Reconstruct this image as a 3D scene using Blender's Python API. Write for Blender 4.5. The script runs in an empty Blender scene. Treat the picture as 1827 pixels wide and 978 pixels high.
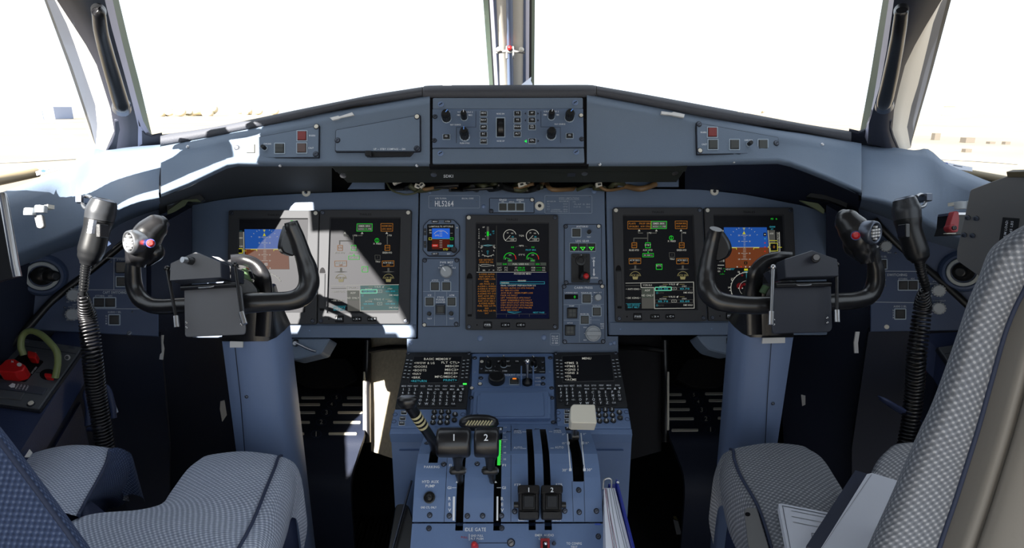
import bpy, math, random
from mathutils import Vector, Matrix
random.seed(4)
SC = bpy.context.scene
COL = SC.collection
R = math.radians
# ------------------------------------------------------------------ camera, sky, sun, exposure
F = 1100.0; CX, CY = 913.5, 489.0          # focal length in pixels of the 1827 x 978 frame
PITCH = R(15)
EYE = Vector((0, 0, 1.2))
FW = Vector((0, math.cos(PITCH), -math.sin(PITCH)))
UP = Vector((0, math.sin(PITCH), math.cos(PITCH)))
RT = Vector((1, 0, 0))
cam = bpy.data.cameras.new('camera'); cam.sensor_width = 36; cam.lens = F / 1827 * 36
cam.clip_start = 0.02; cam.clip_end = 2000
camo = bpy.data.objects.new('camera', cam); COL.objects.link(camo)
camo.location = EYE; camo.rotation_euler = (R(90) - PITCH, 0, 0)
SC.camera = camo
SC.view_settings.view_transform = 'Standard'; SC.view_settings.look = 'None'
SC.view_settings.gamma = 1; SC.view_settings.exposure = 0.0
SC.view_settings.use_curve_mapping = False
SKY_COL, SKY_STR = (0.82, 0.91, 1.0), 1.7
SUN_DIR = Vector((0.41, 0.85, -0.63))      # the way the sunlight travels
SUN_STR = 33.0
world = bpy.data.worlds.new('sky'); SC.world = world; world.use_nodes = True
_bg = world.node_tree.nodes['Background']
_bg.inputs['Color'].default_value = (*SKY_COL, 1); _bg.inputs['Strength'].default_value = SKY_STR
sun = bpy.data.lights.new('sun', 'SUN'); sun.energy = SUN_STR; sun.angle = R(0.6); sun.color = (1, 0.95, 0.87)
suno = bpy.data.objects.new('sun', sun); COL.objects.link(suno)
suno.rotation_euler = SUN_DIR.to_track_quat('-Z', 'Y').to_euler(); suno.location = (-6, -4, 6)

# ------------------------------------------------------------------ materials
def lin(c):
    c = c / 255.0
    return c / 12.92 if c <= 0.04045 else ((c + 0.055) / 1.055) ** 2.4
def rgb(t): return (lin(t[0]), lin(t[1]), lin(t[2]), 1)
def mat(name, col, rough=0.5, metal=0.0, spec=0.5, bump=0.0, bscale=400, mott=0.0, mscale=6, coat=0.0):
    m = bpy.data.materials.new(name); m.use_nodes = True
    nt = m.node_tree; b = nt.nodes['Principled BSDF']
    b.inputs['Base Color'].default_value = rgb(col); b.inputs['Roughness'].default_value = rough
    b.inputs['Metallic'].default_value = metal; b.inputs['Specular IOR Level'].default_value = spec
    b.inputs['Coat Weight'].default_value = coat
    tc = nt.nodes.new('ShaderNodeTexCoord')
    if mott > 0:
        n = nt.nodes.new('ShaderNodeTexNoise'); n.inputs['Scale'].default_value = mscale; n.inputs['Detail'].default_value = 5
        nt.links.new(tc.outputs['Object'], n.inputs['Vector'])
        r = nt.nodes.new('ShaderNodeValToRGB')
        r.color_ramp.elements[0].position = 0.3; r.color_ramp.elements[1].position = 0.7
        k0, k1 = 1 - mott, 1 + mott
        c = rgb(col)
        r.color_ramp.elements[0].color = (c[0] * k0, c[1] * k0, c[2] * k0, 1)
        r.color_ramp.elements[1].color = (min(1, c[0] * k1), min(1, c[1] * k1), min(1, c[2] * k1), 1)
        nt.links.new(n.outputs['Fac'], r.inputs['Fac']); nt.links.new(r.outputs['Color'], b.inputs['Base Color'])
    if bump > 0:
        n2 = nt.nodes.new('ShaderNodeTexNoise'); n2.inputs['Scale'].default_value = bscale; n2.inputs['Detail'].default_value = 2
        nt.links.new(tc.outputs['Object'], n2.inputs['Vector'])
        bp = nt.nodes.new('ShaderNodeBump'); bp.inputs['Strength'].default_value = bump; bp.inputs['Distance'].default_value = 0.001
        nt.links.new(n2.outputs['Fac'], bp.inputs['Height']); nt.links.new(bp.outputs['Normal'], b.inputs['Normal'])
    return m
def glow(name, col, k=1.0):
    m = mat(name, (4, 4, 5), 0.7, spec=0.1)
    b = m.node_tree.nodes['Principled BSDF']
    b.inputs['Emission Color'].default_value = rgb(col); b.inputs['Emission Strength'].default_value = k
    return m
def fabric(name, base, dot, cell=0.0066, rough=0.85):
    """woven upholstery: staggered light dots on a darker ground, in metres of the UV map"""
    m = bpy.data.materials.new(name); m.use_nodes = True
    nt = m.node_tree; b = nt.nodes['Principled BSDF']; L = nt.links
    b.inputs['Roughness'].default_value = rough; b.inputs['Specular IOR Level'].default_value = 0.2
    uv = nt.nodes.new('ShaderNodeUVMap'); sep = nt.nodes.new('ShaderNodeSeparateXYZ'); L.new(uv.outputs['UV'], sep.inputs[0])
    def mth(op, a, bb=None):
        n = nt.nodes.new('ShaderNodeMath'); n.operation = op
        for i, x in enumerate((a, bb)):
            if x is None: continue
            if isinstance(x, (int, float)): n.inputs[i].default_value = x
            else: L.new(x, n.inputs[i])
        return n.outputs[0]
    k = math.pi / cell
    su = mth('SINE', mth('MULTIPLY', sep.outputs[0], k)); sv = mth('SINE', mth('MULTIPLY', sep.outputs[1], k * 1.25))
    prod = mth('MULTIPLY', su, sv)
    nz = nt.nodes.new('ShaderNodeTexNoise'); nz.inputs['Scale'].default_value = 260
    tc = nt.nodes.new('ShaderNodeTexCoord'); L.new(tc.outputs['Object'], nz.inputs['Vector'])
    h = mth('ADD', mth('ADD', mth('MULTIPLY', prod, .5), .25), mth('MULTIPLY', nz.outputs['Fac'], 0.5))
    r = nt.nodes.new('ShaderNodeValToRGB')
    r.color_ramp.elements[0].position = 0.1; r.color_ramp.elements[0].color = tuple(c * .72 for c in rgb(base)[:3]) + (1,)
    e = r.color_ramp.elements.new(0.42); e.color = rgb(base)
    e = r.color_ramp.elements.new(0.66); e.color = tuple(c * 1.12 for c in rgb(base)[:3]) + (1,)
    r.color_ramp.elements[-1].position = 0.95; r.color_ramp.elements[-1].color = rgb(dot)
    L.new(h, r.inputs['Fac']); L.new(r.outputs['Color'], b.inputs['Base Color'])
    bp = nt.nodes.new('ShaderNodeBump'); bp.inputs['Strength'].default_value = 0.7; bp.inputs['Distance'].default_value = 0.0015
    L.new(h, bp.inputs['Height']); L.new(bp.outputs['Normal'], b.inputs['Normal'])
    return m
def glass_mat(name, gloss=0.06):
    m = bpy.data.materials.new(name); m.use_nodes = True
    nt = m.node_tree; nt.nodes.remove(nt.nodes['Principled BSDF'])
    out = nt.nodes['Material Output']
    t = nt.nodes.new('ShaderNodeBsdfTransparent'); g = nt.nodes.new('ShaderNodeBsdfGlossy'); g.inputs['Roughness'].default_value = 0.02
    mx = nt.nodes.new('ShaderNodeMixShader'); mx.inputs[0].default_value = gloss * .5
    nt.links.new(t.outputs[0], mx.inputs[1]); nt.links.new(g.outputs[0], mx.inputs[2])
    nt.links.new(mx.outputs[0], out.inputs['Surface'])
    return m
PANEL = mat('panel_grey_blue_paint', (92, 107, 130), 0.5, spec=0.35, bump=0.25, bscale=900, mott=0.05, mscale=9)
SHIELD = mat('glareshield_grey_paint', (100, 114, 132), 0.55, spec=0.35, bump=0.3, bscale=700, mott=0.04)
SILL = mat('sill_grey_blue_plastic', (98, 112, 131), 0.55, spec=0.3, bump=0.2, bscale=500, mott=0.05)
BLUE = mat('pedestal_blue_paint', (98, 121, 160), 0.45, spec=0.35, bump=0.2, bscale=900, mott=0.05, mscale=9)
NAVY = mat('side_panel_navy_paint', (58, 72, 100), 0.5, spec=0.35, bump=0.2, bscale=700, mott=0.06)
LINER = mat('dark_navy_lining', (26, 32, 48), 0.6, spec=0.3, bump=0.2, bscale=300, mott=0.08)
CONS = mat('console_navy_plastic', (44, 54, 84), 0.45, spec=0.4, bump=0.4, bscale=500, mott=0.06)
DARK = mat('matte_black_lining', (14, 14, 17), 0.8, spec=0.2, mott=0.1)
BLACK = mat('black_plastic', (20, 20, 22), 0.35, spec=0.5, bump=0.1, bscale=600)
SATIN = mat('satin_black_leather', (22, 22, 25), 0.3, spec=0.6, bump=0.15, bscale=350)
BEZEL = mat('display_bezel_grey', (62, 63, 66), 0.75, spec=0.2, bump=0.15, bscale=900)
KEYB = mat('unit_black_faceplate', (38, 40, 44), 0.55, spec=0.3)
RUBB = mat('glareshield_padded_leather', (70, 72, 79), 0.6, spec=0.3, bump=0.6, bscale=500)
SCREEN = mat('display_glass', (24, 25, 30), 0.6, spec=0.16)
MAPB = glow('display_navy_field', (4, 8, 34), 1.0)
WHITE = mat('white_lettering', (225, 230, 236), 0.6)
OFFW = mat('off_white_plastic', (214, 210, 198), 0.45)
TAPE = mat('white_tape', (205, 205, 205), 0.5, bump=0.3, bscale=200)
TAPEG = mat('aged_tape', (170, 170, 166), 0.5, bump=0.4, bscale=200)
LINEK = mat('dark_engraved_line', (16, 22, 36), 0.6)
KNOBG = mat('grey_knob_plastic', (158, 164, 170), 0.45)
METAL = mat('bare_steel', (190, 190, 192), 0.3, metal=1.0)
STEELD = mat('dark_steel', (92, 98, 110), 0.35, metal=0.8)
CHROME = mat('polished_chrome', (225, 225, 228), 0.12, metal=1.0)
RIVET = mat('painted_rivet', (104, 124, 158), 0.3, spec=0.5)
BTN = mat('dark_pushbutton_lens', (62, 64, 62), 0.35, spec=0.5)
BTNB = mat('black_pushbutton', (24, 25, 27), 0.35)
REDL = mat('red_warning_lens', (120, 44, 42), 0.35)
BRNL = mat('brown_caution_lens', (92, 74, 70), 0.35)
RED = mat('red_plastic', (190, 28, 30), 0.35, spec=0.5)
REDD = mat('dull_red_plastic', (150, 40, 48), 0.4)
EDGE = mat('light_engraved_border', (150, 164, 178), 0.5)
BEIGE = mat('beige_cabin_plastic', (206, 202, 194), 0.6, bump=0.2, bscale=300)
GREYPL = mat('grey_plate_paint', (112, 112, 112), 0.45, metal=0.2, mott=0.05)
SEAL = mat('green_window_seal', (96, 112, 100), 0.6)
GASK = mat('dark_gasket', (34, 38, 42), 0.6)
LILAC = mat('lilac_grey_trim', (168, 170, 192), 0.5)
POSTD = mat('dark_post_lining', (34, 38, 52), 0.55, mott=0.06)
POSTL = mat('post_reveal_grey', (74, 80, 92), 0.6)
PALEB = mat('pale_blue_grey_trim', (120, 136, 168), 0.5)
PAPER = mat('white_paper', (226, 230, 242), 0.7)
GLASS = glass_mat('window_glass')
G_W, G_G, G_A, G_C, G_Y, G_R = (glow('symbols_white', (220, 220, 210), .5), glow('symbols_green', (40, 230, 60), .6), glow('symbols_amber', (200, 130, 50), .5),
                                glow('symbols_cyan', (70, 190, 210), .5), glow('symbols_yellow', (225, 220, 50), .6), glow('symbols_red', (225, 50, 40), .6))
G_SKY, G_GND, G_DIM, G_TAN, G_BAR = (glow('display_sky_blue', (36, 86, 170), .75), glow('display_ground_brown', (118, 62, 34), .7), glow('symbols_dim_grey', (110, 110, 105), .4),
                              glow('symbols_tan', (170, 160, 110), .5), glow('display_grey_bar', (84, 92, 84), .5))
G_GRN2 = glow('glowing_green_band', (60, 235, 80), .75)  # scale band on the quadrant, given its own glow

# ------------------------------------------------------------------ where a point of the picture lies in the cockpit
def P(px, py, D):
    return EYE + FW * D + RT * ((px - CX) * D / F) + UP * ((CY - py) * D / F)
def ray(px, py): return FW + RT * ((px - CX) / F) + UP * ((CY - py) / F)
class Prof:
    """a surface ruled across the cockpit, its distance given down the picture"""
    def __init__(s, pts): s.k = pts
    def D(s, y):
        k = s.k
        i = 0
        while i < len(k) - 2 and y > k[i + 1][0]: i += 1
        (y0, d0), (y1, d1) = k[i], k[i + 1]
        return 1 / (1 / d0 + (1 / d1 - 1 / d0) * (y - y0) / (y1 - y0))     # flat between its knots
    def base(s, x, y): return P(x, y, s.D(y))
    def nrm(s, x, y):
        t = s.base(x, y - 3) - s.base(x, y + 3); t.x = 0
        n = RT.cross(t); n.normalize(); return n
    def pt(s, x, y, h=0.0):
        return s.base(x, y) + s.nrm(x, y) * h
    def frame(s, x, y):
        n = s.nrm(x, y); ex = RT.copy(); ey = n.cross(ex); return s.base(x, y), ex, ey, n, s.D(y) / F
class Flat:
    def __init__(s, a, b, c):
        s.o = P(*a); n = (P(*b) - s.o).cross(P(*c) - s.o); n.normalize()
        if n.dot(EYE - s.o) < 0: n = -n
        s.n = n
    def base(s, x, y):
        r = ray(x, y); return EYE + r * ((s.o - EYE).dot(s.n) / r.dot(s.n))
    def pt(s, x, y, h=0.0): return s.base(x, y) + s.n * h
    def nrm(s, x, y): return s.n
    def frame(s, x, y):
        ex = UP.cross(s.n); ex.normalize(); ey = s.n.cross(ex)
        o = s.base(x, y); return o, ex, ey, s.n, (o - EYE).dot(FW) / F

# ------------------------------------------------------------------ letters
_GL = {}
def _glyphs():
    ch = "ABCDEFGHIJKLMNOPQRSTUVWXYZ0123456789/.-+<>:&°%,'^_()"
    tmp = []
    for c in ch:
        cu = bpy.data.curves.new('glyph', 'FONT'); cu.body = c; cu.resolution_u = 2; cu.offset = 0.012
        o = bpy.data.objects.new('glyph', cu); COL.objects.link(o); tmp.append((c, o))
    bpy.context.view_layer.update(); dg = bpy.context.evaluated_depsgraph_get()
    for c, o in tmp:
        me = o.evaluated_get(dg).to_mesh()
        vs = [(v.co.x, v.co.y) for v in me.vertices]; fs = [tuple(p.vertices) for p in me.polygons]
        _GL[c] = (vs, fs); o.evaluated_get(dg).to_mesh_clear()
    for c, o in tmp:
        cu = o.data; bpy.data.objects.remove(o); bpy.data.curves.remove(cu)
    H = max(v[1] for v in _GL['H'][0])
    for c in ch:
        vs, fs = _GL[c]; x0 = min(v[0] for v in vs); x1 = max(v[0] for v in vs)
        _GL[c] = ([((v[0] - x0) / H, v[1] / H) for v in vs], fs, (x1 - x0) / H)
_glyphs()

# ------------------------------------------------------------------ mesh collecting
def rrect(x0, y0, x1, y1, r=0, n=3):
    if r <= 0: return [(x0, y0), (x1, y0), (x1, y1), (x0, y1)]
    out = []
    for cx, cy, a0 in ((x0 + r, y0 + r, 180), (x1 - r, y0 + r, 270), (x1 - r, y1 - r, 0), (x0 + r, y1 - r, 90)):
        for i in range(n + 1):
            a = R(a0 + 90 * i / n); out.append((cx + r * math.cos(a), cy + r * math.sin(a)))
    return out
def rpoly(poly, r, n=3):
    """round the corners of any polygon"""
    out = []; m = len(poly)
    for i in range(m):
        p0 = Vector(poly[i - 1]); p = Vector(poly[i]); p1 = Vector(poly[(i + 1) % m])
        a = p0 - p; b = p1 - p; ra = min(r, a.length * .45, b.length * .45)
        A = p + a.normalized() * ra; B = p + b.normalized() * ra
        for k in range(n + 1):
            t = k / n; q = A * (1 - t) ** 2 + p * 2 * t * (1 - t) + B * t * t; out.append((q.x, q.y))
    return out
def circ(x, y, r, n=20, ry=None, a0=0, a1=360):
    full = abs(a1 - a0) >= 360; m = n if full else n + 1
    return [(x + r * math.cos(R(a0 + (a1 - a0) * i / n)), y + (ry or r) * math.sin(R(a0 + (a1 - a0) * i / n))) for i in range(m)]
def inset(poly, d):
    m = len(poly); area = sum(poly[i - 1][0] * poly[i][1] - poly[i][0] * poly[i - 1][1] for i in range(m))
    sg = 1 if area > 0 else -1; out = []
    for i in range(m):
        p0 = Vector(poly[i - 1]); p = Vector(poly[i]); p1 = Vector(poly[(i + 1) % m])
        a = (p - p0); b = (p1 - p)
        if a.length < 1e-6 or b.length < 1e-6: out.append((p.x, p.y)); continue
        a.normalize(); b.normalize()
        na = Vector((-a.y, a.x)) * sg; nb = Vector((-b.y, b.x)) * sg
        k = na + nb; den = 1 + na.dot(nb)
        q = p + (k / den if den > 0.2 else na) * d; out.append((q.x, q.y))
    return out
def plane_at(o, n):
    f = Flat.__new__(Flat); f.o = o; f.n = n.normalized(); return f
class MB:
    def __init__(s, S=None, crop=(0, 0, 1)):
        s.v = []; s.f = []; s.mi = []; s.sm = []; s.mats = []; s.uv = {}; s.S = S; s.cr = crop
    def K(s, x, y): ox, oy, k = s.cr; return ox + x / k, oy + y / k
    def p(s, x, y, h=0.0): X, Y = s.K(x, y); return s.S.pt(X, Y, h)
    def m(s, M):
        if M not in s.mats: s.mats.append(M)
        return s.mats.index(M)
    def add(s, vs, fs, M, smooth=False, uvs=None):
        o = len(s.v); s.v += [Vector(v) for v in vs]; mi = s.m(M)
        for f in fs:
            if uvs is not None: s.uv[len(s.f)] = [uvs[i] for i in f]
            s.f.append(tuple(i + o for i in f)); s.mi.append(mi); s.sm.append(smooth)
        return s
    def plate(s, poly, h0, h1, M, ch=0.0, back=False, side=None):
        """a slab cut to an outline, standing from h0 to h1 above the surface, edge broken by ch"""
        n = len(poly)
        area = sum(poly[i - 1][0] * poly[i][1] - poly[i][0] * poly[i - 1][1] for i in range(n))
        if area > 0: poly = poly[::-1]          # counter-clockwise seen from in front
        rings = [[s.p(x, y, h0) for x, y in poly]]
        if ch > 0:
            hc = h1 - min(abs(h1 - h0) * .6, ch * 0.0011 / s.cr[2]) if h1 > h0 else h1
            rings.append([s.p(x, y, hc) for x, y in poly]); top = inset(poly, ch)
            rings.append([s.p(x, y, h1) for x, y in top])
        else: rings.append([s.p(x, y, h1) for x, y in poly])
        vs = [v for r_ in rings for v in r_]; fs = []
        for k in range(len(rings) - 1):
            for i in range(n):
                j = (i + 1) % n; fs.append((k * n + i, k * n + j, (k + 1) * n + j, (k + 1) * n + i))
        s.add(vs, fs, side or M)
        s.add(rings[-1], [tuple(range(n))], M)
        if back: s.add(rings[0], [tuple(range(n))[::-1]], M)
        return s
    def box(s, x0, y0, x1, y1, h0, h1, M, r=0, ch=0.0): return s.plate(rrect(x0, y0, x1, y1, r), h0, h1, M, ch)
    def line(s, pts, w, h, M, closed=False):
        """a thin raised or printed band along a polyline"""
        n = len(pts); q = [Vector(p) for p in pts]; vs = []; fs = []
        for i in range(n):
            a = q[i] - q[i - 1] if (i > 0 or closed) else q[1] - q[0]
            b = q[(i + 1) % n] - q[i] if (i < n - 1 or closed) else a
            a = a.normalized() if a.length else b.normalized(); b = b.normalized() if b.length else a
            t = a + b; t = t.normalized() if t.length > 1e-6 else a
            nn = Vector((-t.y, t.x)); c = max(.5, nn.dot(Vector((-a.y, a.x))))
            for sg in (-1, 1):
                z = q[i] + nn * (sg * w / 2 / c); vs.append(s.p(z.x, z.y, h))
        for i in range(n if closed else n - 1):
            j = (i + 1) % n; fs.append((2 * i, 2 * i + 1, 2 * j + 1, 2 * j))
        return s.add(vs, fs, M)
    def frame_line(s, poly, w, h, M): return s.line(poly, w, h, M, closed=True)
    def fill(s, poly, h, M):
        n = len(poly); area = sum(poly[i - 1][0] * poly[i][1] - poly[i][0] * poly[i - 1][1] for i in range(n))
        if area > 0: poly = poly[::-1]
        return s.add([s.p(x, y, h) for x, y in poly], [tuple(range(n))], M)
    def lathe(s, x, y, prof, M, seg=20, axis=None, mats=None, lean=(0, 0)):
        """a turned body standing on the surface; profile (radius in pixels, height in metres)"""
        X, Y = s.K(x, y); o, ex, ey, n, sc = s.S.frame(X, Y); sc /= s.cr[2]
        if axis is not None:
            n = Vector(axis).normalized(); ex = (ex - n * ex.dot(n)).normalized(); ey = n.cross(ex)
        for k in range(len(prof) - 1):
            (r0, h0), (r1, h1) = prof[k], prof[k + 1]
            vs = []
            for r_, h_ in ((r0, h0), (r1, h1)):
                for i in range(seg):
                    a = 2 * math.pi * i / seg
                    vs.append(o + n * h_ + (ex * math.cos(a) + ey * math.sin(a)) * (r_ * sc))
            fs = [(i, (i + 1) % seg, seg + (i + 1) % seg, seg + i) for i in range(seg)]
            s.add(vs, fs, mats[k] if mats else M, True)
        if prof[-1][0] > 0.01:
            s.add(vs[seg:], [tuple(range(seg))], mats[-1] if mats else M)
        return s
    def text(s, t, x, y, h, M, w=None, z=0.0006, rot=0, align=0, gap=0.16, bold=0):
        """printed characters centred on x, y (align -1 starts at x, 1 ends at x), h = capital height"""
        adv = []; X = 0
        for c in t:
            if c == ' ': X += .55; adv.append(None); continue
            g = _GL[c]; adv.append(X); X += g[2] + gap
        W = max(X - gap, .1); kx = (w / W) if w else h; kx = kx
        x0 = -W / 2 if align == 0 else (0 if align < 0 else -W)
        ca, sa = math.cos(R(rot)), math.sin(R(rot))
        for c, a in zip(t, adv):
            if a is None: continue
            vs, fs, _ = _GL[c]; out = []
            for vx, vy in vs:
                dx = (x0 + a + vx) * kx; dy = -(vy - .5) * h
                out.append(s.p(x + dx * ca - dy * sa, y + dx * sa + dy * ca, z))
            s.add(out, fs, M)
        return s
    def sweep(s, pts, rad, M, seg=14, cap=True, flat=None, sub=6, closed=False):
        """a tube through points, its radius varying; flat=(axis, ratio) squeezes the section along an axis"""
        if sub > 1: pts, rad = spline(pts, rad, sub)
        n = len(pts); T = []
        for i in range(n):
            t = pts[min(i + 1, n - 1)] - pts[max(i - 1, 0)]; T.append(t.normalized())
        u = T[0].orthogonal().normalized() if flat is None else (Vector(flat[0]) - T[0] * Vector(flat[0]).dot(T[0])).normalized()
        vs = []
        for i in range(n):
            if flat is not None: u = Vector(flat[0])
            u = (u - T[i] * u.dot(T[i])).normalized(); w = T[i].cross(u)
            for k in range(seg):
                a = 2 * math.pi * k / seg
                vs.append(pts[i] + (u * math.cos(a) * (flat[1] if flat else 1) + w * math.sin(a)) * rad[i])
        fs = [(i * seg + k, i * seg + (k + 1) % seg, (i + 1) * seg + (k + 1) % seg, (i + 1) * seg + k) for i in range(n - 1) for k in range(seg)]
        s.add(vs, fs, M, True)
        if cap:
            s.add(vs[:seg], [tuple(range(seg))[::-1]], M); s.add(vs[-seg:], [tuple(range(seg))], M)
        return s
    def loft(s, rows, M, smooth=True, sub=0, thick=None, uv=False, sub2=0, close=False):
        """a skin through rows of points; thick = vector (or function) that gives it a back and rims"""
        if sub > 1: rows = [spline(r_, None, sub)[0] for r_ in rows]
        if sub2 > 1:
            cols = [spline([r_[j] for r_ in rows], None, sub2)[0] for j in range(len(rows[0]))]
            rows = [[c[i] for c in cols] for i in range(len(cols[0]))]
        nr, nc = len(rows), len(rows[0]); vs = [v for r_ in rows for v in r_]
        fs = [(i * nc + j, (i + 1) * nc + j, (i + 1) * nc + j + 1, i * nc + j + 1) for i in range(nr - 1) for j in range(nc - 1)]
        uvs = None
        if uv:
            uvs = []
            mid = rows[nr // 2]; cm = nc // 2
            V = [0]
            for i in range(1, nr): V.append(V[-1] + (rows[i][cm] - rows[i - 1][cm]).length)
            for i in range(nr):
                acc = [0]
                for j in range(1, nc): acc.append(acc[-1] + (rows[i][j] - rows[i][j - 1]).length)
                uvs += [(a - acc[cm], V[i]) for a in acc]
        s.add(vs, fs, M, smooth, uvs)
        if thick is not None:
            bk = [v + (thick(v) if callable(thick) else Vector(thick)) for v in vs]
            s.add(bk, [f[::-1] for f in fs], M, smooth)
            rim = [i for i in range(nc)] + [i * nc + nc - 1 for i in range(1, nr)] + [(nr - 1) * nc + j for j in range(nc - 2, -1, -1)] + [i * nc for i in range(nr - 2, 0, -1)]
            m_ = len(rim); s.add([vs[i] for i in rim] + [bk[i] for i in rim], [(i, (i + 1) % m_, m_ + (i + 1) % m_, m_ + i) for i in range(m_)], M)
        return s
    def solid(s, c, ax, ay, az, M, ch=0.0):
        """a block about c with half-axes ax, ay, az, edges chamfered"""
        c = Vector(c); ax, ay, az = Vector(ax), Vector(ay), Vector(az); k = 1 - ch
        vs = []; fs = []; ids = {}
        for sx in (-1, 1):
            for sy in (-1, 1):
                for sz in (-1, 1):
                    for q, (a, b, d) in enumerate(((1, k, k), (k, 1, k), (k, k, 1))):
                        ids[sx, sy, sz, q] = len(vs); vs.append(c + ax * sx * a + ay * sy * b + az * sz * d)
        for sg in (-1, 1):
            fs.append([ids[sg, a, b, 0] for a, b in ((-1, -1), (1, -1), (1, 1), (-1, 1))])
            fs.append([ids[a, sg, b, 1] for a, b in ((-1, -1), (1, -1), (1, 1), (-1, 1))])
            fs.append([ids[a, b, sg, 2] for a, b in ((-1, -1), (1, -1), (1, 1), (-1, 1))])
        if ch > 0:
            for a in (-1, 1):
                for b in (-1, 1):
                    fs.append([ids[-1, a, b, 1], ids[1, a, b, 1], ids[1, a, b, 2], ids[-1, a, b, 2]])
                    fs.append([ids[a, -1, b, 0], ids[a, 1, b, 0], ids[a, 1, b, 2], ids[a, -1, b, 2]])
                    fs.append([ids[a, b, -1, 0], ids[a, b, 1, 0], ids[a, b, 1, 1], ids[a, b, -1, 1]])
                    for d in (-1, 1): fs.append([ids[a, b, d, 0], ids[a, b, d, 1], ids[a, b, d, 2]])
        out = []
        for f in fs:
            ctr = sum((vs[i] for i in f), Vector()) / len(f)
            nn = (vs[f[1]] - vs[f[0]]).cross(vs[f[2]] - vs[f[0]])
            out.append(tuple(f) if nn.dot(ctr - c) > 0 else tuple(f[::-1]))
        return s.add(vs, out, M)
    def prism(s, a, b, M, smooth=False):
        """a body between two outlines of the same number of points"""
        n = len(a); vs = list(a) + list(b)
        s.add(vs, [(i, (i + 1) % n, n + (i + 1) % n, n + i) for i in range(n)], M, smooth)
        s.add(a, [tuple(range(n))[::-1]], M); s.add(b, [tuple(range(n))], M); return s
    def ball(s, c, r, M, seg=16, rings=10, squash=(1, 1, 1)):
        vs = []; fs = []
        for i in range(rings + 1):
            th = math.pi * i / rings
            for j in range(seg):
                a = 2 * math.pi * j / seg
                vs.append(Vector(c) + Vector((math.sin(th) * math.cos(a) * squash[0], math.sin(th) * math.sin(a) * squash[1], math.cos(th) * squash[2])) * r)
        for i in range(rings):
            for j in range(seg): fs.append((i * seg + j, (i + 1) * seg + j, (i + 1) * seg + (j + 1) % seg, i * seg + (j + 1) % seg))
        return s.add(vs, fs, M, True)
    def build(s, name, parent=None):
        org = ORG.get(parent.name, Vector()) if parent else Vector()
        me = bpy.data.meshes.new(name)
        me.from_pydata([v - org for v in s.v], [], s.f)
        for M in s.mats: me.materials.append(M)
        me.polygons.foreach_set('material_index', s.mi); me.polygons.foreach_set('use_smooth', s.sm)
        if s.uv:
            u = me.uv_layers.new(name='UVMap')
            for p in me.polygons:
                t = s.uv.get(p.index)
                if t:
                    for k, li in enumerate(p.loop_indices): u.data[li].uv = t[k]
        me.update()
        o = bpy.data.objects.new(name, me); COL.objects.link(o)
        if parent: o.parent = parent; ORG[o.name] = org
        return o
ORG = {}
def spline(pts, rad, sub):
    """Catmull-Rom through the points"""
    n = len(pts); op = []; orr = []
    for i in range(n - 1):
        p0 = pts[i - 1] if i > 0 else pts[0] * 2 - pts[1]; p1, p2 = pts[i], pts[i + 1]
        p3 = pts[i + 2] if i + 2 < n else pts[-1] * 2 - pts[-2]
        for k in range(sub):
            t = k / sub
            op.append(0.5 * ((2 * p1) + (p2 - p0) * t + (2 * p0 - 5 * p1 + 4 * p2 - p3) * t * t + (3 * p1 - p0 - 3 * p2 + p3) * t ** 3))
            if rad: t2 = t * t * (3 - 2 * t); orr.append(rad[i] * (1 - t2) + rad[i + 1] * t2)
    op.append(pts[-1].copy())
    if rad: orr.append(rad[-1])
    return op, orr
def tag(o, label, cat, group=None, kind=None):
    o['label'] = label; o['category'] = cat
    if group: o['group'] = group
    if kind: o['kind'] = kind
    return o
def thing(name, label, cat, loc, group=None):
    o = bpy.data.objects.new(name, None); COL.objects.link(o); o.empty_display_size = 0.02
    o.location = loc; ORG[o.name] = Vector(loc)
    return tag(o, label, cat, group)
def struct(o): o['kind'] = 'structure'; return o
def screw(parent, S, x, y, r, crop=(0, 0, 1), M=None, slot=True, h=0.0, name='screw', cup=True):
    b = MB(S, crop); m = M or STEELD
    if cup: b.lathe(x, y, [(r * 1.35, h + .0004), (r * 1.3, h + .001), (r * 1.02, h + .0012)], LINEK, 14)
    b.lathe(x, y, [(r, h + .0004), (r, h + .0016), (r * .8, h + .0026), (0.001, h + .0028)], m, 14)
    if slot: b.line([(x - r * .55, y + r * .35), (x + r * .55, y - r * .35)], r * .3, h + .0031, LINEK)
    return b.build(name, parent)
def dome(parent, S, x, y, r, crop=(0, 0, 1), M=None, name='rivet'):
    return MB(S, crop).lathe(x, y, [(r, 0), (r * .95, .0012), (r * .7, .0024), (r * .35, .003), (0.001, .0032)], M or RIVET, 14).build(name, parent)
def button(parent, S, x, y, w, h, M=None, crop=(0, 0, 1), rim=True, txt=None, th=None, h0=0.0, up=.003, name='push_button', rimM=None, tM=None):
    b = MB(S, crop)
    if rim: b.plate(rrect(x - w * .5 - w * .1, y - h * .5 - w * .1, x + w * .5 + w * .1, y + h * .5 + w * .1, w * .08), h0, h0 + .0012, rimM or EDGE, 0)
    if rim: b.plate(rrect(x - w * .5, y - h * .5, x + w * .5, y + h * .5), h0 + .0012, h0 + .0014, LINEK)
    b.plate(rrect(x - w * .46, y - h * .46, x + w * .46, y + h * .46, w * .05), h0 + .0006, h0 + up, M or BTN, w * .05)
    if txt:
        for i, t in enumerate(txt.split('|')):
            n = len(txt.split('|')); b.text(t, x, y + (i - (n - 1) / 2) * (th or h * .3) * 1.35, th or h * .32, tM or WHITE, z=h0 + up + .0003)
    return b.build(name, parent)
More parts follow.
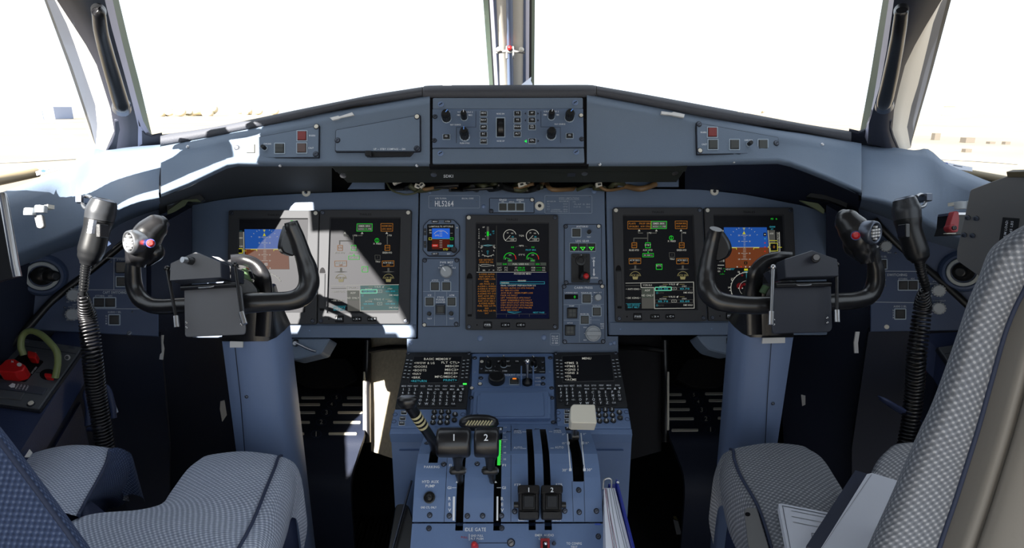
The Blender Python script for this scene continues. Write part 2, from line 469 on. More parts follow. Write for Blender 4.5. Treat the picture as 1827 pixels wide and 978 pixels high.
def knob(parent, S, x, y, r, H, M=None, crop=(0, 0, 1), mark=None, ang=0, skirt=1.25, name='knob', ribs=0, h0=0.0, bar=False):
    b = MB(S, crop); m = M or BTNB
    b.lathe(x, y, [(r * skirt, h0 + .0002), (r * skirt, h0 + .0012), (r * 1.02, h0 + .0022)], EDGE if m is BTNB else m, 20)
    b.lathe(x, y, [(r, h0 + .001), (r, h0 + H * .7), (r * .92, h0 + H * .93), (r * .8, h0 + H)], m, 20)
    X, Y = b.K(x, y); o, ex, ey, n, sc = S.frame(X, Y); sc /= crop[2]
    if ribs:
        for i in range(ribs):
            a = 2 * math.pi * i / ribs; d = ex * math.cos(a) + ey * math.sin(a); t = n.cross(d)
            b.solid(o + d * r * sc * 1.0 + n * (h0 + H * .4), d * r * sc * .09, t * r * sc * .13, n * H * .36, m)
    a = R(ang); d = ex * math.sin(a) + ey * math.cos(a); t = n.cross(d)
    if bar: b.solid(o + n * (h0 + H * 1.15), d * r * sc * 1.0, t * r * sc * .28, n * H * .25, m, .15)
    if mark: b.solid(o + d * r * sc * (.5 if not bar else .55) + n * (h0 + H * (1.005 if not bar else 1.41)), d * r * sc * .38, t * r * sc * .1, n * .0004, mark)
    return b.build(name, parent)
# ================================================================== THE SETTING
MP = Prof([(300, 1.388), (630, 1.339)])                       # main instrument panel, leaning back
def lerp(a, b, t): return a + (b - a) * t
def mirror_px(l): return [(1821 - a[0],) + tuple(a[1:]) for a in l]
# ---- floor, front bulkhead, ceiling, rear wall
def quad(name, pts, M, thick=None, kind=True):
    b = MB(); b.loft([pts[:2], [pts[3], pts[2]]], M, smooth=False, thick=thick); o = b.build(name)
    return struct(o) if kind else o
V = Vector
CABIN = mat('cabin_lining_grey', (120, 124, 132), 0.7)
CARPET = mat('cockpit_floor_dark', (20, 21, 25), 0.8, bump=0.5, bscale=200)
quad('floor', [V((-1.15, -1.3, 0)), V((1.15, -1.3, 0)), V((1.15, 2.3, 0)), V((-1.15, 2.3, 0))], CARPET, V((0, 0, -.05)))
quad('wall_front', [V((-1.15, 2.2, 0)), V((1.15, 2.2, 0)), V((1.15, 1.85, .98)), V((-1.15, 1.85, .98))], DARK, V((0, .04, 0)))
# roof: from the windscreen header back over the seats
cb = MB()
cb.loft([[V((-.66, 1.0, 1.41)), V((0, 1.36, 1.55)), V((.66, 1.0, 1.41))], [V((-.75, .70, 1.41)), V((0, .95, 1.68)), V((.75, .70, 1.41))], [V((-.78, .50, 1.56)), V((0, .62, 1.76)), V((.78, .50, 1.56))],
         [V((-.78, .2, 1.60)), V((0, .2, 1.80)), V((.78, .2, 1.60))], [V((-.86, -1.2, 1.66)), V((0, -1.2, 1.82)), V((.86, -1.2, 1.66))]], CABIN, thick=V((0, 0, .05)))
struct(cb.build('ceiling'))
for side, sg in (('left', -1), ('right', 1)):
    b = MB()
    if side == 'left': b.loft([[V((sg * .74, .06, 1.64)), V((sg * .8, -1.2, 1.68))], [V((sg * .93, .06, 1.15)), V((sg * 1.0, -1.2, 1.2))], [V((sg * 1.0, .3, .95)), V((sg * 1.05, -1.2, .9))]], CABIN, thick=V((sg * .05, 0, 0)))
    b.loft([[V((sg * 1.0, .3, .95)), V((sg * 1.05, -1.2, .9))], [V((sg * 1.05, .3, 0)), V((sg * 1.05, -1.2, 0))]], CABIN, thick=V((sg * .05, 0, 0)))
    b.loft([[V((sg * .94, 2.2, 1.05)), V((sg * .93, .3, 1.04))], [V((sg * 1.06, 2.2, 0)), V((sg * 1.06, .3, 0))]], LINER, thick=V((sg * .05, 0, 0)))
    b.loft([[V((sg * .68, 1.38, 1.0)), V((sg * 1.06, 1.36, 1.0))], [V((sg * .68, 1.95, .97)), V((sg * 1.06, 1.95, .97))]], DARK, thick=V((0, 0, .02)))
    struct(b.build('wall_' + side))

# ---- window posts: edges run down the picture, each strip has its own distance
def edge_pts(e, n, top):
    """a post edge resampled, carried on upward beyond the frame"""
    (x0, y0), (x1, y1) = e[0], e[1]
    q = [(x0 + (x1 - x0) * (top - y0) / (y1 - y0), top)] + list(e)
    L = [0]
    for i in range(1, len(q)): L.append(L[-1] + math.dist(q[i], q[i - 1]))
    out = []
    for k in range(n):
        s_ = L[-1] * k / (n - 1); i = 1
        while i < len(q) - 1 and L[i] < s_: i += 1
        t = (s_ - L[i - 1]) / (L[i] - L[i - 1]); out.append((lerp(q[i - 1][0], q[i][0], t), lerp(q[i - 1][1], q[i][1], t)))
    return out
def post(name, edges, offs, mats_names, Df, top, n=16, main=None):
    E = [edge_pts(e, n, top) for e in edges]
    strips = []
    for i, (M, nm, mid) in enumerate(mats_names):
        a, c = E[i], E[i + 1]; rows = []
        for k in range(n):
            pa = P(a[k][0], a[k][1], Df(a[k][1]) + offs[i]); pc = P(c[k][0], c[k][1], Df(c[k][1]) + offs[i + 1])
            if mid: 
                mx, my = (a[k][0] + c[k][0]) / 2, (a[k][1] + c[k][1]) / 2
                rows.append([pa, P((a[k][0] * 3 + c[k][0]) / 4, (a[k][1] * 3 + c[k][1]) / 4, Df(my) + (offs[i] * 3 + offs[i + 1]) / 4 + mid * .75), P(mx, my, Df(my) + (offs[i] + offs[i + 1]) / 2 + mid),
                             P((a[k][0] + c[k][0] * 3) / 4, (a[k][1] + c[k][1] * 3) / 4, Df(my) + (offs[i] + offs[i + 1] * 3) / 4 + mid * .75), pc])
            else: rows.append([pa, pc])
        strips.append((nm, M, rows))
    root = None
    for nm, M, rows in sorted(strips, key=lambda s: s[0] != main):
        b = MB(); b.loft(rows, M, thick=lambda v: (v - EYE).normalized() * .02)
        o = b.build(name if root is None else nm, root)
        if root is None: root = struct(o)
    return root
PD = lambda y: 1.0 + y * .00127
LE = [[(79, 0), (125, 125), (169, 256)], [(83.5, 0), (130, 123), (173, 258)], [(98, 0), (116, 34), (135, 84), (152, 135), (169, 182), (175, 209), (171, 262)],
      [(101, 0), (135, 52), (169, 105), (186, 159), (202, 209), (204, 233), (187, 271)],
      [(187, 0), (202, 61), (223, 135), (241, 202), (248, 233), (246, 262)],
      [(201, 0), (216, 67), (236, 145), (253, 209), (263, 233), (286, 243)],
      [(212, 0), (233, 88), (250, 152), (270, 237)]]
LE[5] = [(201, 0), (216, 67), (236, 145), (253, 209), (262, 233), (272, 246)]
off7 = [.05, .045, .03, 0, -.004, .02, .05]
S7 = [(GASK, 'window_seal', 0), (POSTL, 'reveal', 0), (BEIGE, 'beige_liner', -.004), (POSTD, 'core', -.012), (LILAC, 'edge_strip', 0), (SEAL, 'windscreen_seal', 0)]
post('trim_1', LE, off7, S7, PD, -260, main='core')
RE = [[(1697, 0), (1663, 128), (1625, 259)], [(1690, 0), (1673, 67), (1653, 148), (1636, 209), (1621, 254)], [(1681.5, 0), (1670, 20), (1656, 78), (1639, 148), (1622, 202), (1618, 229), (1625, 264)],
      [(1680, 0), (1649, 51), (1617, 108), (1602, 165), (1589, 223), (1594, 243), (1607, 271)],
      [(1595, 0), (1582, 91), (1568, 162), (1556, 199), (1549, 225), (1548, 256)],
      [(1586, 0), (1573, 84), (1560, 169), (1549, 221), (1540, 238)], [(1575, 0), (1565, 61), (1553, 135), (1535, 232)]]
S7r = [(GASK, 'window_seal', 0), (POSTL, 'reveal', 0), (BEIGE, 'beige_liner', -.004), (POSTD, 'core', -.012), (LILAC, 'edge_strip', 0), (SEAL, 'windscreen_seal', 0)]
post('trim_2', RE, off7, S7r, PD, -260, main='core')
for nm, S_, pl in (('trim_10', Flat((287, 250, 1.335), (205, 250, 1.305), (243, 205, 1.262)), [(289, 239), (272, 242.5), (260, 238), (251, 226), (243, 203), (204, 215), (204, 238), (199, 252), (186, 274), (246, 266), (291, 264)]),
                   ('trim_11', Flat((1517, 245, 1.335), (1600, 245, 1.305), (1560, 205, 1.262)), [(1515, 232), (1532, 236), (1542, 233), (1549, 221), (1555, 198), (1592, 215), (1590, 225), (1595, 245), (1608, 274), (1560, 266), (1512, 258)])):
    b = MB(S_); b.plate(pl, -.004, .002, POSTD, 1.5); struct(b.build(nm))
CE_ = [(862, 873.5), (871, 880), (873.5, 883), (880, 889), (885.5, 891.5), (903, 905.5), (915, 916), (934, 933), (938, 938), (944.7, 943.9), (948.8, 948), (954.5, 953)]
CDf = lambda y: 1.37 + (y + 0) * .0019
post('trim_3', [[(a, 0), (c, 158)] for a, c in CE_], [.05, .04, .036, .012, .015, -.004, -.004, .015, .012, .036, .04, .05],
     [(SEAL, 'seal', 0), (GASK, 'gasket', 0), (LILAC, 'edge_strip', -.004), (PALEB, 'edge_strip', 0), (BEIGE, 'beige_liner', -.006), (PALEB, 'core', -.008), (BEIGE, 'beige_liner', -.006),
      (PALEB, 'edge_strip', 0), (LILAC, 'edge_strip', -.004), (GASK, 'gasket', 0), (SEAL, 'seal', 0)], CDf, -150, n=10, main='core')

# unseen side window uprights, added to shade the sill and post
for nm, sg in (('trim_8', -1), ('trim_9', 1)):
    b = MB(); b.prism([V((sg * x, y, 1.02)) for x, y in ((.955, 1.06), (.955, .93), (.915, .93), (.915, 1.06))], [V((sg * x, y, 1.42)) for x, y in ((.80, .97), (.80, .83), (.76, .83), (.76, .97))], POSTD); struct(b.build(nm))
# ---- windows
def pane(name, pts):
    b = MB(); b.add(pts, [tuple(range(len(pts)))], GLASS)
    return struct(b.build(name))
pane('window_1', [P(268, 242, 1.41), P(872, 156, 1.73), V((-.05, 1.36, 1.55)), V((-.6, 1.0, 1.5))])
pane('window_2', [P(953, 156, 1.73), P(1540, 236, 1.41), V((.6, 1.0, 1.5)), V((.05, 1.36, 1.55))])
pane('window_3', [P(167, 262, 1.37), V((-.66, 1.0, 1.44)), V((-.76, .08, 1.63)), V((-.95, .08, 1.0))])
pane('window_4', [P(1626, 262, 1.37), V((.66, 1.0, 1.44)), V((.76, .08, 1.63)), V((.95, .08, 1.0))])

# ---- sill under the side windows and the side wall below it
SA = [(290, 258, 1.33), (235, 262, 1.325), (190, 268, 1.31), (165, 266, 1.30), (135, 290, 1.25), (100, 306, 1.216), (40, 330, 1.13), (-60, 365, 1.017), (-260, 430, .843), (-520, 520, .7)]
SF = [(288, 285, 1.30), (240, 290, 1.29), (196, 297, 1.27), (165, 308, 1.245), (135, 322, 1.20), (100, 338, 1.16), (40, 362, 1.085), (-60, 400, .99), (-260, 480, .815), (-520, 600, .67)]
SB = [(284, 352, 1.14), (245, 360, 1.125), (209, 373, 1.125), (180, 389, 1.14), (155, 403, 1.155), (95, 428, 1.125), (43, 446, 1.085), (-60, 490, .98), (-260, 600, .815), (-520, 740, .64)]
SU = [(288, 372, 1.34), (250, 385, 1.33), (214, 400, 1.30), (186, 420, 1.285), (160, 432, 1.27), (100, 450, 1.24), (50, 470, 1.2), (-60, 515, 1.08), (-260, 640, .92), (-520, 800, .75)]
def sill(name, f):
    rows = [[P(*(f(a))) for a in r_] for r_ in (SA, SF, SB, SU)]
    out = [p + Vector((0.02 * (-1 if p.x < 0 else 1), .02, -.03)) for p in rows[0]]
    def mid(a, c, t, push): return [x.lerp(y, t) + push for x, y in zip(a, c)]
    up_ = UP * .006
    R_ = [out, rows[0], mid(rows[0], rows[1], .5, up_ * .6), rows[1], mid(rows[1], rows[2], .5, -FW * .004), mid(rows[1], rows[2], .93, -FW * .002), rows[2], mid(rows[2], rows[3], .06, UP * -.004), rows[3]]
    b = MB(); b.loft(R_, SILL, smooth=True, sub=3)
    return struct(b.build(name))
sill('trim_4', lambda a: a)
sill('trim_5', lambda a: (1821 - a[0],) + a[1:])
# outer rail of the side windows with its small sticker
for nm, pts, sgn in (('trim_6', [(66, 308, 1.36), (0, 322, 1.28), (-140, 350, 1.1), (-300, 380, .95)], -1), ('trim_7', [(1690, 303, 1.36), (1735, 312, 1.30), (1827, 329, 1.2), (1990, 360, 1.05)], 1)):
    b = MB(); b.sweep([P(*a) for a in pts], [.010] * 4, mat('window_rail_tan', (120, 108, 84), .5), sub=4); struct(b.build(nm))

# ---- side wall fields under the sills
SWL = Flat((283, 420, 1.35), (60, 575, 1.245), (43, 446, 1.225)); SWR = Flat((1538, 420, 1.35), (1761, 575, 1.245), (1778, 446, 1.225))
wl = [(300, 360), (296, 423), (215, 440), (160, 484), (94, 536), (43, 593), (-150, 760), (-400, 900), (-400, 560), (-60, 440), (43, 415), (155, 370), (209, 345)]
for nm, S_, pl in (('wall_left_panel', SWL, wl), ('wall_right_panel', SWR, mirror_px(wl))):
    b = MB(S_); b.plate(pl, -.02, 0, NAVY); struct(b.build(nm.replace('_panel', '_upper')))
# dark lining under the switch panels and beside the columns
LWL = Flat((283, 600, 1.335), (303, 980, 1.5), (60, 590, 1.245)); LWR = Flat((1548, 592, 1.335), (1530, 980, 1.5), (1765, 590, 1.245))
for nm, S_, pl in (('wall_left_lower', LWL, [(286, 600), (303, 800), (300, 1300), (-300, 1300), (-300, 560), (60, 583)]), ('wall_right_lower', LWR, [(1550, 592), (1520, 800), (1520, 1300), (2100, 1300), (2100, 560), (1761, 583)])):
    b = MB(S_); b.plate(pl, -.02, 0, LINER); struct(b.build(nm))
for nm, S_, pl in (('wall_left_footwell', Flat((283, 600, 1.36), (283, 980, 1.6), (480, 600, 1.62)), [(270, 410), (342, 370), (342, 600), (430, 600), (400, 1300), (270, 1300)]),
                   ('wall_right_footwell', Flat((1548, 600, 1.36), (1548, 980, 1.6), (1350, 600, 1.62)), [(1552, 410), (1474, 366), (1474, 600), (1390, 600), (1420, 1300), (1552, 1300)])):
    b = MB(S_); b.plate(pl, -.02, 0, LINER); struct(b.build(nm))

# ---- ground and far things outside
gm = mat('airfield_ground', (122, 113, 98), 0.9, mott=0.2, mscale=0.05)
quad('ground', [V((-300, -60, -2.2)), V((300, -60, -2.2)), V((300, 500, -2.2)), V((-300, 500, -2.2))], gm)
def far_box(name, label, cat, px, base_y, w_px, h_px, M, depth=.5, extra=None):
    r = ray(px, base_y); t = (-2.2 - EYE.z) / r.z; o = EYE + r * t; sc = t / F
    b = MB(); w, h = w_px * sc, h_px * sc
    b.solid(o + V((0, w * depth, h / 2)), V((w / 2, 0, 0)), V((0, w * depth, 0)), V((0, 0, h / 2)), M, .04)
    if extra == 'roof':
        b.prism([o + V((-w * .52, -.02 * w, h)), o + V((w * .52, -.02 * w, h)), o + V((0, -.02 * w, h * 1.35))], [o + V((-w * .52, w * depth * 2, h)), o + V((w * .52, w * depth * 2, h)), o + V((0, w * depth * 2, h * 1.35))], M)
    if extra == 'door':
        b.solid(o + V((w * .1, -.01 * w, h * .35)), V((w * .2, 0, 0)), V((0, .01 * w, 0)), V((0, 0, h * .35)), PAPER)
    return tag(b.build(name), label, cat)
hz = mat('hazy_blue_cladding', (150, 160, 186), .8); hz2 = mat('hazy_tan_cladding', (196, 178, 156), .8); hzg = mat('hazed_dry_scrub', (206, 196, 170), .9, mott=.15, mscale=.4); hzd = mat('hazed_dark_plastic', (84, 78, 70), .8)  # far colours paled to put the haze into them
far_box('hangar', 'long pale blue hangar with a white door far beyond the sunlit side window', 'building', 48, 213, 100, 22, hz, .25, 'door')
far_box('hangar', 'low tan shed on the horizon seen through the shaded side window', 'building', 1722, 206, 40, 16, hz2, .4, 'roof')
for i, (px, by, w, h, lb) in enumerate(((300, 208, 56, 18, 'broad clump of dry scrub far out beside the sunlit window post'), (352, 207, 44, 22, 'taller rounded clump of dry scrub far beyond the sunlit windscreen'),
                                    (455, 205, 60, 13, 'low spread of dry scrub farthest out, above the sunlit end of the glareshield'), (1345, 203, 50, 10, 'low dry scrub on the horizon over the shaded glareshield wing'))):
    r = ray(px, by); t = (-2.2 - EYE.z) / r.z; o = EYE + r * t; sc = t / F; b = MB()
    for k in range(9):
        b.ball(o + V((random.uniform(-.5, .5) * w * sc, random.uniform(0, .5) * w * sc, random.uniform(.2, .6) * h * sc)), h * sc * random.uniform(.3, .5), hzg, 10, 6, (1.5, 1, 1))
    tag(b.build('scrub_clump'), lb, 'bush', 'scrub on the horizon')
for i, (px, by, w, h, lb) in enumerate(((1672, 250, 10, 12, 'upright dark barrier outside the shaded side window, nearest the post'), (1731, 255, 16, 9, 'wide dark barrier outside the shaded side window, largest of the row'),
                                    (1728, 272, 11, 6, 'small low barrier outside the shaded side window, just above the wiper'), (1771, 257, 10, 4, 'flat dark barrier outside the shaded side window, between two others'), (1798, 258, 9, 5, 'small dark barrier outside nearest the upper edge of the grey plate'))):
    far_box('barrier', lb, 'barrier', px, by, w, h, hzd, .5)
# ================================================================== MAIN INSTRUMENT PANEL
panel = thing('instrument_panel', 'wide grey blue main instrument panel carrying the display screens under the glareshield', 'instrument panel', MP.base(913, 470))
top_l = [(342, 366), (395, 356), (450, 350), (545, 345), (660, 341), (746.5, 339)]
b = MB(MP)
b.plate(rpoly(top_l + [(744.5, 470), (742.5, 602.5), (470, 602.5), (342, 602.5)], 2, 1), -.012, 0, PANEL, .8)
b.plate(rrect(470, 580, 742, 603), -.002, .003, PANEL, 1.2)
b.build('panel_section', panel)
b = MB(MP)
b.plate([(749.5, 337.5), (1078.5, 335), (1081, 470), (1083.5, 600), (1103, 600), (1103, 629.5), (726, 630.5), (726, 604.5), (745.5, 604.5), (747.5, 470)], -.012, .001, PANEL, .8)
b.build('panel_section', panel)
b = MB(MP)
top_r = [(1081.5, 336), (1250, 338), (1330, 347), (1430, 366), (1474, 379)]
b.plate(rpoly(top_r + [(1476, 598), (1086, 598), (1084, 470)], 2, 1), -.012, 0, PANEL, .8)
b.plate(rrect(1087, 575, 1350, 598), -.002, .003, PANEL, 1.2)
b.build('panel_section', panel)
b = MB(MP); b.plate([(1475, 372), (1545, 400), (1540, 459), (1486, 460)], -.02, -.006, CONS, 2); b.build('side_cover', panel)
b = MB(MP); b.plate([(285, 400), (341, 372), (341, 470), (290, 470)], -.03, -.014, PANEL, 2); b.build('side_cover', panel)
# placards (crop frame of the centre panel)
C3 = (740, 330, 3.26)
b = MB(MP, C3); b.plate(rrect(82, 64, 378, 136, 6), .001, .0018, PANEL, 1); b.frame_line(rrect(82, 64, 378, 136, 6), 2, .0021, EDGE)
b.text('ATR 72-500A', 152, 80, 8, WHITE, 66, z=.0022); b.text('SELCAL CODE', 308, 80, 8, WHITE, 68, z=.0022); b.text('HL5264', 172, 110, 32, WHITE, 108, z=.0022)
for x, y in ((95, 99), (360, 99)): b.lathe(x, y, [(3, .0018), (3, .0026), (.01, .003)], STEELD, 8)
b.build('registration_placard', panel)
b = MB(MP, C3); b.plate(rrect(756, 63, 1030, 166, 6), .001, .0018, PANEL, 1); b.frame_line(rrect(756, 63, 1030, 166, 6), 2, .0021, EDGE)
tg = mat('dim_lettering', (150, 160, 172), .6)
b.text('SPEED LIMITATIONS', 896, 79, 10, tg, 118, z=.0022); b.line([(838, 88), (956, 88)], 1.5, .0022, tg)
for x, y, t, w in ((794, 97, 'MINIMUM', 50), (866, 97, 'MAXIMUM', 52), (776, 112, 'VS', 14), (776, 127, 'VLE', 16), (776, 142, 'VLO', 16), (820, 145, 'LOWERING', 52), (824, 156, 'RETRACTING', 66), (876, 112, 'KIAS', 24),
                   (876, 128, '170', 24), (876, 144, '180', 24), (876, 156, '160', 24), (926, 100, 'VFE', 18), (958, 114, 'FLAP 15', 60), (944, 129, 'FLAP 30', 40), (1008, 114, '180', 22), (1008, 130, '150', 22)):
    b.text(t, x, y, 8, tg, w, z=.0022)
b.line([(897, 92), (897, 164)], 1.6, .0022, tg)
for x, y in ((768, 70), (1018, 70), (768, 158), (1018, 158)): b.lathe(x, y, [(3, .0018), (3, .0026), (.01, .003)], STEELD, 8)
b.build('speed_placard', panel)
b = MB(MP, C3); b.plate(rrect(788, 864, 842, 932, 6), .001, .0018, PANEL, 1); b.frame_line(rrect(788, 864, 842, 932, 6), 2, .0021, EDGE)
for i, t in enumerate(('PULL UP', 'OR DOWN', 'TO', '35 MM')): b.text(t, 815, 881 + i * 13, 8, WHITE, 36, z=.0022)
b.build('small_placard', panel)
for x, y, r in ((400, 126, 13), (88, 44, 11), (1043, 38, 15), (380, 893, 18), (751, 888, 18), (1140, 925, 12)): dome(panel, MP, x, y, r, C3)
for x, y in ((721, 593), (733, 612), (1106.5, 587.5), (1269, 587), (553, 590), (545, 345.5), (1096, 612)): dome(panel, MP, x, y, 4.2)
# big pale washers on the panel top
for x, y, r in ((962.6, 368, 8.2), (547, 344, 7.5), (1274, 342, 7.5)):
    MB(MP).lathe(x, y, [(r, .001), (r, .0035), (r * .85, .0045), (r * .4, .0045), (r * .36, .003), (.01, .003)], OFFW, 20, mats=[OFFW, OFFW, OFFW, STEELD, LINEK]).build('panel_washer', panel)

# ---------------------------------------------------------------- the five display screens
def quadmap(q):
    """unit square -> the picture quad TL TR BR BL"""
    (x0, y0), (x1, y1), (x2, y2), (x3, y3) = q
    return lambda u, v: ((x0 * (1 - u) + x1 * u) * (1 - v) + (x3 * (1 - u) + x2 * u) * v, (y0 * (1 - u) + y1 * u) * (1 - v) + (y3 * (1 - u) + y2 * u) * v)
def display(label, bez, scr, white, gfx, crop, pw=True):
    cx = sum(p[0] for p in bez) / 4; cy = sum(p[1] for p in bez) / 4
    t = thing('display_unit', label, 'display screen', MP.pt(cx, cy, 0), 'large display screens on the main panel')
    # bezel: a frame with a sunk screen
    b = MB(MP); B = rpoly(bez, 6, 3); n = 4
    H = .011
    o4 = rpoly(bez, 4, 4); i4 = rpoly(inset(bez, 1.3), 4, 4); s4 = rpoly(scr, 1.5, 4); s5 = rpoly(inset(scr, 1.6), 1.5, 4)
    def rg(p, h): return [MP.pt(x, y, h) for x, y in p]
    rings = [rg(o4, .001), rg(o4, H - .0012), rg(i4, H), rg(s4, H), rg(s5, H - .005)]
    m = len(o4); vs = [v for r_ in rings for v in r_]
    b.add(vs, [(k * m + (i + 1) % m, k * m + i, (k + 1) * m + i, (k + 1) * m + (i + 1) % m) for k in range(4) for i in range(m)], BEZEL)
    b.build('bezel', t)
    b = MB(MP); b.fill(s5, H - .0048, SCREEN); sc_ = b.build('screen', t)
    g = MB(MP, crop); g.z = H - .0042; gfx(g, quadmap(scr)); g.build('screen_symbols', sc_)
    q = quadmap(bez)
    x, y = q(.5, .042); MB(MP).text('THALES', x, y, 3.4, DARK, 21, z=H + .0003).build('maker_lettering', t)
    for u, v in ((.035, .026), (.965, .026), (.04, .972), (.96, .972)):
        x, y = q(u, v); w = (round(u), round(v)) == white
        screw(t, MP, x, y, 3.6 if w else 3.2, M=OFFW if w else STEELD, slot=not w, h=H - .001)
    x, y = q(.24, .957); button(t, MP, x, y, 12.5, 9.5, BTNB, rim=True, txt='PWR', th=3.4, h0=H - .0005, up=.004, name='power_button', rimM=DARK)
    for u, tx in ((.43, '- X'), (.595, '- C')):
        x, y = q(u, .957); b = MB(MP); b.box(x - 8, y - 3.8, x + 8, y + 3.8, H - .0005, H + .0012, DARK, 1)
        b.box(x - 6.8, y - 2.8, x + 2.6, y + 2.8, H + .0012, H + .0032, BTNB, 1, .8); b.box(x + 2.8, y - 2.8, x + 6.8, y + 2.8, H + .0012, H + .0026, KEYB, 1, .8)
        b.text(tx, x - 2, y, 3.2, WHITE, 8, z=H + .0035); b.text('+', x + 5, y, 3, WHITE, 3, z=H + .003); b.build('rocker_switch', t)
    for u, v in ((.125, .957), (.95, .957)):
        x, y = q(u, v); MB(MP).lathe(x, y, [(1.3, H), (1.3, H + .0006), (.01, H + .0006)], DARK, 10).build('light_sensor', t)
    b = MB(MP)
    (x0, y0), (x1, y1) = q(.045, .56), q(.045, .865)
    b.plate([(x0 - 5, y0), (x0 + 5.4, y0), (x1 + 5.4, y1), (x1 - 5, y1)], H - .0005, H + .0022, BEZEL, 1.2)
    b.plate(circ(x0, y0 - 1, 5.2, 10, 10, 180, 360), H - .0004, H + .0003, DARK); b.box(x1 - 3.5, y1, x1 + 4, y1 + 4, H - .0004, H + .0006, DARK, 1)
    b.build('cursor_latch', t)
    return t
def gl(b, pts, w, M): b.line(pts, w, b.z + .0002, M)
def gt(b, t, x, y, h, M, w=None, al=0): b.text(t, x, y, h, M, w, z=b.z + .0003, align=al)
def gf(b, poly, M, k=0): b.fill(poly, b.z + .00006 * k, M)
def arc(x, y, r, a0, a1, n=24): return circ(x, y, r, n, None, a0, a1)
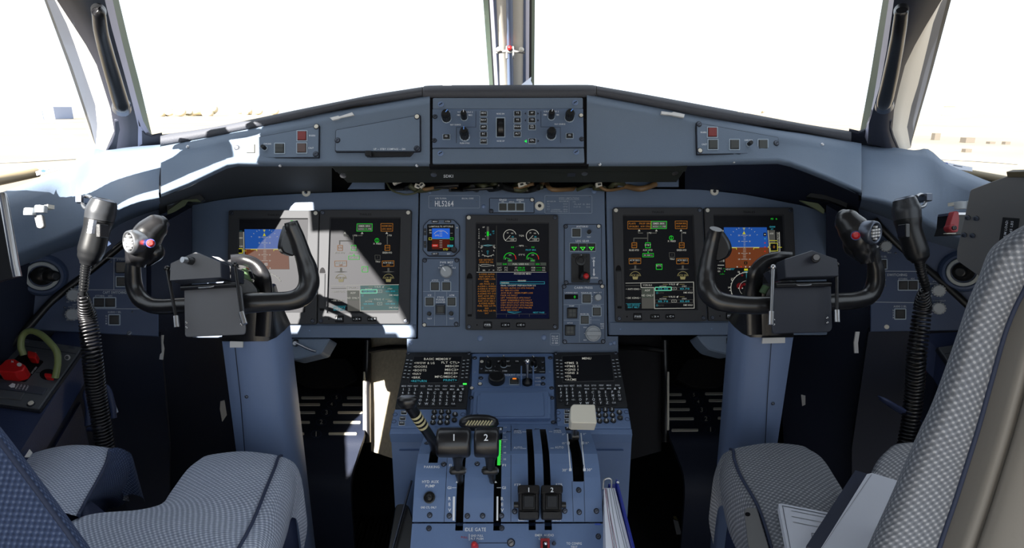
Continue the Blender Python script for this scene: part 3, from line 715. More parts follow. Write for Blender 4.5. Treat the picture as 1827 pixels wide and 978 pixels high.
# --- engine and warning display, centre (crop 830,380 x4.659)
def gfx_engine(b, q):
    W, G, A, C = G_W, G_G, G_A, G_C
    gf(b, [(92, 498), (690, 496), (700, 880), (95, 880)], MAPB)
    gf(b, [(94, 500), (258, 500), (258, 878), (98, 878)], SCREEN, 1)
    gl(b, [(261, 110), (261, 870)], 2, G_DIM); gl(b, [(95, 496), (672, 496)], 3, G_W); gl(b, [(261, 842), (672, 842)], 2, G_DIM)
    for x in (342, 448, 533): gl(b, [(x, 842), (x, 866)], 2, G_DIM)
    for i, c in enumerate('PITCH'): gt(b, c, 116, 142 + i * 18, 11, W)
    for i, c in enumerate('AIL'): gt(b, c, 116, 250 + i * 18, 11, W)
    for i, c in enumerate('RUD'): gt(b, c, 116, 325 + i * 18, 11, W)
    for i, c in enumerate('FLAP'): gt(b, c, 116, 436 + i * 15, 10, W)
    gf(b, [(180, 118), (198, 118), (198, 228), (180, 228)], G_DIM); gf(b, [(180, 160), (198, 160), (198, 196), (180, 196)], G, 1)
    gt(b, 'UP', 154, 124, 11, W); gt(b, 'DN', 154, 222, 11, W); gt(b, '1', 170, 170, 9, W); gt(b, '0', 170, 198, 9, W); gt(b, 'UP', 234, 158, 11, C); gt(b, '1.1', 236, 174, 10, C)
    gl(b, [(202, 184), (214, 178), (214, 192), (202, 184)], 2, C)
    gl(b, [(130, 275), (250, 272)], 2, W); gl(b, [(150, 275), (190, 268), (232, 273), (190, 281), (150, 275)], 2.5, C)
    for sx in (1, -1):
        for k in range(4): gl(b, [(190 + sx * (40 + k * 4), 285 + k * 5), (190 + sx * (54 + k * 3), 280 + k * 5)], 3, W)
    gt(b, 'L', 142, 320, 11, W); gt(b, 'R', 240, 318, 11, W); gl(b, [(181, 320), (195, 320), (188, 352), (181, 320)], 2.5, C)
    gl(b, arc(190, 290, 74, 52, 128), 4, W)
    for a in (54, 70, 90, 110, 126): gl(b, [(190 + 74 * math.cos(R(a)), 290 + 74 * math.sin(R(a))), (190 + 84 * math.cos(R(a)), 290 + 84 * math.sin(R(a)))], 3, W)
    gt(b, 'ICE DETECT', 176, 394, 12, A, 118); gt(b, 'DEAD BUS ON', 176, 413, 12, A, 112)
    gl(b, [(122, 440), (140, 432), (182, 431), (240, 440), (182, 447), (140, 447), (122, 440)], 3, W); gt(b, '0', 238, 442, 11, W); gt(b, 'SEL', 158, 480, 11, W); gt(b, '1°', 202, 480, 11, W); gt(b, '30', 236, 480, 10, W)
    for x in (371, 559):
        gl(b, arc(x, 196, 52, 128, 345), 5, W); gl(b, [(x - 38, 236), (x + 4, 192)], 4, W); gl(b, [(x - 10, 216), (x + 52, 216), (x + 52, 239), (x - 28, 239)], 2.5, W)
        gf(b, [(x, 220), (x + 40, 220), (x + 40, 236), (x, 236)], G_DIM); gt(b, '9.9', x + 24, 228, 11, W); gt(b, '50', x - 18, 170, 10, W); gt(b, '100', x + 20, 174, 10, W); gt(b, '80', x + 24, 203, 11, C)
        gl(b, arc(x, 386, 50, 190, 318), 5, G); gl(b, arc(x, 386, 50, 318, 365), 6, G_R); gl(b, [(x - 44, 372), (x + 4, 388)], 3, G); gl(b, [(x - 54, 386), (x - 34, 386)], 3, G)
        gf(b, [(x - 20, 390), (x + 22, 390), (x + 22, 411), (x - 20, 411)], G_BAR); gt(b, '440' if x > 500 else '430', x + 1, 400, 12, G); gt(b, '500', x + 2, 353, 9, W); gt(b, '0', x - 36, 386, 9, W)
    gt(b, 'TQ%', 467, 194, 13, W); gt(b, 'NP%', 467, 277, 13, W); gt(b, 'ITT°C', 470, 352, 13, W); gt(b, '0.0', 393, 289, 12, G); gt(b, '0.0', 562, 289, 12, G); gl(b, [(420, 286), (446, 278)], 2, G_DIM); gl(b, [(492, 278), (516, 286)], 2, G_DIM)
    gt(b, 'PROP BRK', 545, 312, 12, C)
    gf(b, [(262, 416), (672, 416), (672, 441), (262, 441)], G_BAR); gt(b, 'FUEL USED KG', 460, 429, 13, W); gf(b, [(305, 418), (352, 418), (352, 439), (305, 439)], SCREEN, 1); gf(b, [(577, 418), (624, 418), (624, 439), (577, 439)], SCREEN, 1)
    gt(b, '1248', 329, 429, 12, G); gt(b, '1250', 601, 429, 12, G)
    for y, a, v, m, mv in ((459, 'SAT', '3°C', 'FT', 'CIN 20'), (479, 'TAT', '3°C', 'CTL', '1249475')):
        gt(b, a, 286, y, 12, W); gt(b, v, 340, y, 12, W); gt(b, m, 424, y, 12, W); gt(b, mv, 466, y, 12, G); gt(b, 'FOB' if y < 470 else 'GW', 565, y, 12, W); gl(b, [(588, y), (634, y)], 2, G); gt(b, 'KG', 652, y, 11, W)
    gt(b, 'PROCEDURE MENU', 476, 509, 13, W, 140); gf(b, [(434, 558), (508, 558), (508, 574), (434, 574)], G_DIM); gt(b, 'GROUND', 471, 566, 10, W)
    gl(b, [(292, 575), (658, 575), (658, 593), (292, 593), (292, 575)], 3, C); gf(b, [(296, 578), (366, 578), (366, 590), (296, 590)], G_BAR); gt(b, 'PARKING', 331, 584, 10, W)
    gt(b, 'FINAL COCKPIT PREPARATION 2/2', 297, 606, 12, W, 288, -1)
    for i, t in enumerate(('PROBES ALPHA 1+2 HTG FAILURE', 'DC GEN 1+2 LOSS', 'ACW BLUE + GREEN PUMPS LOSS', 'PACK 1+2 FAULT', 'LEFT WINDSHIELD HTG FAULT', 'RIGHT WINDSHIELD HTG FAULT', 'CAPT PITOT-STAT HTG FAILURE', 'STBY PITOT-STAT HTG FAILURE', 'F/O PITOT-STAT HTG FAILURE', 'ACW GEN 1 FAULT')):
        gt(b, t, 297, 627 + i * 20.3, 12, A, len(t) * 9.8, -1)
    for i, t in enumerate(('A-ICING ALPHA', 'ELEC DCW 1+2', 'HYD PUMPS LOSS', 'FUEL', 'AIR PACK 1+2', 'A-ICING L WSHLD', 'A-ICING R WSHLD', 'A-ICING PIT CPT', 'A-ICING PIT F/O', 'ELEC ACW GEN 1', 'A-ICING DETECT', 'ELEC ACW GEN 2', 'A-ICING BLEED', 'FUEL FEED LO PR', 'ENG', 'FUEL FEED LO PR', 'BAT')):
        gt(b, t, 180, 512 + i * 20.2, 12, A, len(t) * 10)
    gl(b, [(352, 824), (466, 824), (408, 836), (352, 824)], 3, C); gt(b, 'NEXT PAGE', 610, 829, 12, C, 92)
# --- system display (crop 1090,380 x5.1455), the sunlit twin shifts it
def gfx_system(b, q, twin=False):
    W, G, A, C = G_W, G_G, G_A, G_C
    if not twin:
        gf(b, [(150, 82), (362, 82), (358, 150), (150, 150)], SCREEN); gl(b, [(150, 82), (362, 82), (358, 152), (150, 152), (150, 82)], 4, A)
        gt(b, 'FLAPS', 190, 103, 15, A); gt(b, 'PROP BRK', 308, 103, 15, A); gt(b, 'SPOILERS', 205, 130, 15, A, 86); gt(b, 'N/W STRG', 310, 130, 15, A, 84)
    gf(b, [(364, 82), (505, 82), (503, 148), (362, 148)], G_BAR); gl(b, [(364, 82), (505, 82), (503, 150), (362, 150), (364, 82)], 4, G); gt(b, 'EMER BRK', 434, 103, 15, W); gt(b, 'ACCU', 400, 130, 14, W, 46); gt(b, 'LVL', 445, 130, 14, G); gt(b, 'PSI', 482, 130, 14, W)
    gl(b, [(582, 80), (692, 80), (690, 150), (584, 150), (582, 80)], 4, A); gt(b, 'NORM BRK', 638, 102, 15, A, 92); gt(b, 'LDG GEAR', 637, 129, 15, A, 88)
    for x, y in ((253, 164), (411, 164), (636, 164)): gf(b, [(x, y - 8), (x - 12, y + 10), (x + 12, y + 10)], W)
    for p in ([(247, 172), (247, 190), (288, 190)], [(409, 172), (409, 190), (370, 190)], [(331, 196), (331, 270)], [(331, 237), (205, 237), (205, 272)], [(640, 196), (642, 272)]): gl(b, p, 9, G_DIM)
    gt(b, '1 PSI', 346, 189, 14, W); gt(b, '1 PSI', 662, 188, 14, W)
    for x, t, M, n in ((209, 'LO', A, 'BLUE HYD'), (333, 'STBY', G, 'AUX HYD'), (642, 'LO', A, 'GREEN HYD')):
        gl(b, [(x - 22, 279), (x + 22, 279), (x + 22, 325), (x - 22, 325), (x - 22, 279)], 5, M); gt(b, t, x, 300, 16, M if M is A else W); gt(b, n, x - 2, 346, 16, W, 88)
    gl(b, arc(547, 234, 18, 0, 360), 5, G); gl(b, [(547, 216), (547, 252)], 5, G); gt(b, 'X FEED', 550, 264, 15, W)
    gl(b, [(334, 358), (336, 372)], 9, G); gl(b, [(286, 376), (384, 376), (384, 408), (286, 408), (286, 376)], 4, G); gt(b, 'DC BUS 2', 335, 392, 15, W, 76)
    gl(b, [(528, 368), (576, 370), (576, 410), (530, 410), (528, 368)], 4, G_DIM); gt(b, 'I', 553, 388, 18, G_DIM); gt(b, 'TRU', 554, 428, 15, W)
    for x, t in ((214, 'ACW BUS 1'), (648, 'ACW BUS 2')):
        gl(b, [(x - 54, 422), (x + 54, 420), (x + 54, 470), (x - 52, 472), (x - 54, 422)], 4, A); gt(b, t, x, 438, 16, W, 92); gt(b, 'OFF', x + 2, 459, 13, A)
    gl(b, [(408, 474), (462, 474), (462, 522), (410, 522), (408, 474)], 5, G); gt(b, 'BTC', 435, 488, 16, W)
    for x in (218, 652):
        gf(b, [(x - 9, 486), (x + 9, 486), (x + 9, 520), (x - 9, 520)], G_DIM); gf(b, [(x - 62, 522), (x, 514), (x + 60, 520), (x, 528)], G_DIM)
        gl(b, arc(x, 592, 50, 190, 350), 4, G_TAN); gt(b, 'ACW GEN', x, 576, 18, G_TAN, 80); gf(b, [(x - 26, 588), (x + 26, 588), (x + 20, 614), (x - 20, 614)], G_TAN)
    gl(b, [(128, 648), (266, 646)], 4, G_W); gl(b, [(128, 672), (268, 670)], 4, G_DIM)
    for y, t in ((702, 'ANTI ICING'), (783, 'DE ICING')): gt(b, t, 200, y, 15, W, 100); gl(b, [(130, y), (146, y)], 2, W); gl(b, [(254, y), (268, y)], 2, W)
    gl(b, [(132, 835), (268, 833)], 2, C); gt(b, 'NO DEVICE', 202, 847, 14, C); gt(b, 'SEAT BELT', 202, 868, 14, C)
    M1 = G_W
    gf(b, [(274, 688), (388, 688), (392, 880), (278, 880)], G_DIM)
    for y0, y1 in ((690, 738), (740, 784)): gf(b, [(276, y0 + 2), (386, y0 + 2), (388, y1), (277, y1)], G_BAR, 1)
    gt(b, 'VOR/ILS', 328, 666, 15, W); gt(b, 'ADF', 328, 714, 17, W); gt(b, 'ND ONLY', 330, 760, 16, W)
    gl(b, [(268, 646), (750, 638), (756, 876), (394, 880), (390, 688), (270, 688), (268, 646)], 5, M1)
    if twin:
        gf(b, [(395, 648), (744, 642), (748, 870), (398, 872)], glow('display_teal_field', (40, 110, 112), .5))
    for yy, t, f1, f2 in ((658, 'V/ILS1', '113.30', '113.70'), (772, 'V/ILS2', '115.70', '113.60')):
        gl(b, [(470, yy), (515, yy)], 3, G_TAN); gt(b, t, 552, yy, 15, W); gl(b, [(622, yy), (668, yy)], 3, G_TAN); gf(b, [(594, yy - 2), (614, yy - 10), (606, yy + 10), (596, yy + 8)], W)
        gt(b, 'ACTIVE', 470, yy + 19, 12, W); gt(b, 'STBY', 666, yy + 18, 12, W)
        gl(b, [(400, yy + 28), (546, yy + 26), (546, yy + 56), (400, yy + 58), (400, yy + 28)], 6 if yy < 700 else 3, glow('tuned_box', (120, 235, 190), .8) if yy < 700 else G_DIM); gl(b, [(600, yy + 28), (744, yy + 26), (744, yy + 54), (600, yy + 56), (600, yy + 28)], 3, G_DIM)
        gt(b, '121.500' if twin else f1, 472, yy + 42, 15, C, 90); gt(b, '120.400' if twin else f2, 670, yy + 41, 15, C, 84); gl(b, [(552, yy + 28), (592, yy + 28), (592, yy + 52), (552, yy + 52), (552, yy + 28)], 2.5, G_W); gt(b, '<>', 572, yy + 40, 10, W)
        gt(b, 'AUTO', 450, yy + 79, 13, G_DIM); gl(b, [(410, yy + 72), (422, yy + 72), (422, yy + 86), (410, yy + 86), (410, yy + 72)], 2, C); gt(b, 'DME HOLD', 700, yy + 76, 14, W, 84)
# --- primary flight display (crop 1250,365 x4.55)
def gfx_flight(b, q):
    W, G, A, C, Y = G_W, G_G, G_A, G_C, G_Y
    gf(b, [(180, 190), (527, 190), (540, 352), (186, 352)], G_SKY); gf(b, [(186, 352), (540, 352), (548, 518), (194, 518)], G_GND)
    gl(b, [(186, 352), (468, 351)], 4, W)
    for y, w, t in ((255, 26, '20'), (303, 26, '10'), (400, 26, '10'), (448, 26, '20')):
        gl(b, [(346 - w, y), (346 + w, y)], 3, W); gt(b, t, 346 - w - 17, y, 11, W); gt(b, t, 346 + w + 17, y, 11, W)
    for y in (266, 279, 291, 315, 327, 339, 364, 376, 388, 412, 424, 436): gl(b, [(347 - (8 if y % 2 else 12), y), (347 + (8 if y % 2 else 12), y)], 2.5, W)
    gf(b, [(331, 193), (354, 193), (343, 217)], Y); gf(b, [(343, 220), (356, 246), (330, 246)], Y, 1)
    for a in (-60, -45, -30, -20, 20, 30, 45, 60):
        x, y = 343 + 118 * math.sin(R(a)), 312 - 118 * math.cos(R(a)); gl(b, [(x, y), (x + 8 * math.sin(R(a)), y - 8 * math.cos(R(a)))], 4, W)
    gl(b, [(232, 356), (282, 356), (282, 370)], 5, Y); gl(b, [(464, 356), (422, 356), (420, 370)], 5, Y); gf(b, [(343, 349), (352, 349), (352, 357), (343, 357)], Y)
    for i, y in enumerate((248, 282, 316, 350, 384)): gf(b, [(507, y - 5), (517, y - 5), (517, y + 5), (507, y + 5)], [W, C, G_R, G_R, G_R][i], 2)
    gf(b, [(500, 234), (524, 234), (524, 262), (500, 262)], SCREEN, 1)
    gf(b, [(344, 466), (370, 466), (370, 490), (344, 490)], SCREEN, 1); gt(b, 'X', 357, 478, 12, A)
    for x, M in ((288, W), (320, G_R), (356, W), (390, W)): gf(b, [(x - 5, 505), (x + 5, 505), (x + 5, 514), (x - 5, 514)], M, 2)
    gt(b, 'FD', 570, 122, 12, G); gt(b, '8-', 606, 122, 12, G)
    gt(b, '12000', 572, 186, 13, C); gt(b, 'FT', 570, 206, 11, C)
    gf(b, [(534, 214), (592, 212), (600, 395), (544, 395)], G_DIM); gl(b, [(536, 214), (552, 395)], 5, W); gt(b, '600', 566, 240, 13, W); gl(b, [(548, 296), (612, 298)], 4, Y)
    gl(b, [(536, 350), (552, 340), (552, 318), (612, 318), (614, 380), (556, 382), (554, 360), (536, 350)], 4, Y); gf(b, [(558, 322), (610, 322), (611, 377), (560, 378)], SCREEN, 1); gt(b, '0', 585, 348, 22, A)
    gf(b, [(604, 228), (626, 228), (632, 400), (610, 400)], G_DIM); gl(b, [(628, 228), (634, 398)], 4, W); gl(b, [(614, 350), (648, 352)], 4, Y)
    for i in range(5): gt(b, str(2 - i if i < 3 else i - 2), 616, 240 + i * 22, 9, W); gl(b, [(622, 240 + i * 36), (630, 240 + i * 36)], 3, W)
    gf(b, [(136, 212), (172, 212), (178, 470), (142, 470)], G_DIM); gl(b, [(174, 212), (180, 470)], 5, W); gl(b, [(130, 496), (182, 496)], 5, W); gt(b, '080', 152, 262, 12, W); gt(b, '040', 154, 330, 12, W); gt(b, '---', 152, 203, 12, C)
    gf(b, [(128, 350), (164, 350), (165, 386), (129, 386)], SCREEN, 1); gl(b, [(128, 350), (164, 350), (165, 386), (129, 386)] + [(128, 350)], 5, Y); gl(b, [(166, 368), (196, 368)], 4, Y)
    gt(b, 'TAS', 145, 522, 12, W); gt(b, '---', 180, 522, 10, G); gt(b, 'GS', 140, 545, 12, W); gt(b, '0', 186, 545, 11, G); gt(b, '---/--', 166, 566, 12, G)
    gt(b, 'HDG', 214, 529, 12, W); gt(b, '325°', 250, 527, 13, C)
    gf(b, [(344, 524), (374, 524), (374, 540), (344, 540)], Y); gl(b, [(340, 548), (380, 548)], 4, C)
    gl(b, arc(365, 682, 128, 95, 330, 40), 5, W); gl(b, arc(365, 682, 60, 90, 300, 30), 2.5, W)
    for i in range(20):
        a = 100 + i * 12
        gl(b, [(365 + 128 * math.cos(R(a)), 682 + 128 * math.sin(R(a))), (365 + (142 if i % 3 == 0 else 135) * math.cos(R(a)), 682 + (142 if i % 3 == 0 else 135) * math.sin(R(a)))], 5, W)
    gl(b, [(361, 545), (366, 740)], 3, C); gt(b, '30', 300, 550, 13, W); gt(b, '27', 246, 606, 12, W); gt(b, '24', 222, 676, 12, W)
    wr = glow('weather_return_red', (110, 22, 26), .5); gf(b, circ(308, 664, 26, 12), wr); gf(b, circ(328, 578, 9, 8), wr); gf(b, circ(345, 650, 12, 8), wr)
    for x, y in ((300, 682), (330, 682), (365, 682)): gf(b, circ(x, y, 5, 8), W, 2)
    gf(b, [(368, 588), (390, 592), (384, 630), (372, 664), (386, 740), (362, 740), (358, 690), (352, 674), (364, 640)], TAPE, 3)
CD5 = (1250, 365, 4.55)
display('middle engine display screen with amber warning lists, between the switch panels', [(831.4, 385), (995.2, 385), (996, 589), (831, 589)], [(848.9, 398.9), (979, 398.9), (980.5, 570), (849, 570)], (0, 0), gfx_engine, (830, 380, 4.659))
display('shaded system display screen with amber and green boxes, beside the landing gear panel', [(1091.8, 372), (1250.8, 372), (1259, 573.5), (1097, 574.5)], [(1109.4, 385.4), (1235, 384.7), (1243, 554), (1113, 554.8)], (0, 0), gfx_system, (1090, 380, 5.1455))
display('shaded flight display screen behind the yoke with the thin silver rod', [(1254, 372), (1411.6, 372), (1420, 573), (1262, 573)], [(1270, 384.7), (1395, 384.7), (1402, 555), (1277, 556)], (0, 0), gfx_flight, CD5)
def shift(dx, dy, c): return (c[0] + dx, c[1] + dy, c[2])
display('sunlit system display screen between the other sunlit screen and the registration plate', [(573, 376), (735.5, 376), (731.8, 578.5), (569, 578.5)], [(590.7, 389.4), (716.5, 389.4), (713, 559.5), (585.5, 560)], (1, 0), lambda b, q: gfx_system(b, q, True), (567.5, 384.5, 5.1455))
def gfx_flight_sun(b, q):
    # same picture laid out for the sunlit pilot, tapes swapped over
    c0 = b.cr; b.cr = (399.5, 369, 4.62); gfx_flight(b, q); b.cr = c0
display('sunlit flight display screen behind the sunlit control yoke', [(411.5, 377), (571.5, 377), (567, 579), (408.5, 579)], [(428, 391), (553, 391), (547.5, 558.5), (425.5, 558.5)], (1, 0), gfx_flight_sun, (399.5, 369, 4.62))

# ---------------------------------------------------------------- standby instrument (crop 740,330 x3.26)
t = thing('standby_instrument', 'small square standby attitude display in an octagonal frame above the power panel', 'instrument', MP.pt(787, 425, 0))
oc = [(86, 203), (228, 203), (264, 240), (264, 384), (228, 418), (78, 418), (48, 386), (50, 240)]
b = MB(MP, C3); b.plate(rpoly(oc, 8, 2), .001, .004, LINEK); b.plate(rpoly(inset(oc, 5), 8, 2), .004, .009, PANEL, 2); b.build('bezel', t)
b = MB(MP, C3); b.box(76, 234, 234, 391, .009, .0098, DARK, 3); sc_ = b.build('screen', t)
b = MB(MP, C3); b.z = .0099
gf(b, [(82, 238), (230, 238), (230, 388), (82, 388)], SCREEN); gf(b, [(104, 258), (206, 258), (206, 318), (104, 318)], glow('standby_blue', (40, 100, 215), .8), 1); gf(b, [(104, 318), (206, 318), (206, 378), (104, 378)], glow('standby_brown', (98, 34, 22), .5), 1)
gt(b, 'LAMTHULTE HPTCRLE', 156, 247, 9, G_W, 138); gl(b, arc(155, 318, 48, 215, 325), 2.5, G_W)
for y in (278, 290, 302, 330, 342, 354, 366): gl(b, [(147, y), (163, y)], 2.5, G_W)
gl(b, [(108, 318), (202, 318)], 3, G_C); gt(b, '(60)', 132, 298, 9, G_W); gl(b, [(86, 312), (102, 312), (102, 324), (86, 324), (86, 312)], 2, G_Y); gl(b, [(208, 312), (226, 312), (226, 324), (208, 324), (208, 312)], 2, G_G); gt(b, '---', 216, 284, 9, G_W); gt(b, '80', 94, 268, 9, G_W); gt(b, '70', 94, 284, 9, G_W)
gf(b, [(104, 350), (138, 350), (138, 364), (104, 364)], G_R, 2); gt(b, '1004', 121, 357, 8, G_W); gf(b, [(192, 353), (226, 353), (226, 366), (192, 366)], G_C, 2); gt(b, 'ALT', 209, 360, 8, DARK); gt(b, 'STD', 182, 379, 10, G_Y)
b.build('screen_symbols', sc_)
for x, y, w, h, tx in ((122, 219, 40, 15, 'MENU'), (194, 218, 40, 15, 'STD'), (64, 278, 15, 40, '+'), (64, 350, 15, 40, '-'), (122, 405, 40, 14, 'BRT')):
    b = MB(MP, C3); b.box(x - w / 2, y - h / 2, x + w / 2, y + h / 2, .0088, .0108, BEZEL, 4, 2); b.text(tx, x, y, 7, WHITE, min(w, 26) if w > 20 else None, z=.0111); b.build('bezel_button', t)
MB(MP, C3).text('SET', 200, 405, 8, WHITE, z=.0094).build('lettering', t)
knob(t, MP, 232, 384, 16, .018, BEZEL, C3, h0=.009, skirt=1.05)
MB(MP, C3).lathe(248, 254, [(4, .009), (4, .0096), (.01, .0096)], OFFW, 8).build('light_sensor', t)

# ---------------------------------------------------------------- power management / stick pusher panel
t = thing('power_management_panel', 'small switch panel lettered PWR MGT with one grey knob, below the standby display', 'switch panel', MP.pt(787, 522, 0))
fp = rrect(44, 428, 262, 826, 8)
b = MB(MP, C3); b.plate(fp, .001, .002, LINEK); b.plate(inset(fp, 4), .002, .0045, PANEL, 1.5); b.build('faceplate', t)
b = MB(MP, C3)
b.text('PWR MGT', 187, 453, 12, WHITE, 76, z=.0049)
for x, y, tx in ((160, 470, 'MCT'), (211, 470, 'CLB'), (146, 485, 'TO'), (228, 484, 'CRZ'), (119, 556, 'ATPCS', ), (187, 556, 'ENG2'), (88, 643, 'ICE'), (216, 643, 'APM'), (88, 779, 'TEST'), (215, 779, 'TEST'), (152, 655, 'STICK'), (152, 669, 'PUSHER'), (152, 683, 'SHAKER')):
    b.text(tx, x, y, 10 if y > 600 and y < 760 else 8, WHITE, None, z=.0049)
for p in ([(50, 621), (256, 621)], [(119, 621), (116, 818)], [(187, 621), (187, 818)]): b.line(p, 2, .0049, EDGE)
b.build('lettering', t)
knob(t, MP, 186, 510, 35, .016, KNOBG, C3, mark=WHITE, ang=-38, h0=.0045, skirt=1.0)
for x, y in ((119, 591), (185, 591), (88, 680), (215, 680)): button(t, MP, x, y, 46, 46, BTN, C3, h0=.0045)
b = MB(MP, C3); b.box(126, 698, 179, 756, .0045, .013, BTNB, 2, 3); b.box(136, 710, 169, 744, .013, .0145, BTN, 2, 1); b.line([(130, 703), (176, 703)], 3, .0135, STEELD); b.line([(128, 752), (178, 752)], 3, .0135, STEELD); b.build('guarded_switch', t)
for x, y in ((88, 752), (215, 750)): knob(t, MP, x, y, 12, .012, BTNB, C3, h0=.0045, skirt=1.1, name='test_button')
for x, y, w in ((60, 441, 0), (245, 440, 0), (58, 815, 1), (242, 810, 0)): screw(t, MP, x, y, 10, C3, OFFW if w else STEELD, not w, .0045)
for x, y in ((127, 456), (74, 601), (227, 600), (150, 789)): dome(t, MP, x, y, 8, C3, STEELD, 'faceplate_screw')

# ---------------------------------------------------------------- engine indicator panel
t = thing('engine_warning_panel', 'small strip panel lettered ENG1 and ENG2 with three dark windows', 'switch panel', MP.pt(913, 367, 0))
fp = rrect(433, 77, 696, 166, 6)
b = MB(MP, C3); b.plate(fp, .001, .002, LINEK); b.plate(inset(fp, 4), .002, .0045, PANEL, 1.5); b.build('faceplate', t)
b = MB(MP, C3); b.text('ENG1', 513, 90, 11, WHITE, 40, z=.0049); b.text('ENG2', 613, 90, 11, WHITE, 40, z=.0049)
for x, tx in ((512, 'OIL'), (563, 'APU/2'), (612, 'OIL')): b.text(tx, x, 101, 7, WHITE, z=.0049)
b.box(487, 106, 640, 159, .0045, .0055, EDGE, 2); b.build('lettering', t)
for x in (513, 563, 612): button(t, MP, x, 132, 46, 44, BTN, C3, rim=False, h0=.0055, up=.0015, name='indicator_window')
for x, y, w in ((682, 90, 1), (445, 155, 0)): screw(t, MP, x, y, 10, C3, OFFW if w else STEELD, not w, .0045)
for x, y in ((465, 105), (658, 141)): dome(t, MP, x, y, 7, C3, STEELD, 'faceplate_screw')

# ---------------------------------------------------------------- landing gear panel (crop 1000,390 x4.25)
CG = (1000, 390, 4.25)
t = thing('landing_gear_panel', 'switch panel with three green lit arrows and the red tipped landing gear lever', 'switch panel', MP.pt(1040, 453, 0))
fp = rrect(26, 44, 312, 496, 10)
b = MB(MP, CG); b.plate(fp, .001, .002, LINEK); b.plate(inset(fp, 5), .002, .0045, PANEL, 2); b.build('faceplate', t)
b = MB(MP, CG)
b.text('ANTISKID', 163, 64, 13, WHITE, 90, z=.0049); b.text('LDG GEAR', 165, 173, 14, WHITE, 100, z=.0049); b.text('TEST', 213, 143, 9, WHITE, z=.0049); b.text('UP', 249, 303, 15, WHITE, z=.0049); b.text('DOWN', 254, 452, 14, WHITE, 56, z=.0049)
b.line([(250, 326), (250, 366)], 9, .0049, WHITE); b.fill([(250, 312), (239, 330), (261, 330)], .0049, WHITE); b.line([(251, 382), (251, 424)], 9, .0049, WHITE); b.fill([(252, 440), (241, 422), (263, 422)], .0049, WHITE)
b.plate(rrect(66, 187, 266, 254, 6), .0045, .0056, EDGE); b.build('lettering', t)
button(t, MP, 119, 111, 62, 60, BTN, CG, h0=.0045); knob(t, MP, 213, 108, 16, .012, BTNB, CG, h0=.0045, skirt=1.15, name='test_button')
for x in (101, 166, 231):
    b = MB(MP, CG); b.box(x - 31, 192, x + 31, 249, .0056, .0068, BTNB, 2, 1); b.line([(x - 17, 222), (x + 17, 222), (x, 243)], 5, .0071, glow('gear_green', (70, 240, 60), 1.0), closed=True); b.build('gear_indicator', t)
b = MB(MP, CG); b.box(80, 270, 220, 488, .0045, .008, BTNB, 8, 2); b.box(134, 300, 172, 470, .008, .0083, DARK, 18); b.text('UP', 151, 283, 9, WHITE, z=.0084)
for x, y in ((100, 290), (200, 290), (100, 465), (204, 462)): b.lathe(x, y, [(9, .008), (8, .0095), (.01, .0095)], KEYB, 10)
b.lathe(151, 322, [(40, .008), (38, .010), (24, .0105), (22, .0086), (.01, .0086)], BTNB, 20); b.build('lever_guide', t)
b = MB(MP, CG); o, ex, ey, n, sc = MP.frame(*b.K(166, 464)); o0 = MP.pt(*b.K(152, 440), .008)
b.sweep([o0, o0.lerp(o + n * .05, .5), o + n * .05], [.004, .005, .006], BTNB, 10)
ax = (n * .9 - ey * .3).normalized()
b.lathe(166, 464, [(18, .038), (34, .045), (37, .058), (32, .066), (22, .068)], BTNB, 20); lv = b.build('gear_lever', t)
MB(MP, CG).lathe(166, 464, [(21, .0675), (20, .0725), (14, .0745), (.01, .075)], RED, 18).build('red_lever_tip', lv)
for x, y, w in ((38, 63, 0), (287, 62, 1), (42, 487, 0), (301, 484, 0)): screw(t, MP, x, y, 13, CG, OFFW if w else STEELD, not w, .0045)
for x, y in ((61, 160), (264, 153), (271, 353), (63, 403)): dome(t, MP, x, y, 10, CG, STEELD, 'faceplate_screw')

# ---------------------------------------------------------------- cabin pressure panel
t = thing('cabin_pressure_panel', 'switch panel lettered CABIN PRESS with a big ridged grey knob, below the gear lever', 'switch panel', MP.pt(1040, 560, 0))
fp = rrect(14, 500, 338, 950, 10)
b = MB(MP, CG); b.plate(fp, .001, .002, LINEK); b.plate(inset(fp, 5), .002, .0045, PANEL, 2); b.build('faceplate', t)
b = MB(MP, CG)
b.text('CABIN PRESS', 172, 526, 16, WHITE, 138, z=.0049)
for x, y, tx, w in ((80, 564, 'LANDING ELEV', 98), (196, 564, 'SOURCE SEL', 84), (280, 563, 'MAN SET', 60), (84, 664, 'DUMP', 38), (272, 664, 'OUTFLOW', 60), (182, 725, 'MODE SEL', 66), (70, 793, 'DITCH', 40), (186, 826, 'INC', 26), (186, 922, 'DEC', 26), (314, 800, 'MAN', 26), (314, 816, 'CAB', 26), (314, 832, 'ALT', 26)):
    b.text(tx, x, y, 9, WHITE, w, z=.0049)
for i, c in enumerate(('A', 'L', 'T')): b.text(c, 238, 592 + i * 17, 9, WHITE, z=.0049)
for i in range(4): b.text('AUTO'[i], 227, 752 + i * 14, 8, WHITE, z=.0049)
for p in ([(22, 655), (326, 652)], [(140, 655), (142, 940)], [(24, 771), (142, 771)], [(236, 770), (296, 770)]): b.line(p, 2.4, .0049, EDGE)
b.box(30, 577, 131, 613, .0045, .0055, DARK, 2); b.text('0', 106, 596, 19, G_G, 14, z=.0058); b.lathe(145, 599, [(6, .0045), (6, .006), (.01, .006)], STEELD, 8)
b.line([(188, 872), (178, 872)], 4, .0049, WHITE); b.build('lettering', t)
for x, y, w in ((196, 608, 64), (272, 707, 60), (182, 769, 60)): button(t, MP, x, y, w, w, BTN, CG, h0=.0045)
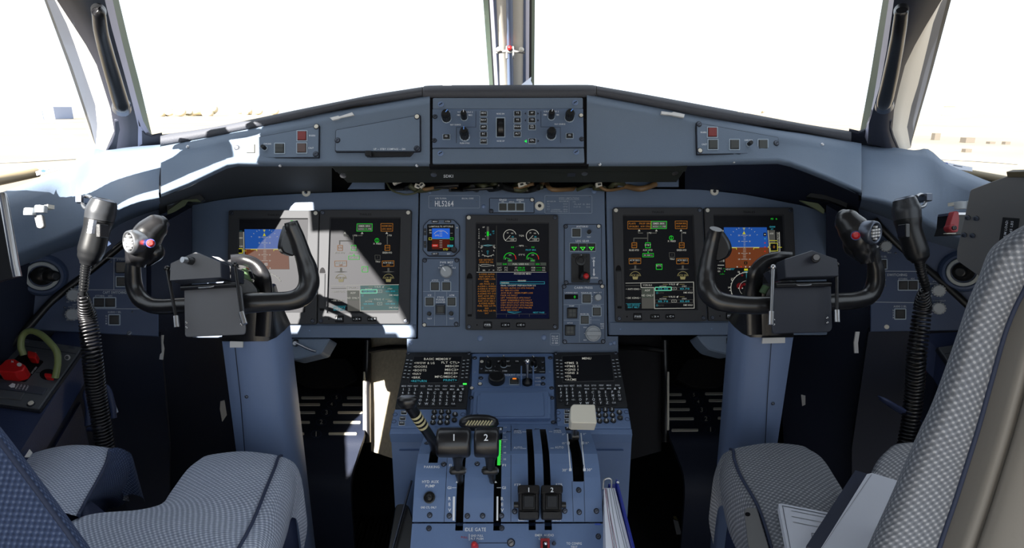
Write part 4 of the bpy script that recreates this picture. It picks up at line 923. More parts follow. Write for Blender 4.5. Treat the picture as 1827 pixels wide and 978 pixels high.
for x, y in ((86, 718), (70, 848)):
    b = MB(MP, CG); b.box(x - 38, y - 40, x + 38, y + 40, .0045, .010, BTNB, 3, 4); b.box(x - 26, y - 28, x + 26, y + 28, .010, .012, BTN, 2, 2); b.line([(x - 26, y), (x + 26, y)], 3, .0123, LINEK); b.line([(x, y - 28), (x, y + 28)], 3, .0123, LINEK)
    b.line([(x - 36, y - 34), (x + 42, y - 34)], 6, .0115, DARK); b.build('guarded_switch', t)
knob(t, MP, 279, 602, 27, .013, KNOBG, CG, h0=.0045, skirt=1.0)
knob(t, MP, 243, 874, 54, .012, KNOBG, CG, mark=None, ang=90, h0=.0045, skirt=1.05, bar=True, ribs=24)
for x, y, w in ((26, 517, 0), (314, 517, 1), (31, 935, 0), (321, 932, 0)): screw(t, MP, x, y, 13, CG, OFFW if w else STEELD, not w, .0045)
for x, y in ((66, 533), (275, 533), (305, 768), (70, 915)): dome(t, MP, x, y, 9, CG, STEELD, 'faceplate_screw')
# ================================================================== GLARESHIELD
shield = thing('glareshield', 'grey blue glareshield with dark padded leather edge spanning below the windscreens', 'glareshield', P(913, 170, 1.25))
GX = lambda x: 1.222 + .034 * (abs(x - 908) / 486 if abs(x - 908) > 140 else .288)       # distance of the trim edge
# padded leather trim in three lengths
def trim(pts):
    rows = [[], [], [], [], [], []]
    for x, y0, y1 in pts:
        d = GX(x) + (.05 * max(0, (abs(x - 908) - 380) / 240))
        tp = P(x, y0, d + .03)
        rows[0].append(tp + V((0, .62, -.22 if abs(x - 908) > 150 else -.22))); rows[1].append(tp + V((0, .02, -.001))); rows[2].append(P(x, lerp(y0, y1, .06), d + .006)); rows[3].append(P(x, lerp(y0, y1, .4), d - .008))
        rows[4].append(P(x, lerp(y0, y1, .85), d - .004)); rows[5].append(P(x, y1 + 1, d + .008))
    b = MB(); b.loft(rows, RUBB, smooth=True, sub=3); return b.build('leather_trim', shield)
trim([(286, 239, 261.5), (340, 232, 251.5), (400, 222, 240), (525, 196, 213.5), (620, 177, 191), (670, 167, 184), (753, 154, 172)])
trim([(754, 154.6, 173), (766, 151, 177), (840, 150.3, 177), (913, 150, 177), (980, 150, 177), (1048, 149.8, 176), (1064, 152, 171)])
trim([(1065, 152.3, 171), (1150, 167, 187), (1259, 187, 209), (1350, 204, 223), (1440, 221, 237), (1519, 233, 254)])
# wings
def wing(cols, name):
    rows = [[] for _ in range(9)]
    for x, yt, yb, dt, db in cols:
        f = min(14, (yb - yt) * .25)
        pts = [(yt - 1, dt + .02), (yt + 1.5, dt + .004), (yt + f, lerp(dt, db, .12) - .004), (yt + f * 1.6, lerp(dt, db, .2)), (yb - 5, lerp(dt, db, .95)), (yb - 1, db - .001), (yb + 2, db + .001), (yb + 6, db + .006), (yb + 7, db + .012)]
        for r_, (y, d) in zip(rows, pts): r_.append(P(x, y, d))
    b = MB(); b.loft(rows, SHIELD, smooth=True, sub=1); return b.build(name, shield)
WL_ = [(287, 262, 346, 1.30, 1.145), (337, 252.6, 326, 1.285, 1.165), (380, 244, 306, 1.275, 1.195), (405, 239, 294, 1.268, 1.215), (425, 234.6, 290, 1.262, 1.228), (500, 218.5, 290, 1.25, 1.232), (564, 204.5, 290, 1.243, 1.226), (640, 192, 290, 1.235, 1.215), (767, 170.5, 290, 1.222, 1.195)]
wing(WL_, 'wing_panel')
WR_ = [(1047, 168.5, 290, 1.222, 1.195), (1180, 193, 290, 1.237, 1.217), (1248, 207, 289, 1.243, 1.226), (1320, 220, 287, 1.252, 1.232), (1388, 233, 286, 1.26, 1.23), (1410, 236, 291, 1.265, 1.22), (1440, 240, 302, 1.275, 1.2), (1480, 247, 318, 1.285, 1.165), (1537, 257, 343, 1.30, 1.145)]
wing(WR_, 'wing_panel')
# shadowed lining from the lip back to the panel
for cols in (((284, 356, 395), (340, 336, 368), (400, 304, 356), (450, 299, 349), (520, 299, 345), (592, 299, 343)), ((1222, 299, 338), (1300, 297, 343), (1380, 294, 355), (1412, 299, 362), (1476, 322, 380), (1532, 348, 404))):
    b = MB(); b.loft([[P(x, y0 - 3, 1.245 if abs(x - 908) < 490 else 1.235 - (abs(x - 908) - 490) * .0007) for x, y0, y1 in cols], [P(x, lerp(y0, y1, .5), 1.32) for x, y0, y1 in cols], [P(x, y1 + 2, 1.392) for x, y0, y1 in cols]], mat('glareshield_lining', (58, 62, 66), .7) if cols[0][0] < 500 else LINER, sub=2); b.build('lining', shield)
# hanging lower flap and the gap behind it
FL = Flat((600, 296, 1.24), (1222, 296, 1.24), (908, 327, 1.285))
flapm = mat('flap_dark_olive', (36, 40, 38), .55)
b = MB(FL); b.plate([(588, 294), (1230, 292), (1207, 326), (620, 327)], -.004, 0, flapm, 1.5); b.plate([(590, 291), (1228, 289), (1223, 303), (600, 304)], .002, .006, flapm, 1.5); fl = b.build('lower_flap', shield)
for x, y in ((612, 313), (774, 311), (1043, 309), (1204, 308.5)): MB(FL).lathe(x, y, [(6, 0), (5.5, .002), (.01, .0025)], METAL, 14).build('flap_screw', shield)
MB(FL).text('SDK1', 800, 314, 5, WHITE, 17, z=.0005).fill([(1013, 309), (1027, 309), (1026, 315), (1012, 315)], .0005, STEELD).build('flap_marking', fl)
b = MB(); b.loft([[P(560, 300, 1.42), P(1260, 300, 1.42)], [P(560, 350, 1.46), P(1260, 350, 1.46)]], DARK, smooth=False); b.build('gap_lining', shield)
for pl in ([(640, 322), (690, 324), (690, 342), (625, 342)], [(1113, 319), (1206, 317), (1206, 338), (1098, 338)]): b = MB(MP); b.plate(pl, .02, .024, PANEL, 1); b.build('hinge_bracket', shield)
# wiring glimpsed in the gap
wt = thing('wire_bundle', 'tangle of loose wires and white connectors in the gap under the flap', 'wiring', P(910, 332, 1.37))
wm = [mat('wire_olive', (64, 66, 44), .5), mat('wire_black', (18, 18, 18), .4), mat('wire_tan', (120, 92, 60), .5)]
for i in range(16):
    x = random.uniform(690, 1110); pts = [P(x + k * random.uniform(14, 26), random.uniform(326, 340), random.uniform(1.33, 1.40)) for k in range(4)]
    MB().sweep(pts, [random.uniform(.003, .007)] * 4, wm[i % 3], 8, sub=4).build('wire', wt)
MB().sweep([P(690, 326, 1.34), P(700, 340, 1.33), P(722, 347, 1.33), P(742, 344, 1.335), P(750, 336, 1.34)], [.002] * 5, wm[0], 8).build('wire', wt)
for x, y, a in ((706, 325, 30), (714, 322, 20), (728, 320, 0), (740, 321, 0), (746, 333, -20), (752, 331, 40), (930, 330, 15), (940, 328, -20), (1068, 330, 10)):
    c = P(x, y, 1.345); u = V((math.cos(R(a)), 0, math.sin(R(a)))); w = u.cross(FW)
    MB().solid(c, u * .007, FW * .006, w * .005, OFFW, .2).solid(c + u * .001 - FW * .0065, u * .0035, FW * .001, w * .002, BTNB).build('connector', wt)

# ---------------------------------------------------------------- autopilot panel (crop 740,130 x4.656)
GP = Prof([(150, 1.233), (292, 1.193)])
CA = (740, 130, 4.656)
t = thing('autopilot_panel', 'autopilot control panel with two rows of black keys, centred in the glareshield', 'control panel', GP.base(908, 232))
b = MB(GP, CA); b.plate([(118, 190), (1440, 190), (1446, 764), (118, 770)], -.02, -.004, DARK); b.build('recess', t)
b = MB(GP, CA); b.plate(rpoly([(150, 210), (1396, 208), (1397, 298), (149, 302)], 14), -.004, .001, SHIELD, 3); b.build('cover_strip', t)
b = MB(GP, CA); b.plate(rpoly([(148, 632), (1404, 627), (1410, 745), (148, 755)], 10), -.004, .001, SHIELD, 3); b.build('cover_strip', t)
b = MB(GP, CA); b.plate([(149, 308), (1397, 304), (1404, 620), (148, 626)], -.004, .003, PANEL, 2); b.build('faceplate', t)
b = MB(GP, CA)
for p in ([(509, 325), (508, 458), (347, 458), (347, 590)], [(1047, 325), (1047, 456), (1208, 458), (1210, 588)]): b.line(p, 3, .0035, LINEK)
for tx, x, y, w in (('CRS', 280, 333, 30), ('V/ILS 1', 384, 333, 56), ('V/ILS 2', 456, 333, 54), ('FMS1', 366, 358, 26), ('FMS2', 462, 358, 34), ('NAV SOURCE', 340, 438, 86), ('PUSH SYNC', 417, 591, 80), ('NOSE DN', 712, 347, 64), ('NOSE UP', 714, 573, 62), ('V/ILS 1', 1098, 328, 56), ('V/ILS 2', 1170, 328, 50), ('FMS', 1084, 356, 30), ('FMS', 1186, 356, 24), ('NAV SOURCE', 1205, 433, 88)):
    b.text(tx, x, y, 12, WHITE, w, z=.0035)
for x, y, s_ in ((918, 345, -1), (1024, 345, 1), (918, 402, -1), (1024, 402, 1), (1026, 573, 1)): b.fill([(x + 7 * s_, y), (x - 6 * s_, y - 11), (x - 6 * s_, y + 11)], .0035, LINEK)
b.fill([(908, 575), (930, 562), (930, 588)], .0036, glow('lit_green_arrow', (40, 240, 90), 1.0)); b.build('lettering', t)
for x, y, tx in ((573, 348, 'HDG'), (573, 405, 'NAV'), (573, 462, 'APP'), (573, 520, 'BC'), (573, 578, 'STBY'), (853, 347, 'VS'), (853, 403, 'VS'), (853, 460, 'VNAV'), (853, 518, 'ALT'), (973, 345, 'AP'), (973, 402, 'YD'), (974, 460, 'CPL|HLD'), (975, 574, 'CPL'), (265, 540, 'FD'), (1285, 532, 'FD')):
    button(t, GP, x, y, 54, 36, BTNB, CA, txt=tx, th=13 if '|' not in tx else 11, h0=.003, up=.004)
kb = glow('knob_mark_blue', (70, 130, 230), .3)
kb = mat('knob_mark_blue_paint', (110, 160, 240), .5)
knob(t, GP, 266, 388, 34, .026, BTNB, CA, h0=.003, skirt=1.2, mark=kb, ang=35, ribs=16); knob(t, GP, 412, 380, 27, .022, BTNB, CA, h0=.003, skirt=1.15, mark=WHITE, ang=0)
knob(t, GP, 1133, 375, 27, .022, BTNB, CA, h0=.003, skirt=1.15, mark=WHITE, ang=14); knob(t, GP, 1283, 382, 34, .026, BTNB, CA, h0=.003, skirt=1.2, mark=kb, ang=40, ribs=16)
knob(t, GP, 417, 538, 34, .03, BTNB, CA, h0=.003, skirt=1.25, mark=kb, ang=0, ribs=10); knob(t, GP, 1132, 530, 34, .026, BTNB, CA, h0=.003, skirt=1.25, ribs=14)
b = MB(GP, CA); b.frame_line(rrect(678, 380, 748, 540), 7, .0034, EDGE); b.box(682, 385, 744, 535, .003, .0034, DARK)
o, ex, ey, n, sc = GP.frame(*b.K(715, 460)); sc /= 4.656; rr = 62 * sc; ww = 20 * sc; c = o + n * (-.004)
N_ = 26
for i in range(N_):
    a0, a1 = math.pi * i / N_, math.pi * (i + 1) / N_; k = 1.0 if i % 2 else .95
    q = lambda a, s_: c + ex * (s_ * ww) + (ey * math.cos(a) + n * math.sin(a)) * rr * k
    b.add([q(a0, -1), q(a0, 1), q(a1, 1), q(a1, -1)], [(0, 3, 2, 1)], BTNB)
for s_ in (-1, 1): b.add([c + ex * s_ * ww] + [c + ex * s_ * ww + (ey * math.cos(math.pi * i / 12) + n * math.sin(math.pi * i / 12)) * rr for i in range(13)], [(0, i, i + 1) for i in range(1, 13)], BTNB)
b.build('thumb_wheel', t)
for x, y in ((217, 265), (1332, 252), (215, 672), (1340, 662)): screw(t, GP, x, y, 25, CA, RIVET, True, .0005, 'cover_screw', cup=False)
for x, y, w in ((170, 370, 0), (165, 568, 0), (1380, 360, 1), (1385, 556, 0)): screw(t, GP, x, y, 16, CA, OFFW if w else STEELD, not w, .0025)

# ---------------------------------------------------------------- wing panels
WLS = Flat((425, 255, 1.256), (767, 200, 1.216), (767, 288, 1.197)); WRS = Flat((1390, 252, 1.256), (1047, 200, 1.216), (1047, 288, 1.197))
CL = (400, 140, 4.808); CRR = (1040, 140, 4.5675)
H0 = .006
t = thing('warning_panel', 'tapered panel with red WARN key on the sunlit end of the glareshield', 'control panel', WLS.pt(500, 265, 0))
fp = [(100, 548), (826, 410), (822, 688), (95, 695)]
b = MB(WLS, CL); b.plate(rpoly(fp, 8), -.004, H0 - .002, LINEK); b.plate(rpoly(inset(fp, 6), 6), H0 - .002, H0, SHIELD, 2); b.build('faceplate', t)
b = MB(WLS, CL); b.text('WARN', 765, 501, 15, WHITE, 54, z=H0 + .0004); b.text('CAUT', 757, 607, 15, WHITE, 46, z=H0 + .0004); b.text('CHRONO', 385, 572, 13, WHITE, 66, z=H0 + .0004); b.build('lettering', t)
for x, y, M in ((245, 614, BTN), (490, 611, BTN), (681, 504, REDL), (679, 608, BRNL)):
    bt = button(t, WLS, x, y, 78, 80, M, CL, h0=H0, name='push_button' if M is BTN else 'warning_light')
    if M is REDL: bt['label'] = 'red warning light'
    if M is BRNL: bt['label'] = 'brown caution light'
MB(WLS, CL).line([(455, 611), (527, 611)], 3, H0 + .0034, LINEK).build('key_divider', t)
knob(t, WLS, 365, 610, 19, .012, BTNB, CL, h0=H0, skirt=1.2, name='chronometer_button')
for x, y, w in ((125, 605, 0), (803, 424, 1), (797, 660, 0)): screw(t, WLS, x, y, 19, CL, OFFW if w else STEELD, not w, H0)
for x, y in ((307, 543), (582, 625)): dome(t, WLS, x, y, 12, CL, STEELD, 'faceplate_screw')
t = thing('compass_cover', 'blank tapered cover plate lettered STBY COMPASS with a black slide below', 'cover plate', WLS.pt(680, 245, 0))
fp = [(962, 449), (1690, 318), (1692, 636), (1640, 640), (957, 640)]
b = MB(WLS, CL); b.plate(rpoly(fp, 16), -.004, H0 - .002, LINEK); b.plate(rpoly(inset(fp, 8), 12), H0 - .002, H0 + .001, SHIELD, 3); b.build('faceplate', t)
MB(WLS, CL).text('UP -- STBY COMPASS -- DN', 1428, 618, 15, WHITE, 270, z=H0 + .0014).build('lettering', t)
b = MB(WLS, CL); b.plate(rpoly([(1235, 642), (1630, 640), (1600, 676), (1245, 680)], 8), -.003, H0 - .001, BTNB, 2); b.build('slide_slot', t)
b = MB(WLS, CL); b.plate(rrect(1226, 640, 1280, 686, 12), H0 - .001, H0 + .007, BTNB, 4); b.build('slide_handle', t)
for x, y, w in ((984, 543, 0), (1663, 342, 1), (1660, 612, 0)): screw(t, WLS, x, y, 19, CL, OFFW if w else STEELD, not w, H0 + .001)
for x, y in ((1605, 391), (1128, 588)): dome(t, WLS, x, y, 12, CL, STEELD, 'faceplate_screw')
t = thing('warning_panel', 'tapered panel with red WARN key on the shaded end of the glareshield', 'control panel', WRS.pt(1310, 258, 0))
fp = [(914, 366), (1584, 486), (1588, 622), (921, 628)]
b = MB(WRS, CRR); b.plate(rpoly(fp, 8), -.004, H0 - .002, LINEK); b.plate(rpoly(inset(fp, 6), 6), H0 - .002, H0, SHIELD, 2); b.build('faceplate', t)
b = MB(WRS, CRR); b.text('WARN', 971, 450, 14, WHITE, 48, z=H0 + .0004); b.text('CAUT', 979, 547, 14, WHITE, 42, z=H0 + .0004); b.text('CHRONO', 1337, 513, 13, WHITE, 66, z=H0 + .0004); b.build('lettering', t)
for x, y, M in ((1043, 450, REDL), (1048, 549, BTN), (1222, 549, BTN), (1453, 549, BTN)):
    bt = button(t, WRS, x, y, 74, 76, M, CRR, h0=H0, name='push_button' if M is BTN else 'warning_light')
    if M is REDL: bt['label'] = 'red warning light'
knob(t, WRS, 1338, 547, 18, .012, BTNB, CRR, h0=H0, skirt=1.2, name='chronometer_button')
for x, y, w in ((935, 383, 0), (943, 598, 1), (1562, 538, 0)): screw(t, WRS, x, y, 18, CRR, OFFW if w else STEELD, not w, H0)
for x, y in ((1137, 563), (1390, 483)): dome(t, WRS, x, y, 12, CRR, STEELD, 'faceplate_screw')
for S_, cr, pl, lb in ((WLS, CL, [(918, 350), (990, 332), (1002, 338), (1108, 303), (1125, 327), (1010, 352), (992, 360), (940, 371)], 'torn white tape strip on the glareshield above the compass cover'),
                       (WRS, CRR, [(630, 279), (712, 290), (730, 285), (819, 304), (812, 331), (740, 318), (715, 312), (626, 302)], 'torn white tape strip on the plain wing of the glareshield')):
    b = MB(S_, cr); b.plate(pl, .003, .0075, TAPE, 2); tag(b.build('tape_strip'), lb, 'tape', 'scraps of white tape')
for S_, x, y in ((WLS, 500, 296), (WLS, 744, 296), (WRS, 1070, 294), (WRS, 1309, 289), (WRS, 1467, 258), (WLS, 335, 262)):
    dome(shield, S_, x, y, 3.2, M=METAL, name='edge_screw')
# ================================================================== CONTROL COLUMNS AND YOKES
def ctrack(f): return lambda l: [f(*a) for a in l]
YK = mat('yoke_black_metal', (26, 26, 28), 0.28, spec=0.6, mott=.15, mscale=30)
BOARD = mat('clipboard_grey_lit', (100, 101, 105), 0.5, mott=.04)  # clip grey lightened to carry the sun on its side
BOARD_SHADED = mat('clipboard_grey_shaded', (44, 48, 60), 0.45, mott=.04)  # darker copy for the shaded clip and hood sides, shade in the colour
COLB = mat('column_blue_paint', (112, 130, 164), 0.5, spec=.3, mott=.05)
GREENM = mat('hub_green_primer', (92, 120, 84), .6)
SILV = mat('silver_grey_metal', (150, 152, 156), .3, metal=.9)

def pip(*l): return [P(*a) for a in l]
def column(label, q):
    """q: picture points; top corners, bottom corners, seam, boot"""
    t = thing('control_column', label, 'control column', P(q['bot'][0], 980, 1.22), 'control columns in front of the two seats')
    b = MB(); (xl0, xr0, y0), (xl1, xr1, y1) = q['top'], q['bot']
    D0, D1 = 1.105, 1.175
    def ring(xl, xr, y, D, dp=.11):
        r_ = [(0, .5), (.02, .18), (.1, 0), (.5, -.015), (.9, 0), (.98, .18), (1, .5), (.98, .85), (.9, 1), (.1, 1), (.02, .85)]
        return [P(lerp(xl, xr, u), y, D) + V((0, dp * v, 0)) for u, v in r_]
    # the fore face follows the picture; carried straight down to the floor
    tp, bt = ring(xl0, xr0, y0, D0), ring(xl1, xr1, y1, D1)
    low = [p + (p - a) * 1.6 for a, p in zip(tp, bt)]
    for p in low: p.z = max(p.z, .004)
    b.loft([[r_[i % 11] for i in range(12)] for r_ in (low, bt, tp)], COLB, smooth=True); b.add(tp, [tuple(range(11))], COLB)
    b.build('column_casing', t)
    S_ = Flat((xl0, y0, D0 - .002), (xr0, y0, D0 - .002), ((xl1 + xr1) / 2, y1, D1 - .002))
    sx0, sx1 = q['seam']
    b = MB(S_); b.line([(sx0, y0), (lerp(sx0, sx1, .5), (y0 + y1) / 2), (sx1, y1 + 40)], 1.4, .002, LINEK); b.build('casing_seam', t)
    for x, y in q['screws']: dome(t, S_, x, y, 3.2, M=STEELD, name='casing_screw')
    return t, S_, ring, D0
def make_column(label, mir, top, bot, seam, screws, boot):
    t, S_, ring, D0 = column(label, dict(top=top, bot=bot, seam=seam, screws=screws))
    b = MB()
    # black boot between casing and hub, then the arched neck
    xl0, xr0, y0 = top
    r1 = ring(xl0 - 1, xr0 + 1, y0 + 1, D0 - .003); r2 = ring(boot[0], boot[1], boot[2], D0 - .012, .07); r3 = ring(boot[3], boot[4], boot[5], D0 - .02, .05)
    b.loft([[r_[i % 11] for i in range(12)] for r_ in (r1, r2, r3)], SATIN, smooth=True); b.add(r3, [tuple(range(11))], SATIN)
    b.build('boot', t)
    return t
make_column('blue control column beside the sunlit display screens', False, (386, 487, 608), (412, 512, 810), (419, 441), ((440, 708),), (392, 483, 562, 402, 478, 520))
make_column('blue control column beside the shaded display screens', True, (1330, 1425, 601), (1312, 1394, 800), (1376, 1362), ((1379, 720),), (1337, 1420, 556, 1346, 1412, 520))

def arch(name, parent, pts, w, M, depth):
    """hub cover: a band that follows an arch, with depth going forward"""
    b = MB(); rows = []
    n = len(pts)
    for i, (x, y, D) in enumerate(pts):
        a = Vector(pts[max(i - 1, 0)][:2]); c = Vector(pts[min(i + 1, n - 1)][:2]); tt = (c - a).normalized(); nn = Vector((-tt.y, tt.x))
        o = Vector((x, y)); ww = w[i]
        rows.append([P(*(o + nn * ww), D + depth), P(*(o + nn * ww), D + .012), P(*(o + nn * ww * .8), D), P(*o, D - .004), P(*(o - nn * ww * .8), D), P(*(o - nn * ww), D + .012), P(*(o - nn * ww), D + depth)])
    b.loft(rows, M, smooth=True, sub=2, sub2=4)
    return b.build(name, parent)

def yoke(label, T, sun):
    """T maps the left-hand picture points of one yoke onto this one"""
    pts = T['horn_a']
    t = thing('control_yoke', label, 'control yoke', P(T['hub'][0], T['hub'][1], 1.04), 'control yokes')
    b = MB(); b.sweep(pip(*[p[:3] for p in T['bar']]), [p[3] for p in T['bar']], YK, 18, sub=7); b.build('yoke_bar', t)
    hb = MB(); hx, hy = T['hub']
    arch('hub_cover', t, T['arch'], T['archw'], SATIN, .09)
    b = MB(); a_, c_ = T['inner']; b.sweep(pip(*a_), [.009] * len(a_), GREENM, 10, sub=4); b.build('primed_bracket', t)
    b = MB(); b.sweep([P(hx, hy, .985), P(hx, hy, 1.03), P(hx, hy, 1.12)], [.03, .034, .036], SATIN, 18, sub=3); b.build('hub_shaft', t)
    # plain horn paddle
    b = MB(); pd = T['paddle']
    S_ = Flat((pd[0][0], pd[0][1], .985), (pd[2][0], pd[2][1], .995), (pd[3][0], pd[3][1], .992)); b.S = S_
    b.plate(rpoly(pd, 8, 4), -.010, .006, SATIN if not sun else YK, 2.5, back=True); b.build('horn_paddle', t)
    # grip head: pear shaped body, switch ring, red button, trigger
    b = MB(); hp = T['head']; b.sweep(pip(*[p[:3] for p in hp]), [p[3] for p in hp], YK, 18, sub=6, flat=(T['hflat'], 1.15)); gh = b.build('grip_head', t)
    b = MB(); tr = T['trigger']; b.sweep(pip(*[p[:3] for p in tr]), [p[3] for p in tr], SATIN, 14, sub=5); b.build('trigger_guard', t)
    rx, ry, rr, ax = T['ring']; c = P(rx, ry, .955); ax = Vector(ax).normalized(); u = ax.cross(V((0, 0, 1))).normalized(); w = u.cross(ax)
    sc = .955 / F
    def ringpts(r_, h): return [c + ax * h + (u * math.cos(a) * .86 + w * math.sin(a)) * r_ * sc for a in [2 * math.pi * i / 24 for i in range(24)]]
    prof = [(rr * .75, -.028), (rr * .98, -.008), (rr, .0), (rr * .93, .006), (rr * .78, .007), (rr * .7, .003)]
    b = MB(); vs = [v for r_, h in prof for v in ringpts(r_, h)]
    b.add(vs, [(k * 24 + i, k * 24 + (i + 1) % 24, (k + 1) * 24 + (i + 1) % 24, (k + 1) * 24 + i) for k in range(5) for i in range(24)], SILV if sun else STEELD, True)  # sunlight put into the ring colour: paler metal on the sunlit yoke
    b.add(ringpts(rr * .72, .0025), [tuple(range(24))], DARK); rg = b.build('switch_ring', gh)
    b = MB()
    for i in range(-2, 3):
        for j in (-1, 0, 1):
            if abs(i) == 2 and j: continue
            q = c + ax * .005 + u * (j * rr * .34 * sc) + w * (i * rr * .24 * sc); b.solid(q, u * rr * .13 * sc, w * rr * .085 * sc, ax * .0025, TAPE, .2)
    b.build('trim_rocker', rg)
    bx, by, br = T['red']; c2 = P(bx, by, .958); RD = (c2 - EYE).normalized()
    b = MB(); b.sweep([c2 + RD * .014, c2 + RD * .006, c2 + RD * .001], [br * 1.2 * .945 / F] * 3, mat('button_collar_blue', (60, 80, 150), .4), 16, sub=1); b.build('button_collar', gh)
    b = MB(); b.sweep([c2 + RD * .01, c2 - RD * .004, c2 - RD * .007], [br * .945 / F, br * .945 / F, br * .5 * .945 / F], RED if not sun else mat('sunlit_red_plastic', (214, 60, 58), .4), 16, sub=1); b.build('red_button', gh)['label'] = 'red autopilot button'  # paler red stands in for sun on the button
    return t
def LP(x, y, d): return (200 + x / 3.26, 340 + y / 3.26, d)
def RP(x, y, d): return (1230 + x / 3.2595, 340 + y / 3.2595, d)
LT = dict(hub=(425, 530), horn_a=None,
    bar=[LP(112, 330, .975) + (.0095,), LP(122, 400, .98) + (.0105,), LP(122, 480, .985) + (.0115,), LP(130, 560, .99) + (.0125,), LP(165, 630, .99) + (.013,), LP(230, 668, .985) + (.0125,), LP(310, 675, .98) + (.0125,), LP(420, 668, .975) + (.0125,),
         LP(560, 668, .97) + (.013,), LP(700, 668, .975) + (.015,), LP(800, 655, .98) + (.0165,), LP(920, 648, .985) + (.0155,), LP(1040, 640, .99) + (.0155,), LP(1110, 610, .995) + (.0165,), LP(1145, 545, 1.0) + (.0165,), LP(1138, 460, 1.0) + (.0155,), LP(1108, 370, .995) + (.013,), LP(1078, 280, .99) + (.012,), LP(1050, 215, .985) + (.0115,), LP(1040, 183, .983) + (.0105,)],
    arch=[LP(690, 405, 1.04), LP(760, 402, 1.03), LP(830, 432, 1.03), LP(872, 500, 1.03), LP(885, 590, 1.04), LP(890, 680, 1.05), LP(880, 850, 1.06)], archw=[10, 10, 12, 15, 15, 15, 15],
    inner=([LP(755, 460, 1.03), LP(775, 520, 1.03), LP(810, 575, 1.03), LP(830, 600, 1.03)], None),
    paddle=[LP(1008, 200, 0)[:2], LP(1030, 205, 0)[:2], LP(1062, 370, 0)[:2], LP(1045, 384, 0)[:2], LP(992, 365, 0)[:2], LP(974, 335, 0)[:2], LP(985, 270, 0)[:2]],
    head=[LP(150, 440, .98) + (.010,), LP(165, 380, .98) + (.017,), LP(185, 310, .98) + (.022,), LP(215, 250, .985) + (.022,), LP(262, 205, .99) + (.019,), LP(305, 180, 1.0) + (.010,)], hflat=(0, 1, 0),
    trigger=[LP(240, 330, .99) + (.012,), LP(255, 360, .99) + (.013,), LP(215, 405, .99) + (.009,), LP(170, 425, .985) + (.006,)],
    ring=(200 + 118 / 3.26, 340 + 300 / 3.26, 22, (-.42, -.85, .12)), red=(200 + 224 / 3.26, 340 + 307 / 3.26, 6.6))
yoke('sunlit control yoke with switch ring paled for the sun and raised clip', LT, True)
RT_ = dict(hub=(1402, 535), horn_a=None,
    bar=[RP(1062, 330, .975) + (.0095,), RP(1072, 400, .98) + (.0105,), RP(1085, 470, .985) + (.0125,), RP(1078, 550, .99) + (.0135,), RP(1040, 615, .99) + (.0135,), RP(960, 640, .985) + (.0135,), RP(860, 648, .98) + (.014,), RP(740, 655, .975) + (.0135,),
         RP(600, 660, .97) + (.013,), RP(480, 665, .975) + (.0135,), RP(380, 668, .98) + (.0145,), RP(260, 660, .985) + (.0145,), RP(165, 640, .99) + (.0155,), RP(110, 590, .995) + (.0165,), RP(98, 520, 1.0) + (.0155,), RP(106, 440, 1.0) + (.014,), RP(122, 350, .995) + (.0125,), RP(140, 275, .99) + (.0115,), RP(155, 224, .983) + (.0100,)],
    arch=[RP(600, 385, 1.04), RP(520, 385, 1.03), RP(440, 415, 1.03), RP(390, 480, 1.03), RP(375, 570, 1.04), RP(370, 660, 1.05), RP(375, 840, 1.06)], archw=[9, 9, 12, 15, 15, 15, 15],
    inner=([RP(455, 560, 1.03), RP(448, 575, 1.03), RP(440, 590, 1.03), RP(436, 600, 1.03)], None),
    paddle=[RP(192, 240, 0)[:2], RP(172, 238, 0)[:2], RP(152, 405, 0)[:2], RP(175, 412, 0)[:2], RP(222, 392, 0)[:2], RP(243, 350, 0)[:2], RP(232, 300, 0)[:2]],
    head=[RP(1035, 420, .98) + (.010,), RP(1015, 350, .98) + (.018,), RP(990, 285, .98) + (.023,), RP(955, 225, .985) + (.023,), RP(915, 175, .99) + (.019,), RP(885, 140, 1.0) + (.010,)], hflat=(0, 1, 0),
    trigger=[RP(940, 290, .99) + (.012,), RP(945, 335, .99) + (.012,), RP(990, 385, .985) + (.008,), RP(1030, 395, .985) + (.006,)],
    ring=(1230 + 1062 / 3.2595, 340 + 245 / 3.2595, 22, (.42, -.85, .12)), red=(1230 + 968 / 3.2595, 340 + 262 / 3.2595, 7))
yoke('shaded control yoke with switch ring darkened for the shade and glossy red button', RT_, False)

